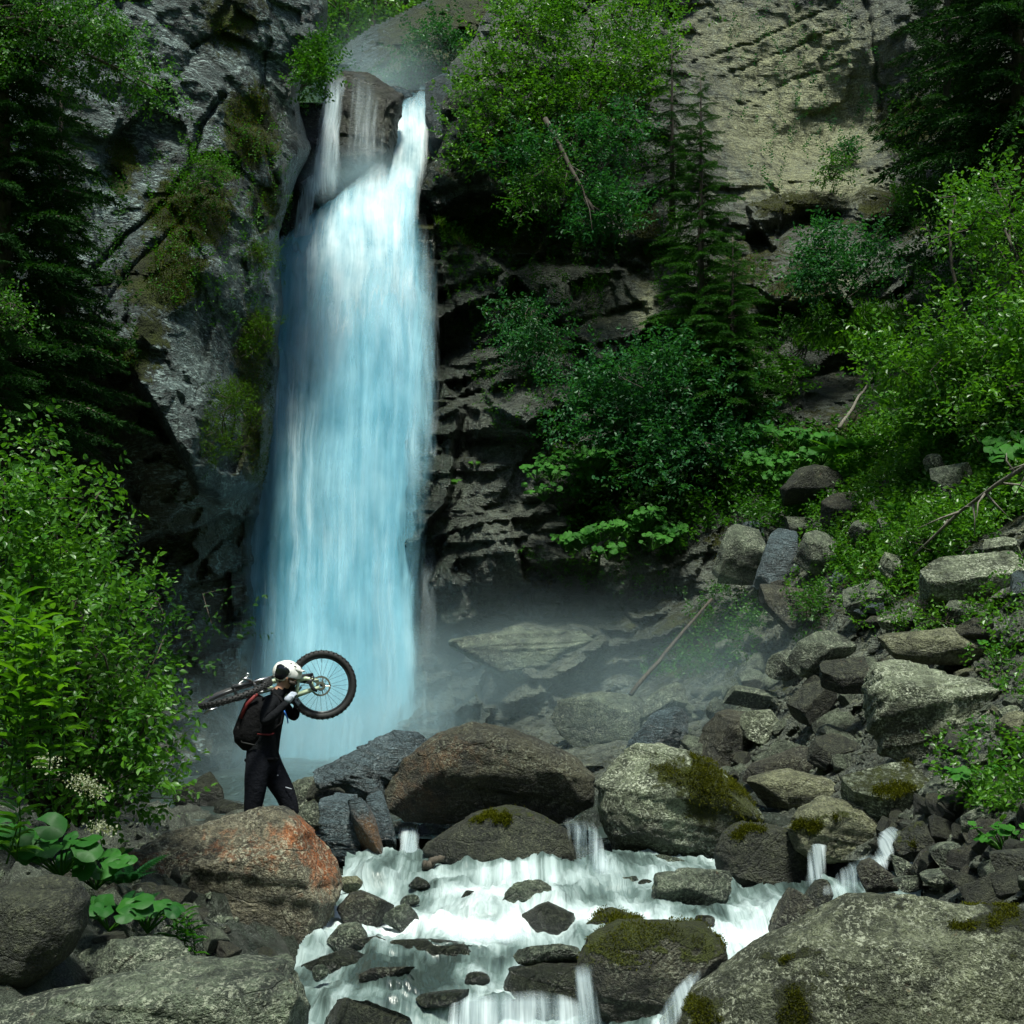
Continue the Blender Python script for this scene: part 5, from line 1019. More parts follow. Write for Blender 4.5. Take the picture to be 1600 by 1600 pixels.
butterbur('tiny clump of round leaves on the beds above the overhang near the fall', P(740, 735, 24.6), 7, .06, .18, M['leaf_mid'], None)
def OT(px, py, off=.12): w, n, d = look(SR, px, py); return Vector(w) + Vector((0, -off, .03))
butterbur('bright green leafy clump on the lower right bank beside the spotted rock', OT(1505, 1240, .3), 22, .045, .24, M['leaf_broad2'], None)
butterbur('lower bright leafy clump among the round stones at the right', OT(1540, 1330, .35), 22, .042, .22, M['leaf_broad2'], None)
butterbur('small leafy clump on the great ledge block at its right end', OT(1530, 1030, .5), 14, .045, .18, M['leaf_broad2'], None)

# --- ferns
def frond_mesh(mat, n=16):
    k = ('frond', mat.name)
    if k not in _leafmesh:
        B, A, N, L = [], [], [], []
        for i in range(n):
            t = .12 + .88 * i / n; w = math.sin(math.pi * min(1, t * .93 + .1)) * .26 + .02
            for s in (-1, 1):
                B.append((t, 0, .18 * t - .38 * t * t)); A.append((.35, s, -.08)); N.append((0.05, 0, 1)); L.append(w)
        L = np.array(L); v, f = leaf_arrays(np.array(B, float), np.array(A, float), np.array(N, float), L, L * .26)
        me = bpy.data.meshes.new('frond'); me.from_pydata([tuple(q) for q in v], [], [tuple(map(int, q)) for q in f]); me.materials.append(mat); _leafmesh[k] = me
    return _leafmesh[k]
def fern(label, rt, nf, L, mat, group=None):
    o = thing('fern', label, 'fern', rt, group); me = frond_mesh(mat)
    for k in range(nf):
        a = k * 6.283 / nf + RS.uniform(-.3, .3); A = Vector((math.cos(a), math.sin(a) - .25, RS.uniform(.3, .9))).normalized(); S = Vector((0, 0, 1)).cross(A).normalized(); N = A.cross(S); s = L * RS.uniform(.75, 1.15)
        q = link('frond', me, o); q.matrix_basis = Matrix((A * s, S * s, N * s)).transposed().to_4x4()
    return o
fern('fern leaning on the left flank of the orange boulder', P(195, 1385, 8.9), 7, .34, M['leaf_cool'])
fern('fern hanging beside the base of the orange boulder', P(200, 1430, 8.5), 7, .32, M['leaf_cool'])
fern('small fern above the grey rock at the lower left', P(170, 1350, 9.4), 6, .22, M['leaf_cool'])
fern('large fern on the ledge above the black jutting block', P(1310, 715, 21.0), 10, .62, M['leaf_bright'])
fern('second fern right beside the large fern on the ledge', P(1345, 705, 20.6), 9, .55, M['leaf_mid'])
fern('fern below the broad bush at the upper right slope', P(1400, 640, 20.0), 9, .6, M['leaf_bright'])
fern('small fern growing between the dark rubble blocks', P(1400, 800, 17.8), 7, .3, M['leaf_mid'])
fern('fern on the wet ledge in the bright bush beside the upper chute', P(820, 230, 25.0), 8, .5, M['leaf_mid'])

# --- shrubs on the right cliff
shrub('broadleaf_bush', 'big bright bush crowning the right cliff beside the upper fall', 'bush',
      [(880, 60, 140, 80, 26.0, .9), (800, 150, 90, 70, 25.6, .7), (960, 130, 100, 80, 25.8, .8), (760, 220, 60, 50, 25.4, .5), (870, 190, 80, 40, 25.6, .5), (1010, 50, 60, 60, 26.4, .7)],
      2300, .085, M['leaf_bright'], (900, 260, 26.4), 0, 8, .6, .26, 150, stems=22, stem_r=.05)
shrub('broadleaf_bush', 'dark green bush in the shade under the crowning bush', 'bush', [(900, 235, 70, 30, 24.8, .5), (960, 210, 50, 40, 24.8, .5), (800, 250, 50, 40, 24.8, .4)], 420, .085, M['leaf_cool'], (920, 280, 25.8), 0, 8, .6, .2, 40)
shrub('leafy_shrub', 'feathery green shrub hanging left of the leaning dead trunk', 'shrub', [(850, 300, 55, 35, 24.6, .5), (820, 320, 30, 20, 24.6, .3)], 300, .075, M['leaf_mid'], (860, 340, 25.4), 0, 8, .5, .16, 30)
shrub('leafy_shrub', 'cool green shrub at the foot of the leaning dead trunk', 'shrub', [(950, 330, 55, 35, 24.4, .5), (935, 355, 40, 18, 24.3, .3)], 330, .085, M['leaf_cool'], (955, 370, 25.2), 0, 8, .6, .16, 30)
shrub('leafy_shrub', 'drooping shrub on the brown beds right of the fall at half height', 'shrub', [(820, 510, 40, 40, 24.4, .4), (850, 545, 45, 35, 24.4, .4), (800, 480, 25, 20, 24.5, .3)], 420, .075, M['leaf_cool'], (830, 480, 25.2), 0, 8, .55, .18, 36, up=.1, droop=.2)
shrub('broadleaf_bush', 'large cool green bush in the middle of the right cliff', 'bush',
      [(990, 600, 90, 40, 23.6, .8), (960, 670, 80, 60, 23.5, .8), (1070, 630, 80, 60, 23.5, .8), (1040, 710, 90, 60, 23.4, .8), (1120, 690, 60, 50, 23.4, .7), (1090, 570, 50, 30, 23.8, .5), (920, 630, 40, 40, 23.8, .5)],
      2300, .085, M['leaf_cool'], (1040, 780, 24.3), 0, 8, .66, .28, 130, stems=18, stem_r=.04)
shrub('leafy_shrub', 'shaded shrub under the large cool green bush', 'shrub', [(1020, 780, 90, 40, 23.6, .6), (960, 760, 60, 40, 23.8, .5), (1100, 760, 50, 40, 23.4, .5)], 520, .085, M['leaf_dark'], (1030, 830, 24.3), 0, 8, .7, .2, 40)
shrub('leafy_shrub', 'bluish green shrub in the dim middle of the right cliff', 'shrub', [(1320, 400, 60, 40, 23.6, .6), (1300, 440, 50, 25, 23.6, .5), (1370, 420, 30, 30, 23.8, .4), (1260, 440, 30, 20, 24, .3)], 560, .085, M['leaf_cool'], (1320, 470, 24.4), 0, 8, .6, .2, 46)
shrub('leafy_shrub', 'small shrub on the pale ledge under the yellowish wall', 'shrub', [(1300, 268, 24, 14, 28, .3)], 90, .07, M['leaf_mid'], (1300, 282, 28.4), 0, 7, .6, .1, 12)
shrub('leafy_shrub', 'tiny shrub growing straight out of the yellowish wall', 'shrub', [(1325, 235, 12, 22, 29, .25)], 80, .07, M['leaf_cool'], (1325, 258, 29.6), 0, 7, .6, .1, 12)
shrub('leafy_shrub', 'low shrub above the grassy ledge', 'shrub', [(1270, 515, 35, 25, 24, .4), (1220, 600, 40, 30, 23.8, .4)], 260, .075, M['leaf_mid'], (1260, 540, 24.6), 0, 8, .6, .16, 26)
shrub('alder_tree', 'bright young tree at the right edge lit yellow green at its top', 'tree',
      [(1560, 310, 70, 45, 18.4, .7), (1530, 370, 60, 40, 18.2, .7), (1610, 380, 70, 60, 18.0, .8), (1570, 470, 80, 50, 17.8, .8), (1530, 530, 90, 50, 17.6, .8), (1600, 560, 60, 70, 17.2, .8)],
      1150, .080, M['leaf_bright'], (1640, 720, 18.0), 150, 8, .62, .24, 110, stems=22, stem_r=.05)
shrub('alder_bush', 'wide bright bush spreading left below the young tree at the right edge', 'bush',
      [(1420, 560, 70, 28, 18.8, .6), (1500, 590, 80, 45, 18.2, .7), (1450, 620, 60, 30, 18.6, .6), (1560, 640, 70, 40, 17.2, .6), (1390, 545, 30, 16, 19, .4)],
      1000, .080, M['leaf_bright'], (1520, 690, 18.4), 100, 8, .62, .2, 80, stems=16)
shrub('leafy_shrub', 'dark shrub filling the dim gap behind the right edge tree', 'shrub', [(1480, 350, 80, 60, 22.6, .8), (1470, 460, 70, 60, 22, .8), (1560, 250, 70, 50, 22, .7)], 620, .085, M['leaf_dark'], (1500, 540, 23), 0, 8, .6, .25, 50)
shrub('leafy_shrub', 'bush on the left cliff edge beside the lip of the fall', 'bush', [(497, 100, 24, 28, 22.0, .4), (482, 130, 22, 24, 22.0, .4), (505, 75, 14, 14, 22.2, .3)], 330, .07, M['leaf_mid'], (470, 140, 22.7), 0, 8, .62, .13, 30)
shrub('leafy_shrub', 'green tuft growing on the left cliff near the middle of the fall', 'shrub', [(355, 640, 40, 36, 19.6, .35), (340, 690, 30, 36, 19.6, .3), (375, 620, 25, 20, 19.8, .25)], 620, .035, M['moss_green'], (355, 700, 20.4), 0, 8, .5, .12, 44)
shrub('leafy_shrub', 'mossy tuft on the left cliff edge high above the person', 'shrub', [(400, 400, 24, 18, 21.2, .25)], 190, .035, M['moss_green'], (400, 410, 21.8), 0, 8, .5, .1, 20)
shrub('leafy_shrub', 'hanging green tuft on the left cliff edge at half height of the fall', 'shrub', [(402, 520, 30, 26, 21, .3), (385, 545, 20, 18, 21, .25)], 260, .04, M['moss_green'], (400, 540, 21.6), 0, 8, .5, .1, 24)
shrub('leafy_shrub', 'small fern like tuft on the crack of the left cliff', 'shrub', [(330, 268, 40, 16, 19.8, .25), (290, 290, 20, 14, 19.8, .2)], 200, .05, M['leaf_mid'], (330, 285, 20.4), 0, 7, .5, .1, 20)
shrub('birch_branch', 'birch boughs with small light leaves hanging in from the top left corner', 'tree',
      [(60, 40, 100, 40, 14.6, .6), (170, 50, 70, 50, 14.6, .5), (215, 120, 45, 32, 14.6, .4), (130, 100, 60, 30, 14.7, .4), (250, 135, 25, 20, 14.6, .3), (-20, 80, 60, 60, 14.4, .5), (90, 10, 100, 30, 14.6, .5)],
      1500, .042, M['leaf_mid'], (-90, 40, 14.8), 100, 8, .75, .16, 130, up=-.15, droop=.25, stems=16, stem_r=.03)
shrub('leafy_shrub', 'small leafy bough at the left edge below the dark spruce', 'shrub', [(5, 490, 25, 40, 13.5, .3)], 120, .04, M['leaf_mid'], (-40, 520, 13.8), 0, 8, .7, .12, 16)
for k, (px, py, rx, d, lab) in enumerate([(440, 20, 60, 40, 'hazy green tree far above the fall, left of the rock shoulder'), (560, -10, 60, 42, 'hazy green tree far above the fall, behind the rock shoulder'), (650, -40, 70, 44, 'hazy green tree far above the fall, right of the others'), (500, -60, 60, 46, 'hazy green tree far above the fall, tallest one behind'), (540, 60, 50, 39, 'low hazy green tree right behind the lip of the fall')]):
    shrub('distant_tree', lab, 'tree', [(px, py, rx, 50, d, 1.0), (px - 20, py + 50, rx * .8, 40, d, 1.0), (px + 10, py - 50, rx * .6, 40, d, .8)], 420, .16, M['leaf_bright'], (px, py + 160, d), 0, 8, .6, .35, 40, stem_r=.12)
shrub('leafy_shrub', 'dim shrub on the rock shoulder above the upper chute', 'shrub', [(700, 60, 50, 30, 31.5, .6), (660, 90, 40, 25, 31.5, .5), (740, 90, 40, 30, 31.5, .5), (600, 120, 40, 10, 31, .4)], 420, .09, M['leaf_cool'], (690, 110, 32.2), 0, 8, .6, .25, 40)

def slope_shrub(label, px, py, rx, ry, n, mat, leaf=.07):
    d = float(look(SR, px, py)[2]) - .35; shrub('leafy_shrub', label, 'shrub', [(px, py, rx, ry, d, .4), (px + rx * .6, py + ry * .5, rx * .6, ry * .6, d - .1, .3)], n, leaf, M[mat], (px, py + ry, d + .3), 0, 8, .64, .15, max(8, n // 12))
slope_shrub('low bright shrub on the slope right of the large fern', 1400, 690, 45, 28, 260, 'leaf_bright')
slope_shrub('low bright shrub left of the grey layered block on the green slope', 1420, 745, 40, 22, 200, 'leaf_bright')
slope_shrub('low bright shrub under the bare branch on the slope', 1490, 815, 50, 24, 240, 'leaf_bright', .06)
slope_shrub('leafy green shrub between the young tree and the round leaves at the right edge', 1510, 680, 55, 30, 300, 'leaf_mid')
slope_shrub('small shrub behind the wide lichen slab', 1440, 860, 36, 18, 150, 'leaf_bright', .055)
slope_shrub('small green shrub at the left end of the rubble under the round leaves', 1180, 810, 40, 20, 160, 'leaf_mid')
slope_shrub('small green shrub hanging in the rubble below the black block', 1270, 960, 22, 28, 110, 'leaf_mid', .055)
slope_shrub('green shrub left of the black jutting block', 1170, 745, 50, 30, 260, 'leaf_mid')
slope_shrub('tiny shrub on the scree above the great ledge block', 1470, 970, 30, 14, 90, 'leaf_bright', .05)
# --- spruces
def bough_mesh(k, mat):
    key = ('bough', k, mat.name)
    if key in _leafmesh: return _leafmesh[key]
    rs = np.random.default_rng(900 + k); B, A, N, L = [], [], [], []
    for i in range(26):
        t = .10 + .9 * (i + rs.uniform(0, .8)) / 26; c = np.array([t, 0, .10 * t - .30 * t * t])
        for s in (-1, 1):
            ln = (.34 * (1 - t) + .08) * rs.uniform(.7, 1.15); dr = unit(np.array([.75, s * rs.uniform(.6, 1.0), -.25 + rs.normal(0, .12)]))
            m = max(4, int(ln / .026))
            for j in range(m):
                b = c + dr * ln * j / m + np.array([0, 0, -.12 * (ln * j / m) ** 2 / .1])
                for q in range(2):
                    B.append(b); A.append(dr + .75 * unit(rs.standard_normal(3))); N.append(rs.standard_normal(3)); L.append(rs.uniform(.035, .06))
    L = np.array(L); v, f = leaf_arrays(np.array(B), np.array(A), np.array(N), L, L * .30)
    mb = MB(); mb.tube([(t, 0, .10 * t - .30 * t * t) for t in np.linspace(0, 1, 6)], np.linspace(.018, .004, 6), 4, False)
    n0 = len(v); me = bpy.data.meshes.new('bough'); me.from_pydata([tuple(q) for q in v] + mb.v, [], [tuple(map(int, q)) for q in f] + [tuple(i + n0 for i in q) for q in mb.f])
    me.materials.append(mat); me.materials.append(M['bark'])
    mi = np.zeros(len(me.polygons), np.int32); mi[len(f):] = 1; me.polygons.foreach_set('material_index', mi); _leafmesh[key] = me
    return me
def spruce(label, px, pt, pb, d, hw, n, mat, lean=0.0, group=None, bare=0.08):
    top, bot = P(px + lean, pt, d), P(px, pb, d); o = thing('spruce_tree', label, 'tree', bot, group); h = (top - bot).length
    MB().tube([bot, bot.lerp(top, .5), top], [h * .012 + .015, h * .007 + .01, .008], 8).build('trunk', M['bark'], o)
    for k in range(n):
        t = bare + (1 - bare) * (k + RS.uniform(0, .9)) / n; a = k * 2.399 + RS.uniform(-.4, .4); s = hw * (1 - t) ** .75 * RS.uniform(.7, 1.15) + .10
        X = Vector((math.cos(a), math.sin(a), .10 + .25 * t - .15)).normalized(); Y = Vector((0, 0, 1)).cross(X).normalized(); Z = X.cross(Y)
        q = link('bough', bough_mesh(k % 4, mat), o); Mx = Matrix((X * s, Y * s, Z * s)).transposed().to_4x4(); Mx.translation = (top - bot) * t; q.matrix_basis = Mx
spruce('tall dark spruce standing at the left edge in front of the cliff', 5, -420, 760, 15.2, 1.6, 190, M['needle'])
spruce('slimmer dark spruce right of the tall one against the left cliff', 95, 60, 700, 16.4, 1.0, 110, M['needle'])
spruce('small dark spruce low at the left edge above the alder bush', -20, 380, 800, 13.8, 1.1, 60, M['needle'])
spruce('slender spruce on the right cliff between the two big bushes', 1095, 110, 640, 24.2, 1.35, 130, M['needle_mid'])
spruce('shorter spruce right in front of the slender one on the cliff', 1145, 370, 660, 23.4, 1.2, 90, M['needle_mid'])
spruce('small spruce left of the slender one beside the bright bush', 1050, 60, 330, 25.0, .8, 50, M['needle'])
spruce('big dark spruce hanging its boughs into the top right corner', 1590, -500, 330, 21.0, 2.3, 130, M['needle'])
spruce('dark spruce left of the big one at the top right', 1480, -260, 250, 25.5, 1.5, 80, M['needle'])

# --- grass, herbs and moss nobody could count
def blades(pts, nrm, L, w=.012, lean=.5):
    n = len(pts); d = unit(np.array([0, -.15, 1.0]) + nrm * .3 + lean * RS.standard_normal((n, 3))); s = unit(np.cross(d, RS.standard_normal((n, 3)))); l = L * RS.uniform(.6, 1.3, n)[:, None]
    bend = np.array([0, -.3, -.5]) * l * RS.uniform(.2, 1, n)[:, None]
    v = np.stack([pts - s * w, pts + s * w, pts + d * l * .55 + s * w * .7, pts + d * l * .55 - s * w * .7, pts + d * l + bend], 1)
    return v
def poly_pts(S, poly, n):
    a = np.array(poly); lo, hi = a.min(0), a.max(0); q = RS.uniform(lo, hi, (n * 5, 2)); q = q[inpoly(poly, q[:, 0], q[:, 1])][:n]
    w, nn, d = look(S, q[:, 0], q[:, 1]); return w, nn
def grass(label, poly, n, L, mat='grass', S=None, lean=.45):
    p, nn = poly_pts(S or SR, poly, n); v = blades(p, nn, L, lean=lean).reshape(-1, 3); i = np.arange(len(p))[:, None] * 5
    f4 = np.concatenate([i + [0, 1, 2, 3]]); f3 = i + [3, 2, 4]
    me = bpy.data.meshes.new('grass'); me.from_pydata(v.tolist(), [], f4.tolist() + f3.tolist()); me.materials.append(M[mat])
    tag(link('grass', me), label, None, None, 'stuff')
grass('grass on the ledge in the dim middle of the right cliff', [(1235, 500), (1300, 480), (1420, 490), (1430, 540), (1320, 555), (1240, 545)], 2600, .35)
grass('grass on the mossy ledge beside the fall', [(680, 345), (760, 330), (820, 345), (800, 385), (700, 385)], 1400, .22, 'moss_green')
grass('hanging grass under the drooping shrub', [(780, 470), (850, 480), (880, 560), (800, 540)], 700, .3)
grass('grass tufts on the gravel at the right edge', [(1540, 1180), (1610, 1160), (1610, 1270), (1560, 1270)], 260, .14)
grass('grass on the mossy slope right of the yellowish wall', [(1390, 300), (1500, 270), (1480, 340), (1400, 360)], 900, .25)
grass('grass on the bright slope above the rubble', [(1330, 700), (1500, 640), (1600, 760), (1500, 840), (1400, 800)], 2600, .22)
def herbs(label, poly, n, L, mat, S=None, per=6):
    p, nn = poly_pts(S or SR, poly, n); B, A, N = sprays(p + nn * .10, nn * .3 + np.array([0, -.3, 1]) + .5 * RS.standard_normal((len(p), 3)), per, L); l = L * RS.uniform(.6, 1.3, len(B))
    v, f = leaf_arrays(B, A, N, l, l * .66); tag(mesh_np('ground_herbs', v, f, M[mat], smooth=False), label, None, None, 'stuff')
herbs('low green herbs on the misty bank beside the thin log', [(1000, 1060), (1060, 980), (1120, 920), (1210, 960), (1180, 1040), (1080, 1070)], 560, .055, 'leaf_mid')
herbs('bright herbs covering the slope between the ferns and the lichen slab', [(1290, 760), (1360, 680), (1480, 640), (1620, 680), (1620, 800), (1500, 880), (1400, 920), (1360, 830)], 2600, .07, 'leaf_bright')
herbs('dark green herbs on the slope under the young tree', [(1330, 640), (1480, 560), (1620, 560), (1620, 700), (1480, 720), (1340, 720)], 1100, .07, 'leaf_mid')
herbs('sparse herbs on the gravel right of the great ledge block', [(1440, 960), (1620, 880), (1620, 1120), (1560, 1100)], 160, .05, 'leaf_bright')
herbs('green herbs over the ledge below the grey wet slab', [(1160, 690), (1290, 680), (1380, 690), (1360, 760), (1280, 790), (1160, 790)], 900, .08, 'leaf_mid')
herbs('scattered herbs between the rubble blocks', [(1180, 880), (1280, 840), (1400, 840), (1560, 940), (1560, 1000), (1380, 1000), (1260, 960)], 420, .055, 'leaf_bright')
herbs('herbs along the top of the rubble under the round leaves', [(1160, 780), (1280, 760), (1330, 800), (1250, 830), (1180, 830)], 300, .06, 'leaf_mid')
herbs('herbs in cracks of the brown beds right of the fall', [(780, 850), (900, 880), (1040, 890), (1080, 940), (900, 930)], 150, .05, 'leaf_mid')
herbs('low herbs on the right cliff between bush and spruce', [(1000, 380), (1200, 420), (1230, 640), (1180, 700), (1040, 560)], 700, .06, 'leaf_mid')
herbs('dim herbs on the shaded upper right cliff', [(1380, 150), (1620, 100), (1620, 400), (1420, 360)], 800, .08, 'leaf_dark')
herbs('dim herbs on the upper part of the right cliff under the bush', [(760, 230), (1060, 240), (1080, 420), (900, 400), (780, 320)], 700, .07, 'leaf_mid')
herbs('dim herbs on the left cliff in the shade of the spruces', [(-20, 200), (200, 300), (220, 560), (100, 640), (-20, 640)], 500, .06, 'leaf_dark', SL)
herbs('bright herbs spilling down between the rubble and the lichen slab', [(1260, 800), (1400, 780), (1460, 840), (1440, 920), (1360, 960), (1300, 900)], 700, .065, 'leaf_bright')
herbs('low herbs along the foot of the central bushes', [(860, 700), (1180, 720), (1160, 800), (1060, 880), (880, 880)], 900, .08, 'leaf_mid')
herbs('pale green herbs on the gravel beside the great ledge block', [(1460, 1180), (1620, 1140), (1620, 1300), (1500, 1280)], 160, .05, 'leaf_bright')
herbs('hanging herbs on the brown beds right of the fall', [(680, 340), (860, 320), (960, 400), (940, 560), (860, 700), (780, 700), (740, 560), (690, 420)], 900, .055, 'leaf_mid')
herbs('herbs along the cracks of the yellowish wall', [(1120, 20), (1340, -20), (1380, 120), (1360, 300), (1180, 330), (1130, 200)], 130, .06, 'leaf_cool', None, 9)
herbs('moss and herbs on the left cliff ledges', [(220, 240), (440, 180), (450, 420), (380, 560), (230, 460)], 420, .045, 'leaf_mid', SL)
herbs('herbs on the slope beyond the right edge', [(1600, 560), (2000, 500), (2050, 1250), (1640, 1280), (1640, 1000)], 2200, .07, 'leaf_mid')
def fuzz(o, n, size, mat, th=.62, S=None, name='moss'):
    me = o.data; a = np.empty(len(me.vertices) * 4, np.float32); me.attributes['mask'].data.foreach_get('color', a); r = a.reshape(-1, 4)[:, 0]
    co = np.empty(len(me.vertices) * 3, np.float32); me.vertices.foreach_get('co', co); co = co.reshape(-1, 3); nn = vnormals(me)
    idx = np.where(r * .9 + .55 * fbm(co * (3.5 if len(r) < 90000 else 1.6), 4, 77) > th)[0]
    if len(idx) < 5: return
    idx = RS.choice(idx, n); p = co[idx] + RS.standard_normal((n, 3)) * size * .6; A = nn[idx] + .7 * RS.standard_normal((n, 3)); l = size * RS.uniform(.5, 1.3, n)
    v, f = leaf_arrays(p, A, RS.standard_normal((n, 3)), l, l * .4)
    q = mesh_np(name, v, f, mat, o, smooth=False); tag(q, kind='stuff')
fuzz(ROCKS['H'], 12000, .024, M['moss'], .58); fuzz(ROCKS['K'], 12000, .016, M['moss'], .58); fuzz(ROCKS['G'], 3500, .024, M['moss']); fuzz(ROCKS['J7'], 3500, .018, M['moss'], .55); fuzz(ROCKS['R1'], 2500, .024, M['moss']); fuzz(ROCKS['R2'], 2500, .024, M['moss'], .45)
fuzz(ROCKS['I'], 1500, .024, M['moss'], .4); fuzz(ROCKS['R18'], 1500, .024, M['moss'], .4); fuzz(ROCKS['J4'], 1500, .02, M['moss'], .5)
fuzz(SL.o, 9000, .038, M['moss'], .66); fuzz(SL.o, 12000, .034, M['moss_green'], .6); fuzz(SR.o, 26000, .038, M['moss'], .62)

# --- dead wood
def log(name, label, pts, r0, r1, cat='log', mat='deadwood', twigs=0, tl=.3):
    q = [P(*p) for p in pts]; n = 10; o = thing(name, label, cat, q[0]); fine = []
    for i in range(n):
        t = i / (n - 1) * (len(q) - 1); k = min(int(t), len(q) - 2); fine.append(q[k].lerp(q[k + 1], t - k) + Vector(RS.normal(0, r0 * .22, 3)))
    MB().tube(fine, [r0 + (r1 - r0) * i / (n - 1) for i in range(n)], 8).build('trunk', M[mat], o)
    for k in range(twigs):
        i = int(RS.integers(2, n)); d = Vector(RS.normal(0, 1, 3)); d.z -= .5; d.normalize(); L = tl * RS.uniform(.5, 1.4); b = fine[i]
        MB().tube([b, b + d * L * .5 + Vector((0, 0, -.06 * L)), b + d * L + Vector((RS.normal(0, .1), 0, -.25 * L))], [r1 * .6, r1 * .4, r1 * .15], 4).build('twig', M[mat], o)
log('fallen_log', 'thin bare log leaning on the misty bank right of the overhang', [(985, 1085, 19.4), (1048, 1010, 20.0), (1112, 935, 20.6)], .036, .022, mat='bark')
log('dead_trunk', 'dead mossy trunk with bare roots hanging down the right cliff', [(852, 185, 24.6), (880, 240, 24.3), (905, 290, 24.1), (930, 338, 24.0)], .055, .03, twigs=16, tl=.75, mat='bark')
log('bare_branch', 'long bare branch lying across the bright slope at the right edge', [(1428, 868, 16.4), (1500, 800, 15.8), (1560, 755, 15.2), (1640, 705, 14.4)], .016, .03, twigs=12, tl=.35)
log('bare_twig', 'thin dead twig leaning on the grey wet slab by the ferns', [(1310, 670, 22.2), (1340, 625, 22.8), (1366, 585, 23.4)], .035, .015, twigs=3, tl=.3)
log('driftwood', 'short brown driftwood chip floating below the mossy boulder', [(664, 1352, 12.2), (676, 1347, 12.2), (692, 1340, 12.2)], .045, .03, mat='bark')
log('stick', 'orange brown stick lying on the scree beside the great ledge block', [(1520, 1132, 11.8), (1535, 1120, 11.8), (1552, 1106, 11.8)], .015, .012)

# ------------------------------------------------------------------ the person with the bicycle
M['jacket'] = plain('jacket_black', (0.005, 0.006, 0.008), .9, 0, .6, 25, .8, .2)
M['trouser'] = plain('trousers_navy', (0.005, 0.006, 0.010), .9, 0, .6, 22, .8, .2)
M['skin'] = plain('skin', (0.42, 0.22, 0.14), .5)
M['hair'] = plain('hair', (0.03, 0.02, 0.012), .6, 0, .5, 60, .5)
M['helmet'] = plain('helmet_white', (0.70, 0.70, 0.66), .35, 0, .06)
M['black'] = plain('black_rubber', (0.012, 0.012, 0.012), .7, 0, .4, 40)
M['gloss'] = plain('goggle_lens', (0.006, 0.007, 0.009), .08, 0, .2)
M['bikegreen'] = plain('frame_pale_green', (0.42, 0.50, 0.34), .3, 0, .1)
M['bikedark'] = plain('frame_dark', (0.03, 0.032, 0.035), .3, .3, .2)
M['metal'] = plain('brushed_metal', (0.45, 0.45, 0.45), .3, 1.0, .1)
M['gold'] = plain('cassette_metal', (0.22, 0.21, 0.17), .4, .7, .2)
M['bag'] = plain('backpack_black', (0.005, 0.005, 0.006), .9, 0, .6, 30, .8, .2)
M['bagred'] = plain('backpack_red', (0.16, 0.012, 0.012), .7)
M['glove'] = plain('glove_grey', (0.36, 0.40, 0.47), .7, 0, .6, 55)
M['blue'] = plain('hose_blue', (0.02, 0.16, 0.55), .4)
M['shoe'] = plain('shoe_dark', (0.015, 0.015, 0.015), .7)
M['hlogo'] = plain('light_print', (0.35, 0.38, 0.42), .6)
DP = 14.0
def Q(px, py, dy=0.0): return P(px, py, DP + dy)
def skin_mesh(name, nodes, edges, parent, mats, classify, sub=2, root=0):
    me = bpy.data.meshes.new(name); me.from_pydata([tuple(n[0]) for n in nodes], edges, []); o = bpy.data.objects.new(name, me); COL.objects.link(o)
    o.modifiers.new('s', 'SKIN'); sv = me.skin_vertices[0].data
    for i, n in enumerate(nodes):
        r = n[1]; sv[i].radius = r if hasattr(r, '__len__') else (r, r); sv[i].use_root = (i == root)
    m = o.modifiers.new('u', 'SUBSURF'); m.levels = sub; m.render_levels = sub
    bpy.context.view_layer.update(); dg = bpy.context.evaluated_depsgraph_get(); ev = o.evaluated_get(dg)
    nm = bpy.data.meshes.new_from_object(ev); bpy.data.objects.remove(o); bpy.data.meshes.remove(me)
    pl = parent_loc(parent)
    for m_ in mats: nm.materials.append(m_)
    for p in nm.polygons: p.material_index = classify(p.center); p.use_smooth = True
    nm.transform(Matrix.Translation(-pl)); nm.name = name
    return link(name, nm, parent)
person = thing('person', 'person in black clothes and white helmet carrying a bicycle on the shoulders', 'person', Q(415, 1292))
N = [(Q(409, 1188), (.175, .165)), (Q(412, 1165), (.175, .165)), (Q(417, 1138), (.185, .17)), (Q(424, 1110), (.185, .165)), (Q(433, 1088), (.12, .10)), (Q(440, 1076), .062), (Q(448, 1062), .085), (Q(449, 1050), .095), (Q(449, 1044), .06),
     # near arm 9..13
     (Q(424, 1096, -.17), .085), (Q(414, 1117, -.27), .068), (Q(411, 1131, -.30), .058), (Q(430, 1116, -.30), .05), (Q(449, 1097, -.26), .038),
     # far arm 14..17
     (Q(434, 1096, .17), .085), (Q(452, 1112, .22), .065), (Q(462, 1124, .2), .055), (Q(464, 1100, .12), .04),
     # back leg 18..22
     (Q(402, 1198, -.10), .15), (Q(400, 1222, -.11), .135), (Q(398, 1243, -.11), .115), (Q(394, 1268, -.10), .10), (Q(391, 1290, -.08), .05), (Q(404, 1297, -.10), .045),
     # front leg 24..28
     (Q(420, 1198, .10), .15), (Q(434, 1220, .11), .14), (Q(446, 1240, .12), .12), (Q(454, 1264, .12), .10), (Q(461, 1288, .13), .05), (Q(474, 1297, .12), .045)]
E = [(0, 1), (1, 2), (2, 3), (3, 4), (4, 5), (5, 6), (6, 7), (7, 8), (3, 9), (9, 10), (10, 11), (11, 12), (12, 13), (3, 14), (14, 15), (15, 16), (16, 17),
     (0, 18), (18, 19), (19, 20), (20, 21), (21, 22), (22, 23), (0, 24), (24, 25), (25, 26), (26, 27), (27, 28), (28, 29)]
zc = [n[0] for n in N]
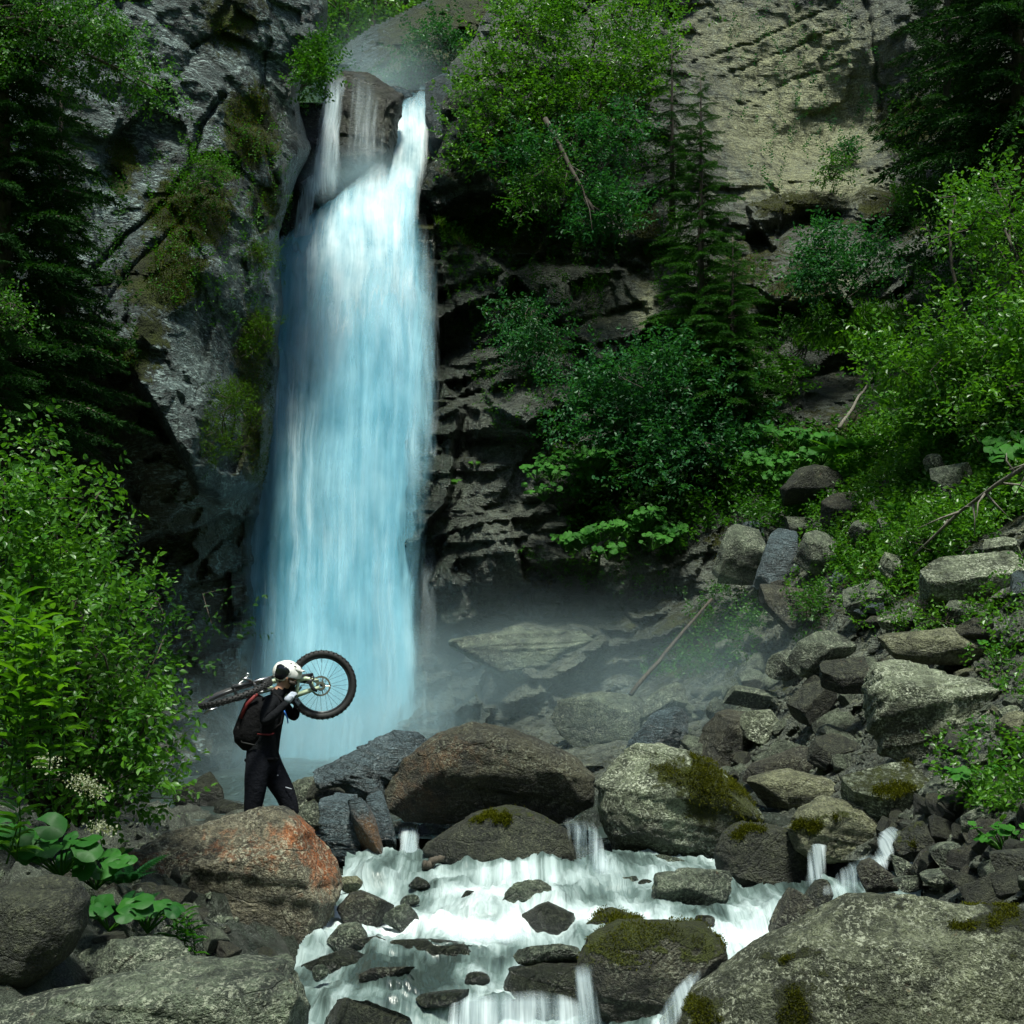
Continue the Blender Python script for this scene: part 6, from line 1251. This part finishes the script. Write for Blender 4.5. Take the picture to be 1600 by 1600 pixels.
def cls(c):
    i = min(range(len(zc)), key=lambda k: (zc[k] - c).length)
    if i in (6, 7, 8): return 2
    if i == 5: return 2 if c.z > N[5][0].z else 0
    if i in (22, 23, 28, 29): return 3
    if i == 0 or i >= 18: return 1
    return 0
skin_mesh('body', N, E, person, [M['jacket'], M['trouser'], M['skin'], M['shoe']], cls)
# face: nose, eyes, ear, beard on the side turned right
fc = Q(451, 1058, -.02)
mb = MB(); mb.tube([fc + Vector((.075, -.02, .03)), fc + Vector((.105, -.02, -.005)), fc + Vector((.085, -.02, -.02))], [.010, .016, .010], 6); mb.build('nose', M['skin'], person)
mb = MB(); mb.tube([fc + Vector((.055, -.065, .02)), fc + Vector((.075, -.062, .02))], [.008, .008], 6); mb.build('eye', M['hair'], person)
mb = MB(); mb.tube([fc + Vector((.0, -.085, .01)), fc + Vector((-.005, -.092, -.03))], [.016, .012], 6); mb.build('ear', M['skin'], person)
mb = MB(); mb.tube([fc + Vector((.02, -.07, -.05)), fc + Vector((.06, -.05, -.065)), fc + Vector((.08, -.0, -.06))], [.02, .025, .02], 7); mb.build('beard', M['hair'], person)
mb = MB(); mb.tube([fc + Vector((.07, -.055, -.035)), fc + Vector((.088, -.02, -.038))], [.006, .006], 5); mb.build('mouth', M['skin'], person)
mb = MB(); mb.tube([fc + Vector((-.08, .0, -.0)), fc + Vector((-.07, -.02, -.06))], [.04, .03], 8); mb.build('hair', M['hair'], person)
# helmet
hc = Q(449, 1051); v, f = ico(5); fwd = np.array([.55, -.1, -.25])
hv = v * np.array([.150, .125, .135]); hv[:, 0] += .012 * np.sign(v[:, 0]) * (np.abs(v[:, 0]) > .7)
low = -.075 + .055 * np.clip(v[:, 0], 0, 1) - .03 * np.clip(-v[:, 0], 0, 1)
hv[:, 2] = np.maximum(hv[:, 2], low + .012 * np.sin(v[:, 0] * 5))
a = .22; Rm = np.array([[math.cos(a), 0, math.sin(a)], [0, 1, 0], [-math.sin(a), 0, math.cos(a)]]); hw = hv @ Rm.T + np.array(hc[:])
pl = np.array(person.location[:]); hel = mesh_np('helmet', hw - pl, f, M['helmet'], person)
def cap(name, dirs, ang, rad, mat, parent, squash=1.0, tilt=0.0):
    v, f = ico(5); d = np.array(dirs, float); d /= np.linalg.norm(d); up = np.array([math.sin(tilt), 0, math.cos(tilt)]); s = np.cross(d, up); s /= np.linalg.norm(s); u = np.cross(s, d)
    aa = np.arctan2(v @ s, v @ d); bb = np.arctan2(v @ u, v @ d) / squash; k = (np.hypot(np.abs(aa) ** 1, bb) < ang) & (v @ d > 0)
    ff = f[k[f].all(1)]; hv = v * np.array([.150, .125, .135]) * rad; w = hv @ Rm.T + np.array(hc[:]); use = np.unique(ff); mp = -np.ones(len(v), int); mp[use] = np.arange(len(use))
    o = mesh_np(name, w[use] - np.array(parent_loc(parent)[:]), mp[ff], mat, parent); m = o.modifiers.new('t', 'SOLIDIFY'); m.thickness = .008; return o
gog = cap('goggles', (-.50, -.90, -.05), .86, 1.045, M['gloss'], person, .78, -.35)
cap('goggle_rim', (-.50, -.90, -.05), 1.0, 1.02, M['helmet'], person, .80, -.35)
for k, dv in enumerate([(.55, -.6, .65), (.75, -.55, .35), (.85, -.45, .05), (.2, -.6, .85), (.5, -.3, .9), (.8, -.2, .6)]): cap('vent', dv, .15, 1.02, M['black'], hel, .55, .5)
mb = MB(); mb.box(Matrix.Translation(hc + Vector((.135, -.01, .03))) @ Matrix.Rotation(.35, 4, 'Y'), .10, .16, .014); mb.build('peak', M['helmet'], hel, False)
mb = MB(); mb.tube([hc + Vector((.03, -.105, -.05)), hc + Vector((.045, -.085, -.10)), hc + Vector((.05, -.05, -.13))], .007, 5); mb.build('chin_strap', M['black'], person)
# gloves: palm and five fingers closed round the frame tube
def glove(name, w, dirv, palm, fing):
    w = Vector(w); dirv = Vector(dirv).normalized(); palm = Vector(palm).normalized(); side = dirv.cross(palm).normalized()
    n = [(w, .036), (w + dirv * .05, .042), (w + dirv * .085, .040)]; e = [(0, 1), (1, 2)]
    for k in range(4):
        b = w + dirv * .095 + side * (.030 - .020 * k); L = (.036, .042, .040, .030)[k]; i = len(n)
        n += [(b, .0115), (b + dirv * L * .6 + palm * .012, .0105), (b + dirv * L * .6 + palm * (.012 + L * .8), .0095), (b + dirv * .0 + palm * (.02 + L), .008)]; e += [(2, i), (i, i + 1), (i + 1, i + 2), (i + 2, i + 3)]
    i = len(n); b = w + dirv * .04 + side * .045
    n += [(b, .014), (b + dirv * .03 + palm * .03, .012), (b + dirv * .045 + palm * .055 - side * .015, .010)]; e += [(1, i), (i, i + 1), (i + 1, i + 2)]
    return skin_mesh(name, n, e, person, [M['glove']], lambda c: 0, 2)
glove('glove', Q(448, 1098, -.26), Q(458, 1083, -.22) - Q(448, 1098, -.26), (.5, .8, .1), 0)
glove('glove', Q(463, 1103, .12), Q(466, 1088, .05) - Q(463, 1103, .12), (-.5, -.6, .2), 0)
# jacket details
mb = MB(); mb.tube([Q(444, 1110, -.16), Q(449, 1122, -.17), Q(450, 1130, -.15)], .008, 6); mb.build('drinking_hose', M['blue'], person)
for (a_, b_, dy) in [((446, 1230), (456, 1233), .015), ((432, 1211), (435, 1212), .02)]:
    mb = MB(); p0, p1 = Q(*a_, dy - .02), Q(*b_, dy - .02); mb.tube([p0, p1], .006, 5); mb.build('printed_mark', M['hlogo'], person)
mb = MB(); mb.tube([Q(384, 1188, -.02) + Vector((0, 0, 0)), Q(398, 1186, -.16), Q(425, 1186, -.15), Q(433, 1186, 0)], [.02] * 4, 6); mb.build('belt', M['bag'], person)
# backpack
bp = thing('backpack', 'black and dark red backpack worn by the person under the bicycle', 'backpack', Q(388, 1165))
ol = [(385, 1092), (405, 1085), (420, 1095), (418, 1125), (414, 1158), (400, 1174), (380, 1172), (366, 1160), (364, 1142), (372, 1120)]
r = rock('x', ol, DP - .06, M['bag'], .75, 5, ncut=2, cutd=(.9, .97), nz=.03, st=0, q=.8, name='bag'); r.parent = bp; r.location = Vector(r.location) - bp.location
for kk in ('label', 'category', '_sz'): del r[kk]
mb = MB(); mb.tube([Q(402, 1084, -.2), Q(386, 1100, -.2), Q(376, 1122, -.19)], [.018, .022, .018], 6); mb.build('red_panel', M['bagred'], bp)
mb = MB(); mb.tube([Q(402, 1147, -.2), Q(420, 1148, -.19), Q(428, 1146, -.16)], [.008, .010, .006], 6); mb.build('red_tab', M['bagred'], bp)
for dy in (-.13, .13):
    mb = MB(); mb.tube([Q(410, 1092, dy), Q(430, 1084, dy * 1.1), Q(445, 1100, dy), Q(440, 1130, dy), Q(415, 1150, dy * 1.2)], .018, 6); mb.build('strap', M['bag'], bp)
mb = MB(); mb.tube([Q(372, 1135, -.16), Q(378, 1160, -.17), Q(400, 1165, -.2)], .010, 5); mb.build('seam', M['black'], bp)

# bicycle
bk = thing('bicycle', 'mountain bike lying across the shoulders of the person', 'bicycle', Q(440, 1082, .12))
BO = bk.location
def sub_empty_mesh(mb, name, mat, parent, smooth=True): return mb.build(name, mat, parent, smooth)
def wheel(c, nrm, R, name, label, ref):
    nrm = Vector(nrm).normalized(); a = nrm.orthogonal().normalized() if ref is None else (Vector(ref) - nrm * Vector(ref).dot(nrm)).normalized(); b = nrm.cross(a)
    def ring(R0, prof, n=96):
        vv, ff = [], []; m = len(prof)
        for i in range(n):
            t = 2 * math.pi * i / n; d = a * math.cos(t) + b * math.sin(t)
            for (dr, dn) in prof: vv.append(c + d * (R0 + dr) + nrm * dn)
        for i in range(n):
            for k in range(m): ff.append((i * m + k, i * m + (k + 1) % m, ((i + 1) % n) * m + (k + 1) % m, ((i + 1) % n) * m + k))
        return vv, ff
    mb = MB(); hubpts = [c - nrm * .05, c - nrm * .03, c + nrm * .03, c + nrm * .05]; mb.tube(hubpts, [.022, .016, .016, .022], 12)
    w = mb.build(name, M['bikedark'], bk); w['label'] = label
    r0 = .036; prof = [(math.cos(t) * r0, math.sin(t) * r0 * .9) for t in np.linspace(0, 2 * math.pi, 12, endpoint=False)]
    mb = MB(); mb.add(*ring(R - r0, prof))
    for i in range(84):
        t = 2 * math.pi * (i + .5) / 84; d = a * math.cos(t) + b * math.sin(t); tg = nrm.cross(d)
        for dn in ((-.012, .012) if i % 2 else (-.028, .028)):
            Mx = Matrix((tg, nrm, d)).transposed().to_4x4(); Mx.translation = c + d * (R - .001 - (.008 if abs(dn) > .02 else 0)) + nrm * dn; mb.box(Mx, .014, .013, .014)
    mb.build('tyre', M['black'], w)
    mb = MB(); mb.add(*ring(R - .078, [(.014, -.014), (.014, .014), (-.006, .012), (-.012, 0), (-.006, -.012)])); mb.build('rim', M['bikedark'], w)
    for i in range(28):
        t = 2 * math.pi * i / 28; s = 1 if i % 2 else -1; hb = t + (.9 if (i // 2) % 2 else -.9)
        mb = MB(); mb.tube([c + (a * math.cos(hb) + b * math.sin(hb)) * .026 + nrm * s * .03, c + (a * math.cos(t) + b * math.sin(t)) * (R - .088)], .0016, 4, False); mb.build('spoke', M['black'], w)
    mb = MB(); t = 1.62; mb.tube([c + (a * math.cos(t) + b * math.sin(t)) * (R - .09), c + (a * math.cos(t) + b * math.sin(t)) * (R - .125)], .004, 5); mb.build('valve', M['black'], w)
    return w
rw = wheel(Q(503, 1070, .12), (.12, -1, .02), .376, 'rear_wheel', 'knobbly rear wheel seen side on against the fall', (1, 0, 0))
fcn = Q(368, 1083, -.25); fn = Vector((-.29, -.17, .94)).normalized()
fw = wheel(fcn, fn, .40, 'front_wheel', 'knobbly front wheel turned edge on beside the helmet', (1, 0, .3))
# cassette, derailleur, swing arm
rc = Q(501, 1072, .06)
def disc(mb, c, nrm, r_out, r_in, th, n=32, teeth=True):
    nrm = Vector(nrm).normalized(); a = nrm.orthogonal().normalized(); b = nrm.cross(a); vv, ff = [], []
    for i in range(n):
        t = 2 * math.pi * i / n; d = a * math.cos(t) + b * math.sin(t); ro = r_out * (1.04 if (teeth and i % 2) else 1)
        vv += [c + d * ro - nrm * th, c + d * ro + nrm * th, c + d * r_in + nrm * th, c + d * r_in - nrm * th]
    for i in range(n):
        j = (i + 1) % n
        for k in range(4): ff.append((i * 4 + k, i * 4 + (k + 1) % 4, j * 4 + (k + 1) % 4, j * 4 + k))
    mb.add(vv, ff)
cn = Vector((.12, -1, .02))
mb = MB()
for r_, o_ in ((.108, 0), (.050, .012), (.040, .018)): disc(mb, rc + cn.normalized() * o_, cn, r_, r_ - .018, .003, 44)
for k in range(5):
    t = k * 1.2566; d = Vector((math.cos(t), .12 * math.cos(t), math.sin(t))); mb.tube([rc + d * .02, rc + d * .10], [.008, .006], 5)
mb.build('cassette', M['gold'], bk, False)
mb = MB(); mb.tube([Q(458, 1064, .02), Q(478, 1060, 0), Q(498, 1064, 0)], [.026, .022, .018], 8); mb.tube([Q(458, 1088, .02), Q(478, 1081, 0), Q(499, 1074, 0)], [.030, .026, .02], 8); mb.tube([Q(486, 1062, 0), Q(490, 1078, 0)], [.016, .018], 8); mb.tube([Q(466, 1064, 0), Q(463, 1086, 0)], [.02, .02], 8)
mb.build('swing_arm', M['bikegreen'], bk)
mb = MB(); mb.tube([Q(495, 1080, -.03), Q(489, 1076, -.05), Q(483, 1067, -.05), Q(487, 1061, -.05)], [.016, .02, .014, .018], 7); disc(mb, Q(484, 1066, -.05), (0, -1, 0), .024, .008, .006, 20); disc(mb, Q(488, 1060, -.05), (0, -1, 0), .024, .008, .006, 20); mb.build('derailleur', M['bikedark'], bk)
mb = MB(); mb.tube([Q(500, 1062, -.02), Q(480, 1066, -.04), Q(455, 1082, .05)], .004, 4); mb.build('chain', M['metal'], bk)
# main frame behind head and shoulders
bb, hd, st_ = Q(452, 1090, .10), Q(415, 1072, .05), Q(447, 1062, .22)
mb = MB(); mb.tube([bb, hd], [.036, .032], 10); mb.tube([st_, hd + Vector((0, 0, .04))], [.026, .028], 10); mb.tube([bb, st_], [.026, .02], 10); mb.tube([hd + Vector((.02, 0, -.05)), hd + Vector((-.02, 0, .06))], [.03, .03], 10); mb.tube([Q(452, 1075, .08), Q(440, 1070, .1)], [.026, .03], 8)
mb.build('frame', M['bikegreen'], bk)
mb = MB(); disc(mb, bb + Vector((0, -.06, 0)), (0, -1, 0), .07, .05, .003, 32); mb.tube([bb + Vector((0, -.07, 0)), bb + Vector((-.12, -.08, -.11))], [.014, .011], 6); mb.tube([bb + Vector((0, .07, 0)), bb + Vector((.12, .08, .11))], [.014, .011], 6); mb.build('crank', M['bikedark'], bk)
mb = MB(); mb.box(Matrix.Translation(bb + Vector((-.12, -.12, -.11))), .09, .09, .02); mb.build('pedal', M['bikedark'], bk, False)
mb = MB(); mb.tube([st_, st_ + Vector((.06, .02, .0)), st_ + Vector((.16, .04, -.02))], [.015, .014, .012], 6); mb.tube([st_ + Vector((.06, .03, .0)), st_ + Vector((.18, .03, .01)), st_ + Vector((.29, .03, .01))], [.02, .05, .065], 8); mb.build('saddle', M['black'], bk)
# fork
ax = (Q(430, 1066, .0) - fcn).normalized()
mb = MB()
for s in (-1, 1):
    o_ = fn * .065 * s; mb.tube([fcn + o_ - ax * .02, fcn + o_ + ax * .22], [.026, .022], 8)
mb.tube([fcn + fn * -.065 + ax * .22, fcn + ax * .25 - fn * .02, fcn + fn * .065 + ax * .22], .018, 7); mb.tube([fcn - fn * .09, fcn + fn * .09], .012, 8); mb.build('fork_lower', M['bikedark'], bk)
mb = MB()
for s in (-1, 1):
    o_ = fn * .065 * s; mb.tube([fcn + o_ + ax * .2, fcn + o_ + ax * .50], [.018, .018], 8)
mb.tube([fcn - fn * .07 + ax * .5, fcn + fn * .07 + ax * .5], .026, 8); mb.tube([fcn + ax * .5, fcn + ax * .72], .02, 8); mb.build('fork_stanchion', M['metal'], bk)
mb = MB(); disc(mb, fcn - fn * .055, fn, .09, .07, .0015, 36, False); mb.build('brake_disc', M['metal'], bk)
hb = fcn + ax * .60
mb = MB(); mb.tube([hb - fn * .36, hb - fn * .12, hb, hb + fn * .10, hb + fn * .16], [.012, .014, .018, .014, .012], 8); mb.build('handlebar', M['bikedark'], bk)
h2 = Q(384, 1060, -.2)
mb = MB(); mb.tube([Q(398, 1072, -.1), Q(390, 1062, -.18), h2, Q(376, 1064, -.2)], [.012, .016, .018, .012], 7); mb.tube([h2, Q(372, 1070, -.22), Q(362, 1069, -.24)], [.008, .006, .005], 5); disc(mb, Q(387, 1055, -.2), (0, -1, 0), .022, .010, .008, 20, False); mb.build('brake_lever', M['metal'], bk)
mb = MB(); mb.tube([Q(340, 1106, -.3), Q(326, 1110, -.3), Q(318, 1116, -.3)], [.010, .014, .008], 6); mb.build('brake_caliper', M['metal'], bk)

# ------------------------------------------------------------------ spray in the air
def mist(name, label, c, r, dens, seed):
    s = NT(name); tc = s.n('TexCoord').outputs['Object']
    ln = s.n('VectorMath', operation='LENGTH'); s.set(ln, 0, tc)
    fall_ = s.mapr(ln.outputs['Value'], 0.0, 1.0, 1.0, 0.0); fall_ = s.math('POWER', fall_, 1.6)
    n = s.mapr(s.noise(tc, 2.2, 2, .5), .3, .75, .25, 1.3)
    d = s.math('MULTIPLY', s.math('MULTIPLY', fall_, n), dens)
    v = s.n('VolumePrincipled'); v.inputs['Color'].default_value = (.66, .88, .95, 1); s.set(v, 'Density', d); v.inputs['Anisotropy'].default_value = .2
    s.set(s.out, 'Volume', v.outputs[0])
    vv, ff = ico(3); o = mesh_np(name, vv, ff, s.m, loc=tuple(c)); o.scale = r; tag(o, label, None, None, 'stuff'); return o
mist('spray_mist', 'spray drifting at the foot of the fall', P(720, 1080, 22.5), (5.6, 3.2, 2.3), .32, 1)
mist('spray_mist', 'spray drifting over the scree right of the fall', P(1080, 1080, 18.5), (3.8, 2.6, 1.9), .2, 2)
mist('spray_mist', 'spray rising behind the lip of the fall', P(575, 170, 30.0), (3.0, 3.4, 2.6), .22, 3)
mist('spray_mist', 'white spray at the foot of the wet rock near the lip', P(560, 270, 24.8), (1.5, .8, .75), 1.1, 6)
mist('spray_mist', 'thin spray over the lip of the fall', P(600, 120, 27.5), (1.6, 1.2, .8), .35, 7)
mist('spray_mist', 'spray drifting over the pool left of the fall', P(420, 1160, 20.5), (2.6, 3.0, 1.6), .3, 4)

mist('spray_mist', 'dense spray where the fall meets the pool', P(560, 1150, 22.6), (3.2, 2.0, 1.5), .45, 5)
